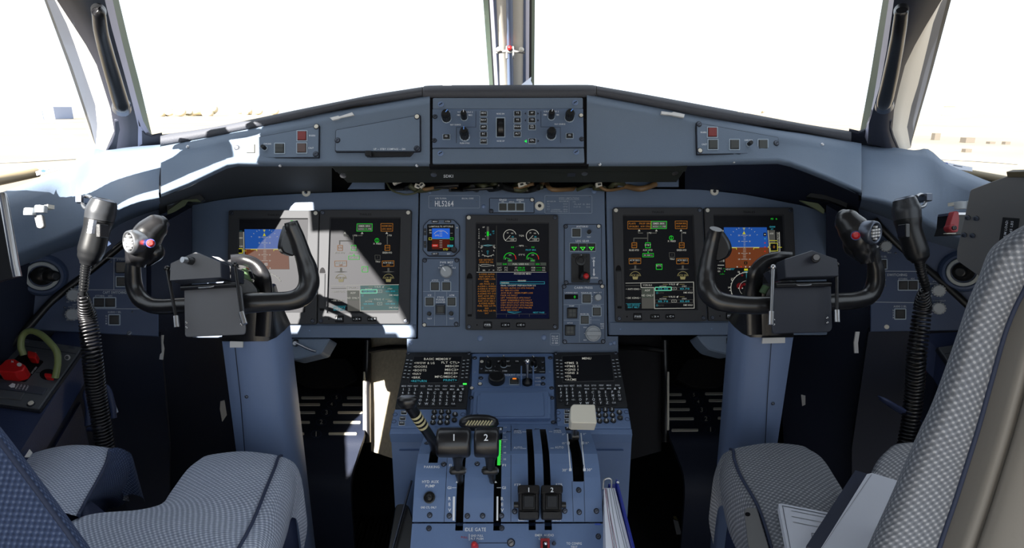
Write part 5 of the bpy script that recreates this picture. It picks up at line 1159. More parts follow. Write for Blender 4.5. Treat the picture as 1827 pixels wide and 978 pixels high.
# ---------------------------------------------------------------- clip holders on the yokes
def clip(label, C, M, MS):
    f = C['f']; D = .945
    S_ = Flat((*f(*C['board'][0]), D), (*f(*C['board'][1]), D), (*f(*C['board'][2]), D - .012))
    t = thing('chart_clip', label, 'clipboard', S_.pt(*f(*C['mid'])), 'chart clips on the yokes')
    b = MB(S_); b.plate(rpoly([f(*p) for p in C['board']], 6, 4), -.006, -.002, M, 1); b.build('board', t)
    for x, y in C['rivets']: MB(S_).lathe(*f(x, y), [(2.2, -.002), (2, -.001), (1, -.0006), (.9, -.0015), (.01, -.0015)], METAL, 12).build('rivet', t)
    b = MB(S_); b.plate(rpoly([f(*p) for p in C['hood']], 1.5, 2), -.012, .018, MS, 1.2, side=BOARD_SHADED); b.plate([f(*p) for p in C['side']], -.035, -.012, BOARD_SHADED, .5); b.build('clamp_hood', t)
    b = MB(); a_, c_ = C['hinge']
    b.sweep([S_.pt(*f(*a_), .004), S_.pt(*f(*c_), .004)], [.0042] * 2, SATIN, 12, sub=1); b.build('hinge_tube', t)
    b = MB(); w = C['wire']; b.sweep([S_.pt(*f(*p), .006 + .003 * (i in (1, 2))) for i, p in enumerate(w)], [.0014] * len(w), SILV, 8, sub=4); b.build('hinge_spring', t)
    for rod in C['rods']:
        p0, p1, p2 = [S_.pt(*f(*p), .012) for p in rod[:3]]
        b = MB(); b.sweep([p0, p0.lerp(p1, .5), p1], [.0030, .0026, .0024], SATIN if rod[3] else SILV, 10, sub=2); b.ball(p0, .0045, SATIN if rod[3] else METAL, 10, 8)
        rd = b.build('spring_rod', t); b = MB(); b.sweep([p1, p2], [.0042, .0042], METAL, 12, sub=1); b.build('rod_end', rd)
    x, y, dx, dy = C['knob']
    b = MB(); k0 = S_.pt(*f(x, y), .018); k1 = S_.pt(*f(x + dx, y + dy), .034)
    ax = (k1 - k0); b.sweep([k0, k0 + ax * .55], [.0062, .0062], SATIN, 12, sub=1); kb_ = b.build('clamp_knob', t); b = MB(); b.sweep([k0 + ax * .55, k0 + ax], [.0048, .0045], SILV, 12, sub=1); b.build('knob_tip', kb_)
clip('light grey chart clip on the sunlit yoke, light put into its colour', dict(f=lambda x, y: (200 + x / 3.26, 340 + y / 3.26), mid=(590, 600),
    board=[(414, 562), (744, 548), (770, 800), (765, 836), (418, 852)], rivets=[(429, 768), (430, 796), (748, 750), (749, 778)],
    hood=[(370, 538), (375, 436), (520, 370), (664, 430), (668, 520)], side=[(668, 432), (560, 372), (600, 378), (712, 448), (708, 522), (668, 522)], hinge=((412, 570), (735, 550)), wire=[(515, 566), (530, 572), (590, 566), (610, 556)],
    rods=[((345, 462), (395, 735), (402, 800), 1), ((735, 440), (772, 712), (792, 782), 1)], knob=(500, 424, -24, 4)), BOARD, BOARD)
clip('dark blue grey chart clip on the shaded yoke, shade put into its colour', dict(f=lambda x, y: (1230 + x / 3.2595, 340 + y / 3.2595), mid=(660, 600),
    board=[(482, 545), (828, 538), (836, 800), (822, 822), (488, 832)], rivets=[(493, 752), (494, 779), (804, 740), (805, 768)],
    hood=[(532, 518), (525, 412), (682, 362), (826, 412), (836, 510)], side=[(536, 412), (682, 362), (660, 372), (480, 462), (512, 518), (536, 518)], hinge=((495, 552), (812, 545)), wire=[(608, 548), (625, 556), (680, 555), (700, 546)],
    rods=[((468, 455), (458, 708), (456, 785), 0), ((832, 440), (834, 700), (836, 770), 1)], knob=(700, 412, -22, 2)), BOARD_SHADED, BOARD_SHADED)
# tape scraps on and beside the columns
FWL = Flat((283, 600, 1.36), (283, 980, 1.6), (480, 600, 1.62)); FWR = Flat((1548, 600, 1.36), (1548, 980, 1.6), (1350, 600, 1.62))
for pts, D, lb in (([(411, 609), (434, 609.5), (434, 620), (411, 620)], 1.096, 'short white tape on the top of the sunlit column'), ([(1360, 603), (1400, 602), (1400, 612), (1359, 613)], 1.096, 'short white tape on the top of the shaded column'),
                   ([(287, 452), (297, 450), (299, 470), (295, 492), (286, 490), (289, 470)], 1.35, 'ragged white tape on the dark wall beside the sunlit switch ring'), ([(285, 598), (292, 598), (291, 612), (293, 622), (291, 642), (285, 641), (288, 622)], 1.35, 'lower ragged white tape strip on the dark wall beside the sunlit column'),
                   ([(1519, 453), (1530, 452), (1526, 468), (1531, 481), (1521, 481), (1522, 466)], 1.34, 'ragged white tape on the dark wall beside the shaded yoke'), ([(1526, 592), (1533, 592), (1530, 612), (1531, 630), (1524, 630), (1523, 612)], 1.33, 'lower ragged white tape strip on the dark wall beside the shaded column'),
                   ([(1430, 704), (1437, 706), (1437, 722), (1432, 724)], FWR, 'small pale clip of tape by the foot of the shaded column'), ([(393, 716), (400, 714), (404, 740), (396, 752), (392, 730)], FWL, 'small pale clip of tape by the foot of the sunlit column')):
    S_ = D if isinstance(D, Flat) else Flat((pts[0][0], pts[0][1], D), (pts[1][0], pts[1][1], D), (pts[2][0], pts[2][1], D)); b = MB(S_); b.plate(pts, -.001, .002, TAPE); tag(b.build('tape_strip'), lb, 'tape', 'scraps of white tape')
# ================================================================== CENTRE PEDESTAL
PS = Prof([(625, 1.345), (733, 1.198)])
CM = (690, 620, 4.1523)
def ZD(y, Z): return (EYE.z - Z) / (math.sin(PITCH) + math.cos(PITCH) * (y - CY) / F)
def PZ(x, y, Z): return P(x, y, ZD(y, Z))
ped = thing('centre_pedestal', 'blue pedestal housing standing between the seats below the main panel', 'pedestal', V((0, 1.2, 0)))
b = MB(); pr = [PS.base(913, y) for y in (628, 733, 768)]; nn = PS.nrm(913, 680)
pts = [(p.y - nn.y * .006, p.z - nn.z * .006) for p in pr]
prof = [(pts[2][0], 0.005)] + [(pts[2][0], pts[2][1])] + [pts[1], pts[0], (1.42, pts[0][1] - .02), (1.42, .005)]
b.prism([V((-.228, y, z)) for y, z in prof], [V((.226, y, z)) for y, z in prof], BLUE); b.build('housing', ped)
b = MB()
fy = pts[2][0]
b.loft([[V((-.213, fy - .006, pts[2][1] - .035)), V((.211, fy - .006, pts[2][1] - .035))], [V((-.2, fy - .006, .03)), V((.198, fy - .006, .03))]], BLUE, smooth=False, thick=V((0, .01, 0)))
b.build('front_plate', ped)
b = MB(PS); b.plate([(697, 766), (1127, 768), (1128, 777), (695, 776)], -.02, .004, BLUE, 1); b.build('edge_lip', ped)
b = MB(PS, (840, 625, 6.744)); b.plate(rpoly([(18, 48), (985, 46), (1005, 600), (1010, 890), (-15, 890), (8, 500)], 14), -.006, .002, BLUE, 3); b.build('frame_plate', ped)
for x, y, w in ((47, 102, 0), (955, 100, 0), (12, 466, 1), (972, 464, 0), (975, 582, 0), (5, 580, 0), (990, 876, 0)): screw(ped, PS, x, y, 22, (840, 625, 6.744), OFFW if w else STEELD, not w, .0015)
for x, y in ((44, 270), (948, 265)): dome(ped, PS, x, y, 24, (840, 625, 6.744))
CB = (840, 625, 6.744)
# radio control panel and cockpit door panel
t = thing('lighting_control_panel', 'black strip panel with three pointer knobs and small keys at the head of the pedestal', 'control panel', PS.pt(913, 653, 0))
b = MB(PS, CB); b.plate(rpoly([(108, 94), (892, 92), (898, 288), (96, 292)], 8), .002, .003, DARK); b.plate(rpoly([(114, 100), (886, 98), (892, 284), (102, 288)], 8), .003, .0045, KEYB, 2); b.build('faceplate', t)
b = MB(PS, CB)
for x, y, tx in ((232, 266, 'DN TIMR UP'), (408, 270, 'CODE'), (456, 210, 'IDNT'), (292, 215, '1'), (712, 268, 'FLT'), (766, 262, 'ABV')): b.text(tx, x, y, 14, WHITE, None, z=.0048)
b.line([(826, 280), (888, 280)], 3, .0048, WHITE); b.build('lettering', t)
for x, y, a in ((216, 216, -30), (396, 208, 0), (760, 214, -30)): knob(t, PS, x, y, 36, .018, BTNB, CB, mark=WHITE, ang=a, h0=.0045, skirt=1.1, bar=True)
for x, tx in ((340, 'BT'), (448, 'INT'), (556, 'STB'), (660, 'OBS')): button(t, PS, x, 166, 52, 30, BTNB, CB, rim=False, txt=tx, th=14, h0=.0045)
for x, y, w in ((133, 162, 1), (128, 238, 0), (862, 160, 0), (862, 232, 0)): screw(t, PS, x, y, 22, CB, OFFW if w else STEELD, not w, .0045)
t = thing('cockpit_door_panel', 'blue panel lettered COCKPIT DOOR with round black buzzer and guarded toggle', 'control panel', PS.pt(913, 680, 0))
b = MB(PS, CB); b.plate(rpoly([(100, 300), (896, 297), (906, 455), (82, 458)], 8), .002, .004, BLUE, 2); b.build('faceplate', t)
b = MB(PS, CB); b.text('COCKPIT DOOR', 520, 317, 22, WHITE, 300, z=.0044)
for y, tx, w in ((352, 'OPEN', 60), (394, 'CLOSE', 74), (436, 'LOCK', 60)): b.text(tx, 806, y, 14, WHITE, w, z=.0044)
b.line([(130, 312), (230, 312)], 2, .0044, LINEK); b.build('lettering', t)
b = MB(PS, CB); b.lathe(312, 380, [(100, .004), (102, .012), (96, .016), (84, .0175), (78, .016), (10, .0155), (.01, .0155)], BTNB, 28)
for r_ in (24, 44, 62): b.frame_line(circ(312, 368, r_, 20, r_ * .8), 4, .0172, KEYB)
b.build('buzzer', t)
am = glow('amber_legend', (240, 130, 40), 1.0)
bt = button(t, PS, 524, 398, 104, 62, BTN, CB, h0=.004, up=.005); MB(PS, CB).box(502, 374, 548, 390, .0092, .0094, am).build('amber_legend', bt)
b = MB(PS, CB)
for x in (606, 748): b.plate([(x - 8, 300), (x + 10, 300), (x + 10, 455), (x - 8, 455)], .004, .026, BLUE, 2)
b.build('switch_guard', t)
b = MB(PS, CB); b.lathe(680, 412, [(62, .004), (58, .010), (40, .013), (20, .016), (.01, .016)], BTNB, 20)
o = PS.pt(*b.K(680, 405), .01); e = PS.pt(*b.K(678, 345), .048)
b.sweep([o, o.lerp(e, .5), e], [.002, .0026, .0036], METAL, 10, sub=2); b.ball(e, .0058, CHROME); b.build('toggle_switch', t)
for x, y, w in ((122, 352, 0), (112, 424, 1), (868, 352, 0), (868, 422, 0)): screw(t, PS, x, y, 22, CB, OFFW if w else STEELD, not w, .0035)
for x, y in ((180, 322), (418, 456), (800, 322)): dome(t, PS, x, y, 14, CB, RIVET, 'faceplate_screw')
# stowage lid
t = thing('stowage_lid', 'plain blue raised lid with three rivets, in front of the cockpit door panel', 'lid', PS.pt(913, 728, 0))
b = MB(PS, CB); b.plate(rpoly([(40, 535), (936, 530), (962, 858), (18, 862)], 24, 4), .001, .010, BLUE, 8); b.build('lid_plate', t)
b = MB(PS, CB); b.plate(rpoly([(108, 560), (868, 556), (890, 842), (86, 846)], 26, 4), .010, .0125, BLUE, 8); b.build('raised_field', t)
for x in (252, 484, 714): dome(t, PS, x, 618, 12, CB).location.z += .0022
b = MB(PS, CB)
for x0, x1, x2, x3 in ((84, 122, 108, 72), (920, 952, 958, 926)): b.plate(rpoly([(x0, 600), (x1, 596), (x2, 812), (x3, 816)], 8), .0099, .0128 if x0 < 500 else .0105, BLUE, 4)
b.build('finger_grip', t)

# ---------------------------------------------------------------- the two keyboard display units
def mcdu(label, q4, s4, lines, led):
    q = quadmap(q4); cx, cy = q(.5, .5); t = thing('keyboard_display_unit', label, 'keyboard display', PS.pt(cx, cy, 0), 'keyboard display units on the pedestal')
    b = MB(PS); b.plate(rpoly(q4, 3, 2), -.002, .006, KEYB, 1.0); b.build('faceplate', t)
    b = MB(PS); b.plate(rpoly(inset(s4, -1.4), 2, 2), .006, .0072, BEZEL, .4); b.fill(s4, .0074, SCREEN); sc_ = b.build('screen', t)
    b = MB(PS); s = quadmap(s4)
    for u, v, tx, al, M in lines:
        x, y = s(u, v); b.text(tx, x, y, 3.7, M, len(tx) * 4.0, z=.0077, align=al)
    b.build('screen_text', sc_)
    def key(u, v, w, h, tx, name='key', M=WHITE, th=4.2, up=.0085, bm=KEYB, tw=None):
        x, y = q(u, v); b = MB(PS); b.box(x - w / 2, y - h / 2, x + w / 2, y + h / 2, .006, up, bm, .8, .5)
        if tx: b.text(tx, x, y, th, M, tw, z=up + .0003)
        return b.build(name, t)
    for u, tx in ((.068, 'MENU'), (.154, 'PREV'), (.239, 'NEXT'), (.344, 'BACK'), (.451, 'FPLN'), (.556, 'DTO'), (.665, 'PERF'), (.774, 'MSG'), (.90, 'EXEC')): key(u, .618, 9.6, 4.6, tx, th=2.6, tw=8, bm=G_DIM if False else (BEZEL if tx in ('BACK',) else KEYB))
    for u, tx in ((.448, 'PROG'), (.555, 'DATA'), (.665, 'VNAV'), (.772, 'MRK')): key(u, .676, 9.6, 4.4, tx, th=2.6, tw=8)
    for u, s_ in ((.856, -1), (.924, 1)):
        o = key(u, .676, 7, 5, None); x, y = q(u, .676); b = MB(PS); b.fill([(x, y + 2 * s_), (x - 2.4, y - 1.8 * s_), (x + 2.4, y - 1.8 * s_)], .0089, WHITE); b.build('arrow_mark', o)
    for k, tx in enumerate('ABCDEFGHIJKLMNOPQRSTUVWXYZ'):
        key((.339, .433, .528, .622, .714, .809, .902)[k % 7], (.738, .80, .865, .93)[k // 7], 9, 5.4, tx)
    key(.809, .93, 9, 5, 'CLR', th=2.8, tw=7)
    for k, tx in enumerate('123456789'): key((.069, .153, .24)[k % 3], (.676, .738, .80)[k // 3], 8.4, 5.2, tx)
    key(.069, .865, 8, 5, '.'); key(.153, .865, 8, 5, '0'); key(.24, .865, 8, 5, '+/-', th=3.4); key(.153, .93, 8, 5, '/')
    for v in (.152, .213, .27, .334, .393, .457):
        for us in ((.04, .10), (.90, .96)):
            for i, u in enumerate(us): 
                x, y = q(u, v + (.008 if i == (u < .5) else 0)); b = MB(PS); b.box(x - 3.1, y - 1.9, x + 3.1, y + 1.9, .006, .0078, KEYB, .5, .4); b.line([(x - 2, y), (x + 2, y)], .9, .0081, WHITE); b.build('line_key', t)
    for u, v in ((.03, .025), (.965, .025)): screw(t, PS, *q(u, v), 3.2, h=.0055)
    if led: x, y = q(.945, .568); MB(PS).box(x - 3.4, y - 1, x + 3.4, y + 1, .006, .0075, glow('key_lamp_green', (70, 245, 90), 1.1)).build('key_lamp', t)
def cm(*l): return [(690 + x / 4.1523, 620 + y / 4.1523) for x, y in l]
W_, C_ = G_W, G_C
mcdu('keyboard display unit with a full BASIC MEMORY page, behind the parking brake lever', cm((150, 50), (628, 50), (592, 470), (62, 470)), cm((205, 88), (558, 85), (530, 275), (168, 282)),
     [(.5, .10, 'BASIC MEMORY', 0, W_), (.03, .245, '<WOW & LG', -1, W_), (.97, .245, 'FLT CTL>', 1, W_), (.03, .385, '<DOORS', -1, W_), (.97, .385, 'MISC1>', 1, W_), (.03, .525, '<BOOTS', -1, W_), (.97, .525, 'MISC2>', 1, W_), (.03, .66, '<NAV', -1, W_), (.97, .66, 'MISC3>', 1, W_),
      (.03, .8, '<BRK', -1, W_), (.97, .8, 'MFC/MISC4>', 1, W_), (.03, .935, '<RETURN', -1, C_), (.97, .935, 'PRINT>', 1, C_)], True)
mcdu('keyboard display unit with a short MENU page, behind the cream flap lever', cm((1238, 50), (1710, 48), (1786, 460), (1258, 468)), cm((1300, 85), (1655, 72), (1680, 262), (1305, 272)),
     [(.5, .12, 'MENU', 0, W_), (.04, .27, '<FMS 2', -1, W_), (.04, .4, '<FMS 1', -1, W_), (.04, .535, '<GNS 1', -1, W_), (.04, .665, '<GNS 2', -1, W_), (.04, .8, '<DL', -1, W_), (.04, .93, '<ACMS', -1, W_)], False)
# audio keypads under them
def audio(label, poly, sq, rd, notch):
    cx = sum(p[0] for p in poly) / len(poly); cy = sum(p[1] for p in poly) / len(poly); t = thing('audio_keypad', label, 'keypad', PS.pt(cx, cy, 0), 'blue audio keypads on the pedestal')
    b = MB(PS); b.plate(rpoly(poly, 2, 2), -.002, .006, BLUE, 1.0)
    b.build('faceplate', t)
    for x, y in notch: MB(PS).lathe(x, y, [(4.6, .006), (4.4, .0064), (3.4, .0064), (3, .0055), (.01, .0055)], NAVY, 14).build('screw_recess', t)
    for x, y, tx in sq:
        b = MB(PS); b.box(x - 5.4, y - 3.4, x + 5.4, y + 3.4, .006, .0066, WHITE, .5); b.box(x - 4.8, y - 2.8, x + 4.8, y + 2.8, .0064, .009, BTNB, .5, .5); b.text(tx, x, y, 2.8, WHITE, 7, z=.0093); b.build('select_key', t)
    for x, y, tx in rd:
        b = MB(PS); b.lathe(x, y, [(5.1, .006), (4.9, .009), (4.2, .0098), (.01, .0098)], BTNB, 16); b.text(tx, x, y, 4.4, WHITE, z=.0101); b.build('round_key', t)
c6 = lambda x, y, *r: (690 + x / 6.1125, 625 + y / 6.1125, *r)
audio('blue audio keypad below the keyboard unit with the lit green lamp', [(704.5, 734), (832, 734), (829, 768), (697, 766)], [c6(190, 708, 'COM'), c6(178, 770, 'NAV'), c6(168, 826, 'XPDR')],
      [c6(523, 705, '1'), c6(600, 703, '2'), c6(675, 703, '3'), c6(748, 730, '0'), c6(515, 762, '4'), c6(592, 762, '5'), c6(667, 762, '6'), c6(740, 790, '.'), c6(507, 818, '7'), c6(585, 818, '8'), c6(660, 818, '9')], [c6(832, 724), c6(818, 800), c6(95, 725), c6(82, 800)])
c7 = lambda x, y, *r: (690 + x / 4.1523, 620 + y / 4.1523, *r)
audio('blue audio keypad partly behind the cream flap lever', [(993, 733), (1120, 732), (1126, 768), (994, 768)], [c7(1337, 494, 'COM'), c7(1337, 530, 'NAV'), c7(1337, 567, 'XPDR')],
      [c7(1567, 486, '1'), c7(1616, 484, '2'), c7(1665, 483, '3'), c7(1720, 500, '0'), c7(1570, 524, '4'), c7(1618, 523, '5'), c7(1670, 523, '6'), c7(1726, 541, '.'), c7(1574, 565, '7'), c7(1624, 564, '8'), c7(1676, 562, '9')], [c7(1773, 495), c7(1780, 548), c7(1268, 500), c7(1270, 550)])

# ---------------------------------------------------------------- throttle quadrant
QS = Prof([(752, 1.185), (772, 1.12), (790, 1.07), (808, 1.032), (830, 1.010), (850, .997), (890, .98), (933, .967), (978, .948), (1100, .905)])
CQ = (690, 700, 3.518)
quadr = thing('throttle_quadrant', 'curved blue throttle quadrant with long black lever slots and white lettering', 'throttle quadrant', V((-.007, .9, .5)))
XL, XR = -.1565, .1425
slots = [(-.1375, -.1225, 800, 826), (-.0885, -.0765, 762, 947), (-.0292, -.0172, 762, 947), (.026, .037, 766, 946), (.0510, .0622, 766, 946), (.0985, .1165, 762, 859)]
def qgrid(y0, y1, name):
    xs = sorted({XL, XR} | {a for s_ in slots for a in s_[:2]}); ys = sorted({y0, y1} | {v for s_ in slots for v in s_[2:] if y0 < v < y1} | set(y for y in range(756, 1100, 6) if y0 < y < y1))
    b = MB(); cell = {}
    def q(x, y, h=0.0): return QS.pt(CX + x * F / QS.D(y), y, h)
    for i in range(len(xs) - 1):
        for j in range(len(ys) - 1):
            mx, my = (xs[i] + xs[i + 1]) / 2, (ys[j] + ys[j + 1]) / 2
            cell[i, j] = not any(a < mx < c and d < my < e for a, c, d, e in slots)
    for (i, j), on in cell.items():
        if not on: continue
        x0, x1, ya, yb = xs[i], xs[i + 1], ys[j], ys[j + 1]
        b.add([q(x0, ya), q(x1, ya), q(x1, yb), q(x0, yb)], [(3, 2, 1, 0)], BLUE, True)
        for nb, e0, e1 in (((i - 1, j), (x0, ya), (x0, yb)), ((i + 1, j), (x1, yb), (x1, ya)), ((i, j - 1), (x1, ya), (x0, ya)), ((i, j + 1), (x0, yb), (x1, yb))):
            if not cell.get(nb, False):
                outer = nb not in cell; d = -.06 if outer else -.03
                b.add([q(*e0), q(*e1), q(*e1, d), q(*e0, d)], [(3, 2, 1, 0)], BLUE if outer else BTNB)
    for i in range(len(ys) - 1): b.add([q(XL + .002, ys[i], -.03), q(XR - .002, ys[i], -.03), q(XR - .002, ys[i + 1], -.03), q(XL + .002, ys[i + 1], -.03)], [(3, 2, 1, 0)], DARK)
    return b.build(name, quadr)
qgrid(754, 931.5, 'upper_cover'); qgrid(934.5, 1090, 'lower_cover')
b = MB(); b.solid((-.007, .86, .24), (.147, 0, 0), (0, .14, 0), (0, 0, .235), BLUE, .02); b.build('quadrant_body', quadr)
b = MB(QS, CQ)
for tx, x, y, h, w in (('PARKING', 283, 470, 15, 96), ('HYD AUX', 275, 562, 17, 104), ('PUMP', 273, 589, 17, 58), ('GND CTL ONLY', 263, 723, 13, 98), ('GI', 393, 600, 17, 24), ('GI', 735, 600, 17, 24), ('FI', 400, 460, 15, 14), ('FI', 737, 459, 14, 22), ('AUTO', 823, 350, 14, 54), ('AUTO', 1083, 348, 14, 54),
                       ('100%', 822, 245, 8, 44), ('OVRD', 822, 256, 8, 50), ('100%', 1072, 243, 8, 46), ('OVRD', 1072, 254, 8, 50), ('FTR', 823, 582, 14, 42), ('FTR', 1083, 580, 14, 42), ('SHUT', 852, 803, 10, 56), ('SHUT', 1068, 803, 10, 56), ('FLAPS', 1168, 225, 10, 76), ('0°', 1110, 266, 11, 18), ('0°', 1242, 264, 11, 18),
                       ('15°', 1114, 322, 12, 26), ('15°', 1256, 321, 12, 26), ('30°', 1118, 490, 16, 32), ('30°', 1272, 488, 16, 32), ('50', 741, 312, 8, 14), ('45', 741, 345, 9, 16), ('40', 741, 382, 9, 16), ('35', 741, 422, 10, 16), ('TO', 741, 284, 8, 14), ('MCT', 740, 258, 7, 18), ('CLB', 744, 222, 7, 18)):
    b.text(tx, x, y, h, WHITE, w, z=.0006)
for i, c in enumerate('REV'):
    for x in (395, 725): b.text(c, x, 668 + i * 36, 20, WHITE, None, z=.0006)
for p, w in (([(410, 600), (438, 600)], 3), ([(690, 600), (718, 600)], 3), ([(851, 355), (876, 355)], 3), ([(1027, 353), (1049, 353)], 3), ([(851, 250), (876, 250)], 3), ([(1018, 249), (1040, 249)], 3), ([(716, 300), (758, 300)], 3)): b.line(p, w, .0006, WHITE)
def curve(p0, p1, w, M, h=.0006, n=12): b.line([(lerp(p0[0], p1[0], i / n), lerp(p0[1], p1[1], i / n)) for i in range(n + 1)], w, h, M)
curve((1134, 262), (1153, 490), 7, WHITE); curve((1219, 258), (1241, 490), 7, WHITE)
for x, y in ((1140, 322), (1152, 488), (1228, 321), (1241, 488)): b.fill([(x - 8, y - 9), (x + 8, y - 9), (x + 8, y + 9), (x - 8, y + 9)], .0008, WHITE)
curve((709, 302), (703, 460), 20, G_GRN2); curve((422, 655), (420, 806), 13, WHITE); curve((695, 655), (694, 806), 11, WHITE)
for y in range(310, 460, 9): b.line([(714, y), (722, y)], 2, .0007, WHITE)
b.fill([(708, 226), (722, 226), (722, 240), (708, 240)], .0006, WHITE)
for p0, p1 in (((386, 300), (360, 818)), ((781, 210), (779, 818)), ((1163, 560), (1172, 812)), ((1232, 300), (1244, 812))): curve(p0, p1, 2.4, LINEK, .0005, 16)
b.line([(1166, 560), (1232, 562)], 2.4, .0005, LINEK)
b.text('IDLE GATE', 557, 862, 22, WHITE, 132, z=.0006); b.text('GND PULL', 567, 901, 13, WHITE, 78, z=.0006); b.text('FLT PUSH', 567, 920, 13, WHITE, 78, z=.0006); b.text('PULL', 488, 911, 12, REDD, 42, z=.0006); b.line([(518, 890), (518, 932)], 3, .0006, WHITE)
b.text('EMER AUDIO', 990, 898, 15, WHITE, 118, z=.0006); b.text('CANCEL', 990, 920, 14, WHITE, 72, z=.0006); b.text('TO CONFIG', 1176, 950, 15, WHITE, 96, z=.0006); b.text('TEST', 1176, 972, 14, WHITE, 42, z=.0006)
b.fill([(1306, 824), (1344, 824), (1344, 834), (1306, 834)], .0006, mat('blue_ink_mark', (60, 90, 190), .5)); b.line([(578, 947), (765, 947)], 4, .0006, LINEK)
b.build('lettering', quadr)
for x, y in ((358, 453), (568, 450), (270, 772), (393, 776), (506, 777), (602, 776), (720, 775), (803, 748), (1117, 745), (1208, 753), (1316, 746), (1205, 615), (252, 322), (265, 855), (722, 853), (1328, 906)): screw(quadr, QS, x, y, 13, CQ)
for x, y in ((812, 236), (942, 234), (1070, 233), (1268, 230), (765, 250)):
    b = MB(QS, CQ); b.line([(x - 14, y + 4), (x - 8, y - 4), (x, y), (x + 14, y - 2)], 3, .0006, LINEK); b.build('engraved_hook_mark', quadr)
b = MB(QS, CQ); b.lathe(268, 662, [(36, .0005), (36, .003), (30, .0035), (27, .001), (20, .001), (18, .004), (10, .0055), (.01, .006)], BTNB, 24); b.build('pump_button', quadr)
screw(quadr, QS, 780, 945, 19, CQ, METAL, name='gate_screw')
# idle gate handle, audio cancel switch
b = MB(QS, CQ); b.lathe(553, 968, [(24, .0005), (22, .010), (19, .022), (12, .028), (.01, .030)], RED, 18); b.build('idle_gate_handle', quadr)['label'] = 'red idle gate handle'
b = MB(QS, CQ); b.plate([(964, 924), (1020, 924), (1022, 1000), (962, 1000)], .0005, .012, REDD, 3); b.plate([(978, 944), (1006, 944), (1006, 1000), (978, 1000)], .012, .0122, DARK); b.build('switch_guard', quadr)['label'] = 'red switch guard'
b = MB(QS, CQ); b.lathe(992, 966, [(9, .012), (8, .018), (11, .026), (8, .031), (.01, .032)], CHROME, 14); b.build('toggle_switch', quadr)
MB(QS, CQ).lathe(1050, 952, [(12, .0005), (12, .005), (8, .008), (.01, .008)], STEELD, 12).build('guard_stop', quadr)

# ---- levers (each slides in its own slot)
def K8(x, y, D): return P(690 + x / 3.518, 700 + y / 3.518, D)
def power_lever(label, x0, x1, xa, num, tip):
    t = thing('power_lever', label, 'lever', QS.pt(690 + xa / 3.518, 862, -.01), 'power levers')
    r = .0222; Dc = .938; cy = 315
    b = MB(); e = 10
    L, Rr = K8(x0, cy, Dc), K8(x1, cy, Dc)
    b.sweep([L, L.lerp(Rr, .03), L.lerp(Rr, .1), L.lerp(Rr, .9), L.lerp(Rr, .97), Rr], [r * .82, r * .94, r, r, r * .94, r * .82], SATIN, 28, sub=1)
    h = b.build('lever_handle', t)
    yc = 700 + cy / 3.518; rp = r * F / Dc
    BS = Prof([(yc + k * rp * .98 / 10, Dc - r * math.sqrt(max(0, 1 - (k * .98 / 10) ** 2)) * .999) for k in range(-10, 11)])
    b = MB(BS, CQ); b.text(num, xa - 30 if num == '1' else xa - 32, 284, 40, WHITE, None, z=.0004); b.text(num, xa - 30, 394, 22, WHITE, None, z=.0004); b.build('number', h)
    b = MB(); b.sweep([K8(xa - 2, 380, .945), K8(xa - 6, 440, .955), K8(xa, 500, .972), K8(xa + 8, 545, .985), K8(xa + 10, 580, 1.02)], [.011, .0072, .0068, .0055, .005], BTNB, 14, sub=4, flat=((1, 0, 0), 1.0)); b.build('lever_arm', t)
    b = MB(); c = K8(xa - 6, 492, .965); b.sweep([c - RT * .0118, c - RT * .0095, c - RT * .0045, c + RT * .0045, c + RT * .0095, c + RT * .0118], [.0052, .0065, .0065, .0065, .0065, .0052], BTNB, 16, sub=1)
    for s_ in (-1, 1): b.sweep([c + RT * .0112 * s_, c + RT * .0135 * s_], [.004, .003], STEELD, 10, sub=1)
    b.build('knuckle', t)
    b = MB(QS, CQ); b.fill([(tip, 572), (tip + 10, 556), (tip + 20, 572)], .0045, WHITE); b.build('pointer', t)
power_lever('black power lever with a fat barrel handle numbered 1', 315, 527, 452, '1', 434)
power_lever('black power lever with a shorter barrel handle numbered 2', 551, 704, 655, '2', 672)
# condition levers
QL = Prof([(y, QS.D(y) - .034) for y in (840, 850, 890, 933, 950)])
def condition_lever(label, x0, x1, num, side):
    t = thing('condition_lever', label, 'lever', QS.pt(690 + (x0 + x1) / 7.036, 900, 0), 'condition levers'); xc = (x0 + x1) / 2
    b = MB(QL, CQ); b.plate(rrect(x0 + 4, 590, x1 - 4, 796, 10), -.030, 0, SATIN, 4); b.build('lever_block', t)
    b = MB(QL, CQ); b.plate(rrect(x0, 586, x1, 640, 14), -.014, .006, SATIN, 6); b.plate(rrect(x0 + 4, 746, x1 - 4, 802, 12), -.014, .007, SATIN, 8); b.plate([(x0 + 12, 640), (x0 + 26, 640), (x0 + 26, 740), (x0 + 12, 740)], -.001, .004, SATIN, 2); b.plate([(x1 - 26, 640), (x1 - 12, 640), (x1 - 12, 740), (x1 - 26, 740)], -.001, .004, SATIN, 2); b.build('finger_rest', t)
    b = MB(QL, CQ); b.plate(rrect(xc - 42, 646, xc + 42, 738, 6), 0, .004, BTNB, 4); b.plate(rrect(xc - 32, 656, xc + 32, 724, 4), .004, .008, KEYB, 4); b.build('release_button', t)
    MB(QL, CQ).text(num, xc, 618, 28, WHITE, None, z=.0065).build('number', t)
    b = MB(QL, CQ); c = QL.pt(*b.K(x0 if side < 0 else x1, 706), -.012); b.sweep([c - RT * .002 * side, c + RT * .006 * side], [.005, .0045], BTNB, 12, sub=1); b.build('side_pin', t)
    b = MB(); b.sweep([QL.pt(690 + xc / 3.518, 905, -.028), QS.pt(690 + xc / 3.518, 905, -.02)], [.0045, .0045], BTNB, 10, sub=1); b.build('lever_stem', t)
condition_lever('black condition lever numbered 1, at the bottom of its slot', 822, 960, '1', -1)
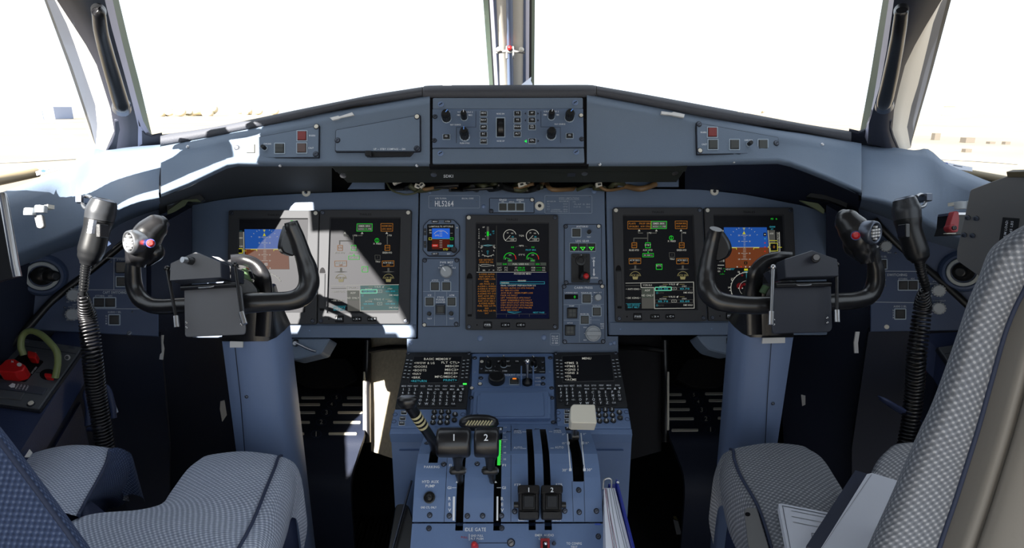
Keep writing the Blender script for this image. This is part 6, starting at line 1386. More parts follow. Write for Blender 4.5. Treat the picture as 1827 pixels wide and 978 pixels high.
condition_lever('black condition lever numbered 2, beside the first at the slot bottom', 968, 1104, '2', 1)
# flap lever
t = thing('flap_lever', 'cream flap lever with a square wedge handle beside the FLAPS scale', 'lever', QS.pt(1025, 775, 0))
FS = Flat((1017, 722, 1.005), (1064, 722, 1.005), (1040, 760, .985))
b = MB(FS, CQ); cr = mat('cream_lever_plastic', (205, 202, 190), .4)
b.plate(rpoly([(1152, 100), (1168, 80), (1306, 82), (1318, 200), (1160, 196), (1150, 180)], 10, 4), -.028, .004, cr, 5, back=True); b.build('lever_handle', t)
b = MB(); b.sweep([K8(1182, 195, 1.01), K8(1176, 225, 1.04), K8(1180, 270, 1.075), K8(1184, 280, 1.12)], [.0048, .0048, .006, .006], STEELD, 12, sub=3); b.build('lever_shaft', t)
b = MB(); b.sweep([K8(1162, 272, 1.065), K8(1205, 272, 1.065)], [.0075, .0075], BTNB, 12, sub=1); b.build('lever_slider', t)
# parking brake lever
t = thing('parking_brake_lever', 'black parking brake lever with cream hazard bands, leaning out of its slot', 'lever', QS.pt(773, 815, -.01))
pts = [K8(300, 372, 1.045), K8(300, 330, 1.03), K8(262, 262, 1.01), K8(212, 190, .99), K8(160, 110, .97), K8(140, 82, .962)]
b = MB(); b.sweep(pts, [.0075, .0082, .0082, .0085, .0088, .009], SATIN, 14, sub=4); b.build('lever_shaft', t)
cm_ = mat('cream_band', (200, 192, 150), .5)
b = MB(); c = K8(132, 62, .958); b.sweep([c + UP * -.008, c, c + UP * .006, c + UP * .009], [.011, .0155, .0155, .011], SATIN, 20, sub=2, flat=((1, 0, 0), 1.08)); b.build('lever_knob', t)
for k, (x, y) in enumerate(((182, 142), (196, 164), (210, 186), (226, 208))):
    a = K8(x - 5, y - 7, lerp(.975, .993, k / 3)); e = K8(x + 3, y + 4, lerp(.978, .996, k / 3)); MB().sweep([a, e], [.0092, .0092], cm_, 14, cap=False, sub=1).build('hazard_band', t)
# striped gust lock bar behind lever 2
t = thing('gust_lock_handle', 'black bar handle with slanted cream stripes behind power lever 2', 'handle', K8(580, 220, 1.10))
Dg = 1.10; b = MB(); b.sweep([K8(474, 216, Dg), K8(490, 200, Dg), K8(530, 192, Dg), K8(620, 192, Dg), K8(665, 198, Dg), K8(684, 216, Dg)], [.008, .0125, .0145, .0145, .0125, .008], SATIN, 18, sub=3); b.build('handle_bar', t)
yc = 700 + 192 / 3.518; r = .0148; rp = r * F / Dg
GS_ = Prof([(yc + k * rp * .96 / 10, Dg - r * math.sqrt(max(0, 1 - (k * .96 / 10) ** 2))) for k in range(-10, 11)])
b = MB(GS_, CQ)
for k in range(9):
    x = 508 + k * 18
    b.line([(x + 10 - 3 * j, 178 + j * 4) for j in range(8)], 8, .0006, cm_)
b.build('slanted_stripes', t)
b = MB(); b.sweep([K8(580, 215, Dg + .005), K8(585, 260, 1.13)], [.006, .006], BTNB, 10, sub=1); b.build('handle_stem', t)

# ---- ring binder and black pocket at the quadrant's sides
t = thing('ring_binder', 'dark blue ring binder full of white pages, upright against the quadrant', 'binder', V((.2, .83, .35)))
BS = Flat((1075.5, 873, .985), (1098, 873, .985), (1102, 978, .90))
b = MB(BS); b.plate([(1077.5, 871), (1097, 871), (1126, 982), (1144, 1060), (1086, 1060), (1081, 978)], -.10, 0, PAPER); b.build('pages', t)
pl = [mat('page_divider_red', (120, 50, 80), .6), mat('page_divider_grey', (110, 120, 130), .6)]
b = MB(BS)
for k, (xa, xb, M) in enumerate(((1079.5, 1095, 0), (1081, 1101, 0), (1083, 1097.5, 1), (1087, 1106, 1), (1091, 1116, 1), (1094, 1120, 1))): b.line([(xa, 872), (lerp(xa, xb, .5) - 1.5, 925), (xb, 982)], .9, .0006, pl[M])
b.build('page_dividers', t)
bb = mat('binder_blue', (22, 42, 150), .4)
b = MB(BS); b.plate([(1098, 862), (1101, 864), (1131, 982), (1150, 1060), (1146, 1060), (1127, 982)], -.13, .010, bb, .4); b.plate([(1086, 860), (1100, 860), (1101, 872), (1090, 873)], -.12, -.004, bb, 1); b.build('cover', t)
b = MB(); b.sweep([BS.pt(1076, 874, .001), BS.pt(1077, 862, .006), BS.pt(1084, 859.5, .008), BS.pt(1090, 861, .006), BS.pt(1091, 872, .001)], [.0016] * 5, METAL, 8, sub=5); b.build('ring', t)
MB(BS).lathe(1101.2, 869, [(2.4, .0102), (2.4, .0112), (.01, .0113)], METAL, 12).build('rivet', t)
t = thing('document_pocket', 'black document pocket with a thin metal edge beside the quadrant', 'pocket', V((-.22, .9, .3)))
KS = Flat((712, 898, 1.12), (728, 898, 1.12), (700, 978, 1.03))
b = MB(KS); b.plate(rpoly([(706, 898), (728, 898), (738, 930), (738, 1080), (672, 1080), (692, 980)], 8), -.10, 0, BTNB, 2); b.build('pocket_body', t)
b = MB(); b.sweep([KS.pt(735, 866, .01), KS.pt(722, 912, .01), KS.pt(704, 978, .01), KS.pt(680, 1065, .01)], [.0022] * 4, STEELD, 8, sub=3); b.build('metal_edge', t)
# ================================================================== SIDE SWITCH PANELS, AIR OUTLETS, MICROPHONES, CONSOLES
SPL = Flat((283, 420, 1.34), (283, 600, 1.325), (60, 590, 1.232)); SPR = Flat((1538, 420, 1.34), (1538, 600, 1.325), (1761, 590, 1.232))
C7b = (100, 420, 4.89); C6 = (1530, 290, 2.795)
def side_panel(label, S_, poly, name_):
    t = thing('switching_panel', label, 'switch panel', S_.pt(sum(p[0] for p in poly) / len(poly), 540), 'side switching panels')
    b = MB(S_); b.plate(poly, -.004, .002, NAVY, 1.5); b.build('faceplate', t); return t
lt = mat('pale_grey_lettering', (176, 184, 192), .6)
t = side_panel('navy switching panel lettered CAPT SWITCHING beside the sunlit yoke', SPL, [(282, 430), (283, 601), (150, 594), (50, 588), (96, 542), (162, 490), (217, 446), (240, 432)], '')
b = MB(SPL, C7b)
b.text('CAPT SWITCHING', 512, 499, 22, lt, 204, z=.0026)
for tx, x, y, h, w in (('ATT/HDG', 382, 529, 14, 82), ('ADC', 474, 529, 14, 38), ('AUDIO 1 SEL', 511, 670, 15, 118), ('CAPT', 182, 449, 12, 40), ('READING LT', 178, 466, 12, 100), ('OFF', 106, 582, 11, 26), ('CAPT', 168, 605, 12, 44), ('CONSOLE LT', 154, 624, 12, 90), ('OFF', 104, 740, 11, 26), ('BRT', 216, 742, 11, 30), ('STEER', 572, 214, 13, 80), ('OFF', 608, 190, 10, 24)): b.text(tx, x, y, h, lt, w, z=.0026)
for i, c in enumerate('NORM'): b.text(c, 440, 704 + i * 22, 13, lt, None, z=.0026)
for p in ([(270, 476), (640, 478)], [(270, 410), (268, 530)], [(508, 200), (506, 474)], [(300, 640), (760, 642)], [(440, 198), (640, 202)]): b.line(p, 4, .0025, lt)
for a in range(200, 350, 25): b.line([(158 + 58 * math.cos(R(a)), 525 + 58 * math.sin(R(a))), (158 + 66 * math.cos(R(a)), 525 + 66 * math.sin(R(a)))], 4, .0025, lt)
b.build('lettering', t)
for x, y in ((160, 525), (152, 690)): knob(t, SPL, x, y, 50, .014, KNOBG, C7b, h0=.002, skirt=1.05, ribs=14)
for x in (378, 474): button(t, SPL, x, 587, 88, 76, BTNB, C7b, h0=.002)
button(t, SPL, 510, 737, 88, 80, BTNB, C7b, h0=.002); button(t, SPL, 572, 405, 84, 78, BTNB, C7b, h0=.002)
b = MB(SPL, C7b); b.box(526, 236, 616, 330, .002, .012, BTNB, 4, 4); b.build('guarded_switch', t)
screw(t, SPL, 640, 852, 22, C7b)
for x, y in ((480, 232), (78, 628), (668, 668)): dome(t, SPL, x, y, 12, C7b, STEELD, 'faceplate_screw')
t = side_panel('navy switching panel lettered F/O SWITCHING beside the shaded yoke', SPR, [(1552, 432), (1553, 592), (1684, 590), (1771, 588), (1725, 542), (1659, 490), (1604, 446), (1575, 420), (1556, 414)], '')
b = MB(SPR, C6)
b.text('F/O SWITCHING', 178, 561, 12, lt, 136, z=.0026)
for tx, x, y, h, w in (('ATT/HDG', 225, 581, 8, 44), ('ADC', 274, 580, 8, 20), ('AUDIO 2 SEL', 211, 718, 9, 64), ('F/O', 386, 594, 7, 22), ('READING LT', 386, 606, 7, 62), ('OFF', 364, 666, 7, 16), ('BRT', 416, 668, 7, 16), ('F/O CONSOLE LT', 396, 690, 7, 84), ('OFF', 366, 756, 7, 16), ('MAX', 158, 450, 7, 18), ('GPWS SEL', 120, 470, 8, 50), ('OFF', 134, 587, 7, 14)): b.text(tx, x, y, h, lt, w, z=.0026)
for i, c in enumerate('NORM'): b.text(c, 179, 738 + i * 12, 8, lt, None, z=.0026)
for p in ([(66, 542), (320, 544)], [(66, 696), (318, 700)], [(322, 610), (322, 660)]): b.line(p, 2.4, .0025, lt)
b.build('lettering', t)
for x, y, r in ((138, 420, 25), (400, 640, 28), (401, 728, 28)): knob(t, SPR, x, y, r, .014, KNOBG, C6, h0=.002, skirt=1.05, ribs=14)
for x in (227, 276): button(t, SPR, x, 613, 46, 44, BTNB, C6, h0=.002)
button(t, SPR, 212, 756, 50, 46, BTNB, C6, h0=.002); button(t, SPR, 122, 508, 44, 44, BTNB, C6, h0=.002)
screw(t, SPR, 145, 820, 12, C6, OFFW, False)
for x, y in ((190, 452), (138, 614), (110, 668)): dome(t, SPR, x, y, 7, C6, STEELD, 'faceplate_screw')
# diagonal black rubber seal along the panel edge
for lb, l in (('thick black rubber seal running diagonally behind the sunlit microphone', [(262, 402, 1.33), (215, 438, 1.315), (160, 484, 1.29), (94.5, 536, 1.25), (43, 592, 1.22), (-60, 690, 1.14)]), ('thick black rubber seal running diagonally behind the shaded microphone', [(1560, 392, 1.33), (1577, 412, 1.32), (1612, 447, 1.31), (1665, 490, 1.28), (1723, 542, 1.25), (1790, 606, 1.22), (1900, 700, 1.14)])):
    b = MB(); b.sweep(pip(*l), [.0075] * len(l), BTNB, 10, sub=4); tag(b.build('rubber_seal'), lb, 'seal', 'rubber seals of the side panels')
# ---- air outlets
for lb, S_, x, y, dx in (('round air outlet with pale ring and black nozzle beside the sunlit microphone', SWL, 76, 491, 1), ('round air outlet with pale ring half hidden by the grey plate', SWR, 1718, 484, -.2)):
    t = thing('air_outlet', lb, 'air vent', S_.pt(x, y), 'air outlets of the side walls')
    MB(S_).lathe(x, y, [(38, .0), (35, .012), (31, .018), (27, .019), (25, .015)], NAVY, 32).build('collar', t)
    MB(S_).lathe(x, y, [(25.5, .015), (25, .0205), (24, .0215), (19.3, .0215), (18.5, .016), (18, .004), (.01, .003)], mat('pale_outlet_ring', (150, 156, 158), .4), 32, mats=None).build('outer_ring', t)
    o, ex, ey, n, sc = S_.frame(x, y); c = o + n * .010
    b = MB(); b.ball(c, 17.5 * sc, BTNB, 24, 16); nz = b.build('eyeball', t)
    d = (n * .75 + ex * .75 * dx + ey * .05).normalized(); b = MB()
    b.sweep([c + d * 12 * sc, c + d * 20 * sc, c + d * 24 * sc, c + d * 24.5 * sc, c + d * 30 * sc, c + d * 30.5 * sc], [12 * sc, 10 * sc, 10 * sc, 8.5 * sc, 8.5 * sc, 6 * sc], BTNB, 20, sub=1)
    b.build('nozzle', nz)
# ---- jack brackets
def bracket(lb, cyl, plate, strip, D):
    S_ = Flat((plate[0][0], plate[0][1], D), (plate[1][0], plate[1][1], D), (plate[2][0], plate[2][1] + 30, D + .0))
    t = thing('jack_bracket', lb, 'bracket', S_.pt(*cyl[0]))
    b = MB(S_); b.plate(plate, -.012, .004, OFFW, .8); b.build('back_plate', t)
    for x, y in cyl:
        c = S_.pt(x, y, .012); b = MB(); b.sweep([c - UP * .006, c + UP * .0045, c + UP * .006], [9 * D / F, 9.2 * D / F, 8.4 * D / F], KNOBG, 18, sub=1); b.sweep([c + UP * .0061, c + UP * .0065], [5 * D / F] * 2, METAL, 14, sub=1); b.build('jack_socket', t)
    if strip: b = MB(S_); b.plate(rpoly(strip, 3, 3), .004, .010, GREYPL, 1); b.build('name_strip', t)
bracket('white double jack bracket with a grey tag on the sunlit sill', [(63, 379), (83, 374.5)], [(53, 372), (88, 365), (88, 372), (54, 378)], [(68, 386), (82, 384), (86, 405), (80, 409), (73, 407)], 1.05)
bracket('white double jack bracket above the red lever', [(1704, 368), (1720, 367)], [(1700, 361), (1728, 360), (1728, 366), (1700, 367)], None, 1.03)
t = thing('release_handle', 'red lever with a black screw on its black block beside the grey plate', 'lever', P(1695, 400, 1.03))
S_ = Flat((1702, 382, 1.03), (1722, 382, 1.03), (1700, 418, 1.03)); CR7 = (1600, 240, 5.432)
b = MB(S_, CR7); b.plate([(556, 770), (660, 772), (655, 972), (520, 975), (545, 900)], -.04, .002, BTNB, 4); b.box(520, 760, 660, 782, -.03, .006, METAL); b.build('handle_block', t)
b = MB(S_, CR7); b.plate(rpoly([(500, 750), (548, 752), (555, 830), (542, 950), (470, 956), (445, 920), (460, 880)], 18, 4), .002, .013, REDD, 5); b.lathe(482, 915, [(38, .002), (38, .015), (30, .017), (.01, .017)], REDD, 20); lv = b.build('red_lever', t); lv['label'] = 'red lever arm'
MB(S_, CR7).lathe(482, 914, [(22, .017), (20, .0195), (10, .020), (.01, .0195)], BTNB, 16).build('lever_screw', lv)
MB(S_, CR7).box(452, 958, 540, 966, .0, .008, OFFW).build('white_edge', t)
# ---- hand microphones with coiled cords
def coil(pts, rad, turns, wr, M):
    c, rr = spline(pts, rad, 40); n = len(c); out = []; L = [0]
    for i in range(1, n): L.append(L[-1] + (c[i] - c[i - 1]).length)
    N = turns * 14; T = (pts[-1] - pts[0]).normalized(); u0 = T.orthogonal().normalized()
    for k in range(N + 1):
        s_ = L[-1] * k / N; i = 0
        while i < n - 2 and L[i + 1] < s_: i += 1
        f = (s_ - L[i]) / max(1e-9, L[i + 1] - L[i]); p = c[i].lerp(c[i + 1], f); r_ = rr[i]
        tt = (c[min(i + 1, n - 1)] - c[max(i - 1, 0)]).normalized(); u = (u0 - tt * u0.dot(tt)).normalized(); w = tt.cross(u); a = 2 * math.pi * k / 14
        out.append(p + (u * math.cos(a) + w * math.sin(a)) * r_)
    b = MB(); b.sweep(out, [wr] * len(out), M, 6, sub=1); return b
COLLAR = mat('mic_collar_dark_grey', (56, 58, 62), .35, metal=.3)
def hand_mic(label, body, coilp, straight, turns, clipx, tape, D):
    t = thing('hand_microphone', label, 'microphone', P(*body[2][:2], D), 'hand microphones hung on the side walls')
    pts = [P(x, y, d) for x, y, d, r in body]; rad = [r * D / F for *_, r in body]
    i = 3
    b = MB(); b.sweep(pts[i:], rad[i:], BTNB, 22, sub=4, flat=((1, 0, 0), 1.0)); b.build('body', t)
    b = MB(); b.sweep(pts[:i + 1], rad[:i + 1], COLLAR, 26, sub=3); hd = b.build('swivel_collar', t)
    ax = (pts[0] - pts[1]).normalized(); u = ax.orthogonal().normalized(); w = ax.cross(u)
    b = MB()
    for r0, r1, h0, h1, M in ((.95, .72, .0005, .003, STEELD), (.72, .66, .003, .0005, BTNB), (.66, .01, .0005, .002, KEYB)):
        vs = []
        for r_, h in ((r0, h0), (r1, h1)):
            vs += [pts[0] + ax * h + (u * math.cos(2 * math.pi * k / 26) + w * math.sin(2 * math.pi * k / 26)) * rad[0] * r_ for k in range(26)]
        b.add(vs, [(k, (k + 1) % 26, 26 + (k + 1) % 26, 26 + k) for k in range(26)], M, True)
    b.build('end_cap', hd)
    b = MB(); kx = clipx; c = P(body[1][0] + kx * 30, body[1][1] - 4, D + .03)
    b.sweep([P(body[1][0] + kx * 22, body[1][1] + 8, D), P(body[1][0] + kx * 34, body[1][1] + 4, D + .01), P(body[1][0] + kx * 37, body[1][1] - 10, D + .02), P(body[1][0] + kx * 28, body[1][1] - 16, D + .02), P(body[1][0] + kx * 20, body[1][1] - 12, D + .01)], [.003] * 5, SILV, 8, sub=4)
    b.solid(P(body[1][0] + kx * 30, body[1][1] - 9, D + .03), RT * .006, UP * .007, FW * .02, STEELD, .2); b.build('hanger_clip', t)
    q = body[4]; b = MB(); S2 = Flat((q[0], q[1], D - .03), (q[0] + 10, q[1], D - .03), (body[3][0], body[3][1], D - .03))
    sx = 1 if kx < 0 else -1
    b.S = S2; b.plate(rrect(q[0] + sx * 8 - 4, q[1] - 12, q[0] + sx * 8 + 4, q[1] + 12, 2), -.014, .007, SATIN, 1); b.build('talk_switch', t)
    if tape:
        b = MB(S2); x, y = q[0] - 8, q[1] - 8; b.plate([(x - 2, y - 12), (x + 6, y - 11), (x + 2, y + 13), (x - 6, y + 12)], -.004, .0045, PAPER, .3); b.text('VHF1', x, y, 4, DARK, 16, z=.0049, rot=100); b.build('name_tape', t)
    b = MB(); e = [P(*p) for p in straight]; b.sweep(e, [.0075, .0068] + [.0055] * (len(e) - 2), BTNB, 12, sub=4)
    cc, _ = spline(e, None, 8)
    for k in range(2, len(cc) - 3, 2): b.sweep([cc[k], cc[k].lerp(cc[k + 1], .6)], [.0085 - .0015 * k / len(cc)] * 2, BTNB, 12, sub=1)
    b.build('strain_relief', t)
    coil([P(*p[:3]) for p in coilp], [p[3] for p in coilp], turns, .0023, SATIN).build('coiled_cord', t)
hand_mic('sunlit hand microphone with a white tape label and coiled black cord', [(186, 358, 1.05, 20), (184, 366, 1.05, 22), (180, 378, 1.05, 24), (177, 392, 1.05, 23), (172, 412, 1.05, 21), (164, 444, 1.05, 21.5), (160, 458, 1.05, 19), (156, 472, 1.05, 12)],
         [(148, 524, 1.07, .006), (151, 540, 1.08, .009), (156, 565, 1.1, .0125), (161, 600, 1.1, .0145), (165, 640, 1.1, .0145), (172, 700, 1.12, .0145), (180, 750, 1.13, .0140), (188, 802, 1.14, .0135), (192, 850, 1.15, .013)], [(155, 468, 1.05), (152, 485, 1.055), (150, 505, 1.06), (148, 526, 1.07)], 58, -1, True, 1.05)
hand_mic('shaded hand microphone with hanger ring and coiled black cord', [(1613, 355, 1.05, 18), (1615, 363, 1.05, 20), (1617, 374, 1.05, 23), (1619, 390, 1.05, 22), (1623, 412, 1.05, 19.5), (1634, 446, 1.05, 20), (1638, 458, 1.05, 18), (1640, 468, 1.05, 11)],
         [(1654, 515, 1.07, .004), (1648, 524, 1.08, .008), (1646, 548, 1.1, .0125), (1641, 590, 1.1, .0135), (1635, 637, 1.1, .0140), (1632, 690, 1.12, .014), (1626, 745, 1.13, .0135), (1616, 800, 1.14, .013), (1610, 850, 1.15, .013)], [(1640, 464, 1.05), (1643, 480, 1.055), (1648, 500, 1.06), (1654, 517, 1.07)], 52, 1, False, 1.05)

# ---- side consoles and oxygen mask boxes
def console(label, f, side):
    t = thing('side_console', label, 'console', f(60, 900, 1.0), 'side consoles')
    A, B_, C_, D_ = f(176, 596, 1.262), f(150, 621, 1.235), f(36, 806, 1.045), f(-120, 1060, .84)
    oxf = lambda p: V((-.935 * side, p.y, p.z + (abs(p.x + .935 * side)) * .06))
    b = MB(); top = [[oxf(A), A], [oxf(B_), B_], [oxf(C_), C_], [oxf(D_), D_]]
    b.loft(top, CONS, smooth=False)
    dn = lambda p, k: p + V((.004 * side * k, -.012 * k, -.06 * k))
    b.loft([[A, dn(A, .1), dn(A, 1)], [B_, dn(B_, .1), dn(B_, 1)], [C_, dn(C_, .1), dn(C_, 1)], [D_, dn(D_, .1), dn(D_, 1)]], CONS, smooth=False)
    ins = V((-.012 * side, .01, 0))
    lo = lambda p: V((p.x, p.y, .0)) + ins * 2
    b.loft([[dn(p, 1) + ins, lo(p)] for p in (A, B_, C_, D_)], LINER, smooth=False)
    b.build('console_body', t)
    # hinged door field and foot bracket
    q = lambda p, k, o=0: (dn(p, 1) + ins).lerp(lo(p), k) + V((.006 * side, -.004, 0)) * (1 + o)
    b = MB(); b.loft([[q(B_.lerp(C_, .15), .04), q(B_.lerp(C_, .15), .6)], [q(B_.lerp(C_, .92), .04), q(B_.lerp(C_, .92), .6)]], CONS, smooth=False, thick=V((-.008 * side, .006, 0)))
    b.build('console_door', t)
    return t
console('navy side console carrying the open oxygen mask box with red valves', lambda x, y, d: P(x, y, d), 1)
console('navy side console behind the document strewn seat', lambda x, y, d: P(1821 - x, y, d), -1)
gk = mat('oxygen_box_grey', (78, 82, 88), .5, mott=.05); gk2 = mat('oxygen_flap_grey', (62, 68, 80), .5)
hosem = mat('green_braided_hose', (120, 132, 84), .35)
def oxygen(label, S_, full, mir):
    Cx = (0, 590, 4.075)
    f = (lambda pl: pl) if not mir else (lambda pl: [(1821 * 4.075 - x, y) for x, y in pl])
    t = thing('oxygen_mask_box', label, 'oxygen mask box', S_.pt(*((60, 670) if not mir else (1761, 670))), 'oxygen mask boxes on the side consoles')
    b = MB(S_, Cx); b.plate(rpoly(f([(150, 70), (607, 135), (290, 585), (-240, 510), (-190, 430)]), 10, 3), -.002, .006, gk, 4); b.plate(rpoly(f([(140, 62), (620, 132), (292, 596), (-250, 520)]), 10, 3), -.004, .003, LINEK); b.build('box_lid', t)
    b = MB(S_, Cx); b.plate(rpoly(f([(160, 182), (330, 240), (195, 392), (0, 362), (60, 280)]), 14, 3), .006, .0066, DARK); b.plate(f(circ(360, 336, 62, 20, 40)), .006, .0066, DARK); b.build('mask_opening', t)
    b = MB(S_, Cx)
    for p in ([(120, 118), (560, 186)], [(270, 320), (330, 326)], [(0, 278), (60, 290)]): b.line(f(p), 5, .0065, LINEK)
    b.build('seam_lines', t)
    for px, h in (([(25, 352), (95, 286), (150, 280), (238, 332), (216, 368), (158, 386), (40, 374)], .030), ([(232, 198), (300, 214), (292, 258), (234, 250)], .022), ([(344, 346), (404, 350), (402, 380), (346, 374)], .016)):
        b = MB(S_, Cx); b.plate(rpoly(f(px), 12, 3), .006, h, RED, 7); v = b.build('red_valve', t); v['label'] = 'red valve body'
        if h > .025: b = MB(S_, Cx); b.text('N', 142, 306, 16, WHITE, None, z=h + .0005); b.fill(f(circ(192, 328, 18, 14, 14)), h + .0005, TAPE); b.build('valve_marking', v)
    hp = [(205, 215, .02), (210, 180, .035), (245, 135, .05), (310, 115, .058), (385, 138, .056), (445, 190, .05), (478, 240, .042), (466, 300, .03), (420, 368, .012)]
    b = MB()
    P3 = [S_.pt(f([(x, y)])[0][0] / 4.075, 590 + (y + 40 * h / .05 * .9) / 4.075, h) for x, y, h in hp]
    b.sweep(P3, [.0058] * 9, hosem, 14, sub=5); b.build('green_hose', t)
    if full:
        b = MB(S_, Cx); b.plate(rpoly([(28, 386), (358, 436), (325, 486), (-20, 442)], 6), .006, .0085, gk2, 3); b.fill([(78, 424), (106, 404), (128, 412), (122, 436), (96, 438)], .0088, WHITE)
        for i, tx in enumerate(('PRESS', 'TO TEST', 'AND', 'RESET')): b.text(tx, 140 + i * 24, 428 + i * 4, 10, WHITE, 40, z=.0088, rot=-60)
        b.build('test_flap', t)
        b = MB(S_, Cx); b.plate(rpoly([(-20, 448), (196, 472), (162, 526), (-60, 498)], 6), .006, .0095, gk, 3); b.build('slide_latch', t)
        b = MB(S_, Cx); b.lathe(236, 552, [(26, .006), (26, .0075), (18, .008)], LINEK, 16); b.lathe(240, 550, [(18, .0075), (17, .0105), (.01, .011)], OFFW, 16); b.build('cap_screw', t)
        b = MB(S_, Cx); b.fill(circ(500, 212, 22, 16, 20), .0065, TAPE); b.fill(circ(496, 214, 14, 16, 14), .0068, gk); b.text('OXYGEN', 258, 306, 12, WHITE, 60, z=.0069, rot=-52); b.text('100%', 262, 186, 10, WHITE, 34, z=.0066, rot=-55); b.build('markings', t)
        for x, y in ((200, 92), (530, 142)): b = MB(S_, Cx); b.box(x - 22, y - 10, x + 22, y + 10, .006, .0085, gk2, 3, 2); b.build('hinge_latch', t)
def ox_plane(sd):
    q = [P(150, 621, 1.235), P(36, 806, 1.045)] if sd > 0 else [P(1671, 621, 1.235), P(1785, 806, 1.045)]
    n = (q[1] - q[0]).cross(V((-sd, 0, .06))); n = n if n.z > 0 else -n
    return plane_at(q[0] + n.normalized() * .003, n)
OXL, OXR = ox_plane(1), ox_plane(-1)
oxygen('open oxygen mask box with red valves and green hose on the console', OXL, True, False)
oxygen('dark oxygen mask box glimpsed behind the fabric seat back', OXR, False, True)
t = thing('hose_bracket', 'dark looped bracket on the console side below the sunlit microphone cord', 'bracket', P(168, 700, 1.12))
b = MB(); b.sweep(pip((157, 760, 1.19), (158, 725, 1.2), (154, 702, 1.21), (168, 690, 1.22), (190, 692, 1.23), (200, 720, 1.23), (203, 746, 1.23)), [.006] * 7, CONS, 10, sub=4); b.sweep(pip((157, 766, 1.19), (178, 764, 1.19)), [.005] * 2, CONS, 8, sub=1); b.build('bracket_loop', t)
S_ = Flat((187, 685, 1.24), (214, 730, 1.25), (190, 760, 1.23)); b = MB(S_); b.plate([(186, 684), (198, 700), (212, 735), (196, 748), (188, 720)], -.01, .002, STEELD, 1); b.build('bracket_plate', t)
t = thing('map_lamp', 'small dark oval plate sticking out beside the shaded microphone cord', 'lamp', P(1590, 725, 1.15))
b = MB(); b.sweep(pip((1568, 707, 1.12), (1578, 714, 1.12), (1600, 728, 1.13), (1622, 742, 1.15), (1640, 752, 1.17)), [.004, .011, .013, .011, .006], CONS, 14, sub=4, flat=((0, .3, 1), .35)); b.build('lamp_arm', t)

# ---- electronic chart plates at the frame sides
PLR = Flat((1720, 400, .80), (1745, 492, .80), (1827, 306, .73)); CP7 = (1600, 240, 5.432)
t = thing('tablet_mount_plate', 'grey metal mounting plate with a maximum load label, cut off by the frame edge', 'mounting plate', PLR.pt(1780, 420))
b = MB(PLR); b.plate(rpoly([(1731, 339), (1760, 328), (1805, 312), (1870, 296), (1990, 292), (1990, 600), (1800, 520), (1745, 492), (1707, 465), (1707, 446), (1719, 397)], 4, 3), -.006, 0, GREYPL, .8); b.build('plate', t)
b = MB(PLR); b.plate([(1804, 304), (1990, 300), (1990, 312), (1806, 314)], -.004, .012, mat('olive_edge_strip', (74, 66, 44), .5), 1); b.build('edge_strip', t)
for x, y in ((690, 806), (772, 813), (655, 973), (735, 980)): MB(PLR, CP7).lathe(x, y, [(25, 0), (24, .0018), (14, .002), (12, .0008), (.01, .0008)], STEELD, 20).build('rivet', t)
b = MB(PLR, CP7); b.plate([(1030, 802), (1190, 814), (1150, 1110), (985, 1090)], 0, .0008, BTNB)
b.text('MAXIMUM LOAD:', 1054, 962, 24, WHITE, 268, z=.0011, rot=-82); b.text('20.45 LBS', 1112, 920, 24, WHITE, 168, z=.0011, rot=-82); b.build('load_label', t)
t = thing('tablet_bracket', 'bright steel tube edging a dark plate at the frame edge by the sunlit sill', 'mounting plate', P(10, 430, .72))
b = MB(); b.sweep(pip((3, 346, .715), (6, 356, .715), (13, 395, .715), (20, 435, .715), (27, 475, .715), (31, 494, .715)), [.0045] * 6, METAL, 16, sub=3); b.build('steel_tube', t)
S_ = Flat((0, 350, .72), (28, 494, .72), (-120, 420, .70)); b = MB(S_); b.plate([(2, 352), (28, 494), (-60, 520), (-200, 500), (-200, 340)], -.006, 0, BTNB, 1); b.build('dark_plate', t)

# ---- grab handles on the posts, alignment device, stickers, papers
for lb, hp in (('black grab handle on the sunlit window post', [(172, 18, .985, 9), (176, 24, .99, 11), (180, 55, 1.02, 11.5), (190, 95, 1.07, 12), (203, 140, 1.125, 12.5), (213, 175, 1.17, 12.8), (217, 188, 1.185, 12.5), (218, 193, 1.195, 9)]), ('black grab handle on the shaded window post', [(1609, 18, .985, 9), (1608, 24, .99, 11), (1604, 55, 1.02, 11.5), (1597, 95, 1.07, 12), (1588, 140, 1.125, 12.5), (1580, 175, 1.17, 12.8), (1578, 184, 1.185, 12), (1577, 189, 1.195, 9)])):
    t = thing('grab_handle', lb, 'grab handle', P(hp[3][0], hp[3][1], hp[3][2] - .03), 'grab handles on the window posts')
    b = MB(); b.sweep([P(x, y, d - .030) for x, y, d, r in hp], [r * (d - .03) / F for x, y, d, r in hp], SATIN, 18, sub=4); b.build('grip', t)
    b = MB(); x, y, d, r = hp[-2]; b.sweep([P(x, y - 2, d - .02), P(x, y + 6, d - .004)], [14 * d / F, 15 * d / F], STEELD, 16, sub=1); b.build('end_mount', t); b = MB(); x, y, d, r = hp[1]; b.sweep([P(x, y, d - .02), P(x, y - 6, d - .008)], [11 * d / F, 12 * d / F], BTNB, 16, sub=1); b.build('end_mount', t)
t = thing('eye_alignment_device', 'small bar with a red ball between two white balls on the centre post', 'sighting device', P(909, 95, 1.52))
D = 1.515; pxr = D / F; C6c = lambda x, y, d=D: P(840 + x / 6.114, y / 6.114, d)
b = MB(); b.sweep([C6c(275, 578), C6c(330, 568), C6c(385, 560), C6c(422, 565), C6c(460, 560), C6c(520, 568), C6c(590, 576)], [.0028, .0028, .004, .0045, .004, .0028, .0028], GREYPL, 10, sub=3)
for s_ in ([C6c(392, 505), C6c(392, 640)], [C6c(462, 505), C6c(466, 640)]): b.sweep(s_, [.0028] * 2, GREYPL, 8, sub=1)
b.build('mount_bar', t)
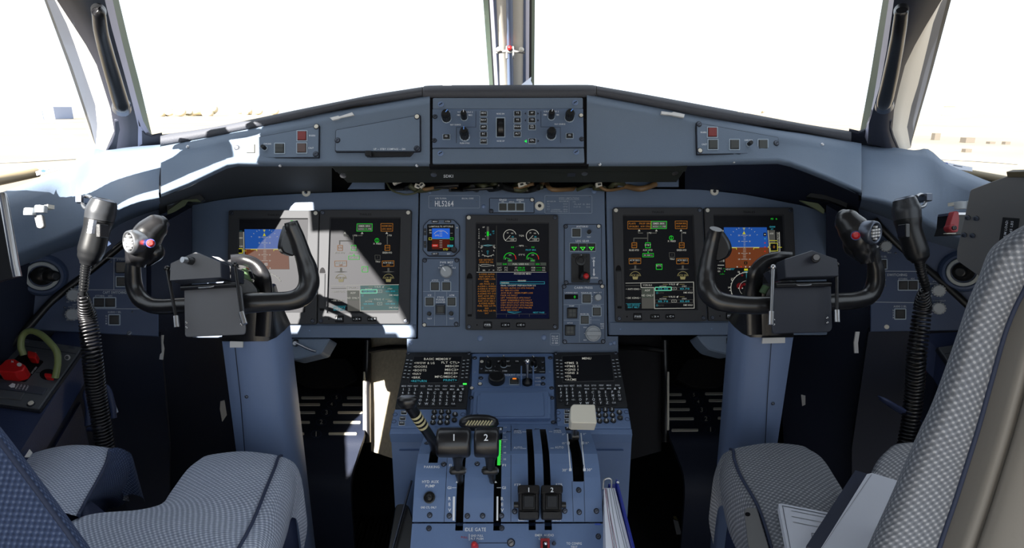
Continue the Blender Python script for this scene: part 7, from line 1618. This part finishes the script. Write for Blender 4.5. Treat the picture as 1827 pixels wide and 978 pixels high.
for x, y, M in ((303, 540, OFFW), (422, 524, RED), (553, 541, OFFW)): o = MB(); o.ball(C6c(x, y, D - .008), 27 / 6.114 * pxr, M); o.build('sighting_ball', t)['label'] = 'red ball' if M is RED else 'white ball'
for lb, f_ in (('white placard sticker on the sill rail of the sunlit side window', [(64, 307), (84, 300.5), (108, 296), (108, 303), (84, 309), (66, 314)]), ('white placard sticker with a blue badge on the shaded sill rail', [(1677, 288), (1735, 299), (1735, 306.5), (1690, 300), (1680, 296)])):
    S_ = Flat((f_[0][0], f_[0][1], 1.34 if f_[0][0] < 900 else 1.31), (f_[2][0], f_[2][1], 1.36 if f_[0][0] < 900 else 1.27), (f_[-1][0], f_[-1][1] + 2, 1.335 if f_[0][0] < 900 else 1.305)); b = MB(S_); b.plate(f_, 0, .0015, PAPER)
    x, y = (78, 306) if f_[0][0] < 900 else (1687, 293); b.fill(circ(x, y, 4.5, 14, 2.6), .0018, mat('badge_blue', (40, 70, 170), .5)); x2 = x + (12 if x < 900 else 20); b.line([(x2 - 6, y - (2 if x < 900 else -2.5)), (x2 + 10, y - (5 if x < 900 else -5.5))], 1.4, .0018, STEELD)
    tag(b.build('placard_sticker'), lb, 'sticker')
t = P(796, 150, 1.5)
for lb, pl, D in (('white paper corner standing behind the glareshield by the sunlit windscreen', [(788, 158), (793, 142), (799, 143.5), (806, 152), (806, 158)], 1.5), ('white folded paper tip standing behind the glareshield at the centre post', [(926, 158), (931, 150.5), (948, 137), (947, 144), (950, 150), (950, 158)], 1.5)):
    S_ = Flat((pl[0][0], pl[0][1], D), (pl[2][0], pl[2][1], D + .03), (pl[-1][0], pl[-1][1], D)); b = MB(S_); b.plate(pl, -.002, 0, PAPER); tag(b.build('paper_scrap'), lb, 'paper')
# wipers outside the side windows
for lb, pts in (('pale wiper arm lying outside the sunlit side window', [(0, 290, 1.6), (60, 287, 1.62), (135, 283, 1.66)]), ('pale wiper arm lying outside the shaded side window', [(1661, 283, 1.5), (1740, 286, 1.46), (1816, 292, 1.42)])):
    b = MB(); b.sweep(pip(*pts), [.004, .005, .004], mat('wiper_grey', (150, 150, 146), .5), 8, sub=2, flat=((0, 0, 1), .7)); tag(b.build('wiper_arm'), lb, 'wiper')
# dark corner brackets with olive padding beside the main panel
for lb, pl, pd in (('dark corner bracket with olive padding by the sunlit grip', [(95, 112), (420, 40), (560, 170), (510, 200), (350, 190), (160, 345), (125, 330)], [(125, 310), (300, 185), (470, 172), (520, 210), (360, 200), (330, 250), (170, 350), (125, 352)]),):
    CB_ = (280, 330, 6.52); S_ = Flat((295, 347, 1.30), (362, 356, 1.33), (300, 380, 1.30)); t = thing('corner_bracket', lb, 'bracket', S_.pt(320, 365))
    b = MB(S_, CB_); b.plate(pl, -.02, .004, BTNB, 3); b.fill([(105, 195), (230, 196), (180, 240), (112, 245)], .0045, STEELD); b.build('bracket_plate', t); b = MB(S_, CB_); b.plate(rpoly(pd, 10), .004, .012, mat('olive_padding', (88, 96, 70), .7), 5); b.build('padding', t)
CB_ = (1400, 330, 3.373); S_ = Flat((1520, 340, 1.30), (1450, 345, 1.33), (1515, 372, 1.30)); t = thing('corner_bracket', 'dark angular bracket with olive padding by the shaded grip', 'bracket', S_.pt(1490, 355))
b = MB(S_, CB_); b.plate([(130, 72), (200, 5), (275, -6), (392, 50), (372, 140), (350, 128), (250, 92)], -.02, .004, BTNB, 3); b.lathe(320, 55, [(12, .004), (10, .007), (.01, .007)], STEELD, 12); b.build('bracket_plate', t)
b = MB(S_, CB_); b.plate(rpoly([(85, 82), (150, 92), (205, 100), (245, 140), (240, 166), (180, 130)], 8), -.03, -.02, mat('olive_padding', (110, 118, 88), .7), 2); b.build('padding', t)
# ================================================================== FOOTWELLS
STRIPE = mat('pale_tread_stripe', (196, 192, 180), .5)
def footrest(label, stripes, nums, poly, fx, Dn):
    """ramp with tread stripes; its front edge rolls down to the floor"""
    RS = Prof([(700, 1.92), (775, 1.70), (812, 1.655)])
    xl, xr = poly
    t = thing('foot_rest', label, 'footrest', RS.pt((xl(760) + xr(760)) / 2, 760), 'numbered foot ramps under the main panel')
    rows = []
    for y in (690, 715, 745, 775, 800, 822, 838): rows.append([RS.base(lerp(xl(y), xr(y), k / 6), y) for k in range(7)])
    last = rows[-1]; prev = rows[-2]
    for dy, dz in ((-.02, -.015), (-.035, -.04), (-.04, -.10), (-.04, -.3)): rows.append([V((p.x, p.y + dy, max(.004, p.z + dz))) for p in last])
    b = MB(); b.loft(rows, LINER, smooth=True, sub2=3, thick=V((0, .012, -.012))); b.build('ramp', t)
    for pts in stripes:
        (xa, y, xb) = pts; b = MB(RS); b.plate(rpoly([(xa, y - 1.9), (xb, y - 2.1), (xb, y + 1.9), (xa, y + 2.1)], 1.5, 2), .001, .003, STRIPE); b.build('tread_stripe', t)
    b = MB(RS)
    for n_, x, y in nums: b.text(n_, x, y, 8 if n_ < '4' else 6, STRIPE, None, z=.004); b.frame_line(circ(x, y, 9, 18, 6), .7, .003, CONS)
    b.build('step_numbers', t)
ff = lambda x, y: (370 + x / 2.458, 580 + y / 2.458)
footrest('black foot ramp with numbered pale stripes, half lit by a patch of sun', [(ff(a, y)[0], ff(a, y)[1], ff(c, y)[0]) for a, y, c in ((412, 322, 515), (388, 352, 495), (362, 387, 473), (338, 430, 450), (335, 480, 425), (612, 322, 680), (592, 352, 680), (572, 387, 680), (552, 430, 672), (532, 480, 655))],
         [(n, *ff(x, y)) for n, x, y in (('5', 567, 322), ('4', 545, 352), ('3', 523, 388), ('2', 500, 430), ('1', 478, 482))], (lambda y: 512 - (y - 690) * .05, lambda y: 651 if y < 772 else 651 - (y - 772) * .32), 0, 0)
fr = lambda x, y: (1080 + x / 2.458, 580 + y / 2.458)
footrest('black foot ramp with numbered pale stripes, wholly in shade', [(fr(a, y)[0], fr(a, y)[1], fr(c, y)[0]) for a, y, c in ((272, 308, 335), (272, 337, 353), (272, 373, 370), (277, 414, 388), (290, 464, 407), (437, 304, 530), (453, 334, 552), (473, 370, 577), (493, 411, 585), (515, 460, 590))],
         [(n, *fr(x, y)) for n, x, y in (('5', 388, 311), ('4', 407, 341), ('3', 422, 377), ('2', 441, 416), ('1', 461, 463))], (lambda y: 1190 if y < 765 else 1190 + (y - 765) * .38, lambda y: 1330 + (y - 690) * .03), 0, 0)
# inner walls of the footwells
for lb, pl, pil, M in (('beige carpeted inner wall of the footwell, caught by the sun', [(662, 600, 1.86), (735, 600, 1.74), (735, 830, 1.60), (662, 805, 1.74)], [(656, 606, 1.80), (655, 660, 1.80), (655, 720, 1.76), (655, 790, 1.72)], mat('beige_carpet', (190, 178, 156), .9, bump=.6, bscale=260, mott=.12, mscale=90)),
                       ('inner wall of the shaded footwell, shade put into its colour', [(1180, 600, 1.86), (1090, 600, 1.74), (1090, 830, 1.60), (1180, 805, 1.74)], [(1186, 606, 1.80), (1187, 660, 1.80), (1187, 720, 1.76), (1187, 790, 1.72)], mat('shaded_carpet', (40, 40, 44), .9, bump=.6, bscale=260))):  # mirrored wall gets near-black carpet in place of shade
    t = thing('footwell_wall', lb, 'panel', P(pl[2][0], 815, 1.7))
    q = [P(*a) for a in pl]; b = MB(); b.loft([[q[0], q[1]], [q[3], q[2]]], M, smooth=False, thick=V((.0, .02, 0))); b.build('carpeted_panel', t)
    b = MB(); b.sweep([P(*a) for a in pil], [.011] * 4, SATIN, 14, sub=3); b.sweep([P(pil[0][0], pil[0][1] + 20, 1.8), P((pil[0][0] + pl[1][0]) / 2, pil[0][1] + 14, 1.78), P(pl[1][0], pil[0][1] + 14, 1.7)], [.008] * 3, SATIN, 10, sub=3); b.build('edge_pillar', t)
    b = MB(); b.sweep([P(pil[1][0] - 5 * (1 if pil[0][0] < 900 else -1), 664, 1.79), P(pil[1][0] - 5 * (1 if pil[0][0] < 900 else -1), 768, 1.72)], [.0035] * 2, OFFW, 8, sub=1); b.build('pale_edge_strip', t)
# mechanism seen over the ramps, its matte black standing in for shade
for lb, x0, x1 in (('dark rudder pedal over the partly sunlit foot ramp', 520, 640), ('dark rudder pedal over the shaded foot ramp', 1205, 1310)):
    t = thing('rudder_pedal', lb, 'pedal', P((x0 + x1) / 2, 690, 1.95)); S_ = Flat((x0, 640, 1.95), (x1, 640, 1.95), (x0, 700, 1.90))
    b = MB(S_); b.plate(rpoly([(x0 + 20, 640), (x1 - 20, 640), (x1, 678), (x1 - 30, 692), (x0 + 30, 692), (x0, 676)], 8), -.01, .004, DARK, 2); b.build('pedal_plate', t); b = MB(); b.sweep([S_.pt((x0 + x1) / 2, 650, -.01), S_.pt((x0 + x1) / 2, 606, -.03)], [.012, .012], SATIN, 10, sub=1); b.build('pedal_arm', t)
# covers hanging under the main panel
US = Prof([(600, 1.345), (645, 1.33)])
for lb, pl, kn, arm, lit in (('trapezoid cover under the panel edge, glaring white in the sun', [(489, 604), (589, 603.5), (573, 631), (560, 634), (527.5, 642), (501, 635.5), (492, 621)], (528, 611), [(530, 613), (552, 624), (566, 629)], True),
                        ('grey blue trapezoid cover with a small crank, in shade under the panel', [(1243, 598), (1336, 597), (1330, 627), (1299.7, 633.7), (1266, 625), (1253, 612.5)], (1300.5, 607.5), [(1303, 609.5), (1316, 616), (1331, 623.5)], False)):
    t = thing('pedal_adjuster_cover', lb, 'cover', US.pt(pl[0][0] + 40, 615)); b = MB(US); b.plate(rpoly(pl, 4, 2), -.06, .0, SILL, 2.5); b.build('cover_shell', t)
    b = MB(US); b.box(kn[0] - 4.5, kn[1] - 5, kn[0] + 4.5, kn[1] + 7, 0, .001, DARK, 2); b.build('crank_recess', t)
    b = MB(US); b.sweep([US.pt(*a, .010) for a in arm], [.0022, .0026, .0022], METAL, 10, sub=3); b.lathe(kn[0] + 1, kn[1] + 3, [(5, .001), (5, .008), (3.5, .011), (.01, .011)], SILV, 16); b.build('crank', t)
# floor pieces
for lb, pl, M in (('blue grey floor plate beside the sunlit seat column', [(583, 942), (611, 942), (603, 990), (578, 990)], CONS), ('blue grey floor plate beside the shaded seat column', [(1221, 936), (1252, 934), (1250, 990), (1229, 990)], CONS), ('white tape on the floor by the ridged mat', [(621, 935), (631, 934), (625, 950), (622, 963), (614, 963), (615, 948)], TAPE), ('white tape on the floor of the shaded side', [(1201, 927), (1210, 930), (1216, 954), (1207, 954)], TAPE), ('scrap of yellowed tape on the floor just above the white tape', [(1201, 921), (1206, 921), (1210, 929), (1202, 926)], mat('yellowed_tape', (150, 140, 96), .6)), ('small pale tape scrap on the floor beyond the ridged mat', [(620, 906), (628, 900), (627, 908), (619, 916)], TAPEG)):
    b = MB(); q = [PZ(x, y, .012) for x, y in pl]; d = [PZ(x, y, .002) for x, y in pl]; b.prism(d[::-1], q[::-1], M); tag(b.build('floor_plate' if M is CONS else 'tape_strip'), lb, 'floor plate' if M is CONS else 'tape', None if M is CONS else 'scraps of white tape')
t = thing('floor_mat', 'black ridged rubber floor mat beside the document pocket', 'mat', PZ(650, 945, .0))
b = MB(); b.loft([[PZ(632, 925, .006), PZ(710, 925, .006)], [PZ(605, 1000, .006), PZ(700, 1000, .006)]], BTNB, smooth=False, thick=V((0, 0, -.005))); b.build('mat_sheet', t)
for k in range(5):
    b = MB(); b.sweep([PZ(640 + k * 15, 926, .010), PZ(618 + k * 17, 990, .010)], [.008, .008], SATIN, 8, sub=1, flat=((0, 0, 1), .6)); b.build('ridge', t)

# ================================================================== SEATS
FAB = fabric('seat_fabric_blue_grey', (160, 169, 189), (214, 220, 232), .0044)
FABD = fabric('seat_fabric_blue', (66, 80, 112), (100, 114, 144), .0046)
FABG = fabric('seat_fabric_grey_shaded', (122, 126, 134), (178, 180, 185), .0048)  # albedo lowered to put the dim cabin's shade into this seat
SHELL = mat('seat_back_shell_beige', (124, 120, 114), .5, bump=.1, bscale=300)
PIPE = mat('seat_piping_navy', (48, 58, 84), .7)
def pad(b, rows, M, uv=True, sub=4, sub2=4): b.loft(rows, M, smooth=True, sub=sub, sub2=sub2, uv=uv)
seatL = thing('pilot_seat', 'blue grey fabric seat with two thigh pads, before the sunlit yoke', 'seat', V((-.5, .7, 0)), 'pilot seats')
def thigh(parent, rows, dl, M, seam_i, front=(0, .03, -.03)):
    """rows: (left x,y), (right x,y), Z ; edges rolled down on all sides"""
    R_ = []
    for lx, ly, rx, ry, Z in rows:
        a, c = PZ(lx, ly, Z - .004), PZ(rx, ry, Z)
        mid = [a.lerp(c, k / 4) + V((0, 0, .010 * math.sin(math.pi * k / 4))) for k in range(5)]
        R_.append([a + V((.005, 0, -.11)), a + V((-.012, 0, -.05)), a + V((-.009, 0, -.014))] + mid + [c + V(dl[0]), c + V(dl[1]), c + V(dl[2])])
    f = Vector(front); R_ = [[p + f * 1.15 + V((0, 0, -.07)) for p in R_[0]], [p + f for p in R_[0]], [p + f * .45 + V((0, 0, .008)) for p in R_[0]]] + R_
    b = MB(); pad(b, R_, M); b.build('thigh_pad', parent)
    b = MB(); c = [r_[7] + V((0, 0, .002)) for r_ in R_[2:]]; b.sweep(c, [.0026] * len(c), PIPE, 8, sub=4); b.build('piping', parent)
thigh(seatL, [(360, 818, 497, 818, .625), (338, 836, 490, 838, .63), (312, 872, 476, 872, .63), (291, 898, 463, 905, .63), (240, 911, 450, 936, .628), (172, 916, 437, 961, .625), (128, 932, 424, 985, .62), (60, 985, 396, 1045, .615), (-20, 1070, 360, 1130, .61)],
      [(.020, -.002, -.012), (.026, -.004, -.05), (.010, -.002, -.12)], FAB, 0)
R_ = []
for (lx, ly, rx, ry, e1, e2, e3) in ((48, 812, 196, 804, (212, 802, .612), (232, 810, .59), (238, 822, .55)), (40, 826, 190, 828, (206, 818, .606), (236, 826, .57), (244, 842, .53)), (30, 850, 174, 860, (194, 850, .595), (228, 852, .55), (245, 860, .50)), (15, 880, 156, 892, (176, 886, .585), (204, 886, .54), (220, 900, .49)), (-10, 915, 140, 922, (152, 916, .57), (176, 910, .52), (184, 920, .47))):
    a, c = PZ(lx, ly, .615), PZ(rx, ry, .622); R_.append([a.lerp(c, k / 4) + V((0, 0, .012 * math.sin(math.pi * k / 4))) for k in range(5)] + [PZ(*e1), PZ(*e2), PZ(*e3)])
Rt = [r_[:5] for r_ in R_]; Re = [r_[4:] for r_ in R_]
fr_ = [p + V((0, .02, -.02)) for p in Rt[0]]; fr2 = [p + V((0, .025, -.12)) for p in Rt[0]]
b = MB(); pad(b, [fr2, fr_] + Rt, FAB); b.build('thigh_pad', seatL)
b = MB(); pad(b, [[p + V((0, .012, -.10)) for p in Re[0]]] + Re + [[p + V((-.01, -.02, -.10)) for p in Re[-1]]], FABD); o = b.build('bolster_end', seatL); o['label'] = 'darker blue bolster end'
b = MB(); c = [r_[4] + V((0, 0, .002)) for r_ in R_]; b.sweep(c, [.0026] * len(c), PIPE, 8, sub=4); b.build('piping', seatL)
b = MB(); b.loft([[PZ(88, 906, .60), PZ(140, 892, .615), PZ(160, 893, .60), PZ(200, 925, .56)], [PZ(112, 942, .60), PZ(150, 932, .60), PZ(176, 918, .585), PZ(205, 935, .55)]], CONS, smooth=True, sub=3, thick=V((0, 0, -.06))); b.build('seat_pan_cover', seatL)
# seat frame, side plate and column
def frame_parts(parent, cx, cy, sg, hx, hy, plate):
    sx = -1 if hx < 900 else 1
    b = MB(); b.solid((sx * .50, .83, .44), (.105, 0, 0), (0, .15, 0), (0, 0, .085), CONS, .06); b.solid((sx * .52, .62, .40), (.2, 0, 0), (0, .12, 0), (0, 0, .07), CONS, .06); b.build('seat_frame', parent)
    x, y = cx; b = MB(); c = V((x, y, 0))
    pr = [(.135, .003), (.135, .05), (.12, .12), (.095, .16), (.075, .17), (.06, .18), (.055, .50)]
    for k in range(len(pr) - 1):
        vs = [c + V((r_ * math.cos(2 * math.pi * i / 32), r_ * math.sin(2 * math.pi * i / 32), h)) for r_, h in pr[k:k + 2] for i in range(32)]
        b.add(vs, [(i, (i + 1) % 32, 32 + (i + 1) % 32, 32 + i) for i in range(32)], CONS, True)
    b.build('seat_column', parent)
frame_parts(seatL, (-.475, 1.02), 0, 1, 475, 942, [(520, 852), (527, 834), (450, 985), (430, 985)])
# backrest nearest the lower frame corner
def strip_back(parent, edge, dirv, Df, M, wid, roll, side_th, name, pipe_at, shell=None):
    rows = []
    for (x, y) in edge:
        d = Df(y); n_ = Vector(dirv)
        row = [P(x - n_.x * 2, y - n_.y * 2, d + side_th), P(x - n_.x * 1, y - n_.y * 1, d + side_th * .35), P(x, y, d + roll)]
        for w in wid: row.append(P(x + n_.x * w, y + n_.y * w, d + (0 if w > 6 else roll * .4)))
        rows.append(row)
    b = MB(); pad(b, rows, M, sub=3, sub2=4); b.build(name, parent)
    b = MB(); c = [r_[3 + pipe_at] - FW * .001 for r_ in rows]; b.sweep(c, [.0022] * len(c), PIPE, 8, sub=4); b.build('piping', parent)
    return rows
strip_back(seatL, [(-330, 330), (-260, 440), (-140, 600), (-60, 694), (0, 764), (43, 820), (98, 894), (159, 978), (230, 1080)], (-.80, .60), lambda y: .60 - .10 * max(0, min(1, (700 - y) / 370)), FABD, (4, 14, 60, 200, 450, 760), .02, .12, 'backrest', 1)
b = MB(); b.solid((-.74, .455, .96), (.135, 0, 0), (0, .045, 0), (0, 0, .34), FABD, .12); b.build('seat_shade_block', seatL)  # unseen block added to keep the sun off the clip and column
# -- the other seat
seatR = thing('pilot_seat', 'grey fabric seat with papers lying on it and a tall back at the frame edge', 'seat', V((.5, .7, 0)), 'pilot seats')
rows = [(1440, 800, 1308, 806, .628), (1462, 815, 1310, 822, .632), (1482, 845, 1321, 851, .633), (1500, 875, 1338, 880, .633), (1512, 900, 1351, 904, .63), (1530, 935, 1364, 940, .626), (1560, 980, 1377, 985, .62), (1640, 1060, 1395, 1050, .615)]
R_ = []
for lx, ly, rx, ry, Z in rows:
    a, c = PZ(lx, ly, Z - .004), PZ(rx, ry, Z)
    mid = [a.lerp(c, k / 4) + V((0, 0, .010 * math.sin(math.pi * k / 4))) for k in range(5)]
    R_.append([a + V((-.005, 0, -.11)), a + V((.012, 0, -.05)), a + V((.009, 0, -.014))] + mid + [c + V((-.013, -.002, -.012)), c + V((-.020, -.004, -.05)), c + V((-.006, -.002, -.11))])
f = V((0, .03, -.03)); R_ = [[p + f * 1.15 + V((0, 0, -.07)) for p in R_[0]], [p + f for p in R_[0]], [p + f * .45 + V((0, 0, .008)) for p in R_[0]]] + R_
R_ = [r_[::-1] for r_ in R_]
b = MB(); pad(b, R_, FABG); b.build('thigh_pad', seatR)
b = MB(); c = [r_[3] + V((0, 0, .002)) for r_ in R_[2:]]; b.sweep(c, [.0026] * len(c), PIPE, 8, sub=4); b.build('piping', seatR)
R_ = []
for lx, ly, Z, k in ((1590, 799, .625, 0), (1574, 812, .615, 1), (1562, 832, .60, 2), (1557, 858, .58, 3), (1556, 890, .55, 4)):
    a = PZ(lx, ly, Z); R_.append([a + V((.01, .02, -.12)), a + V((0, .01, -.04)), a, a + V((.03, -.004, .012)), a + V((.12, -.01, .015)), a + V((.19, -.01, .0))])
b = MB(); pad(b, [[p + V((.02, .03, -.08)) for p in R_[0]], [p + V((.008, .018, -.018)) for p in R_[0]]] + R_, FABG); b.build('thigh_pad', seatR)
frame_parts(seatR, (.475, 1.02), 0, -1, 1333, 917, [(1303, 852), (1299, 832), (1362, 985), (1385, 985)])
PLS = Flat((1328, 912, .90), (1350, 905, .90), (1352, 985, .83)); b = MB(PLS); b.plate([(1327, 912), (1333, 905), (1350, 906), (1374, 985), (1336, 985)], -.02, .0, GREYPL, 1); b.lathe(1334, 918, [(4.6, 0), (4.6, .0006), (.01, .0006)], DARK, 14); b.build('side_bracket', seatR)
edgeR = [(1900, 372), (1827, 402), (1788, 426), (1763, 451), (1745, 497), (1729, 533), (1709, 592), (1686, 658), (1661, 724), (1639, 770), (1612, 832), (1585, 894), (1550, 971), (1520, 1050)]
seamR = [(1960, 400), (1900, 440), (1862, 470), (1838, 495), (1822, 525), (1808, 553), (1790, 600), (1766, 685), (1748, 750), (1735, 793), (1720, 840), (1702, 896), (1674, 978), (1650, 1060)]
rows = []
for (x, y), (sx, sy) in zip(edgeR, seamR):
    d = .585 + (y - 700) * .00012
    q = lambda t, o: P(lerp(x, sx, t), lerp(y, sy, t), d + o)
    rows.append([P(x + 4, y, d + .16), P(x, y, d + .07), q(.02, .028), q(.12, .010), q(.35, -.002), q(.7, -.002), q(.93, .002), q(1, .004)])
b = MB(); pad(b, rows, FABG, sub=3, sub2=4); b.build('backrest', seatR)
b = MB(); c = [r_[-1] - FW * .001 for r_ in rows]; b.sweep(c, [.0024] * len(c), PIPE, 8, sub=4); b.build('piping', seatR)
rs = []
for i_, (r_, (sx, sy)) in enumerate(zip(rows, seamR)):
    k_ = (.35, .62, .82, .93)[i_] if i_ < 4 else 1.0
    p = r_[-1]; d = (p - EYE).dot(FW); rs.append([p + FW * .003, P(sx + 12, sy + 3, d - .006), P(sx + 45, sy + 12, d - .022), P(sx + 62, sy + 17, d - .02), P(sx + 70, sy + 20, d - .028), P(sx + 70 + 80 * k_, sy + 24, d - .045), P(sx + 70 + 190 * k_, sy + 34, d - .035), P(sx + 70 + 230 * k_, sy + 36, d + .0), P(sx + 70 + 236 * k_, sy + 36, d + .09)])
b = MB(); b.loft(rs, SHELL, smooth=True, sub=3, sub2=3); b.build('back_shell', seatR)['label'] = 'beige plastic back shell'
# -- papers on the seat
def sheet(name, lb, cat, pts, Z, th, M, group=None, extra=None):
    b = MB(); q = [PZ(x, y, Z + (z if len(a) > 2 else 0)) for a in pts for (x, y, z) in [(a + (0,))[:3]]]; n = (q[1] - q[0]).cross(q[2] - q[0]).normalized()
    if n.z < 0: n = -n
    d = [p - n * th for p in q]; area = n.dot((q[1] - q[0]).cross(q[2] - q[0]))
    if area > 0: b.prism(d, q, M)
    else: b.prism(d[::-1], q[::-1], M)
    if extra:
        class SS:
            def pt(s, x, y, h=0): return PZ(x, y, Z) + n * h
        b.S = SS(); extra(b)
    return tag(b.build(name), lb, cat, group)
def form(b):
    for p in ([(1396, 903), (1480, 920), (1470, 1000), (1414, 1000)],): b.frame_line(p, 1, .0006, STEELD)
    for p in ([(1412, 912), (1478, 925), (1480, 945), (1415, 932)], [(1412, 922), (1479, 935)]): b.line(p, .8, .0006, SILV)
    b.line([(1448, 952), (1449, 966)], 1, .0006, STEELD); b.line([(1448, 952), (1470, 955)], 1, .0006, STEELD)
sheet('document', 'printed white form with ruled frames, lowest of the papers on the seat', 'document', [(1389, 899), (1394, 898.5), (1484, 916), (1500, 1010), (1413, 1020)], .648, .012, PAPER, 'papers on the grey seat', form)
sheet('folder', 'dark navy folder edge between the two white papers on the seat', 'folder', [(1526, 839), (1546, 845), (1530, 880), (1462, 982), (1438, 975)], .672, .010, mat('folder_navy', (34, 42, 66), .5), 'papers on the grey seat')
sheet('booklet', 'blank white booklet lying on the dark folder against the seat back', 'booklet', [(1547, 846), (1556, 844), (1599, 857), (1640, 870), (1580, 1020), (1440, 1010), (1465, 978)], .690, .014, PAPER, 'papers on the grey seat', lambda b: b.line([(1555, 847), (1500, 928), (1466, 980)], .7, .0006, SILV))
S_ = Flat((36, 804, 1.03), (48, 806, 1.03), (44, 818, 1.02)); b = MB(S_); b.plate([(53, 802), (58, 808), (52, 816), (44, 816)], -.001, .001, TAPE); tag(b.build('tape_strip'), 'white paper tab on the console edge behind the thigh pad', 'tape', 'scraps of white tape')
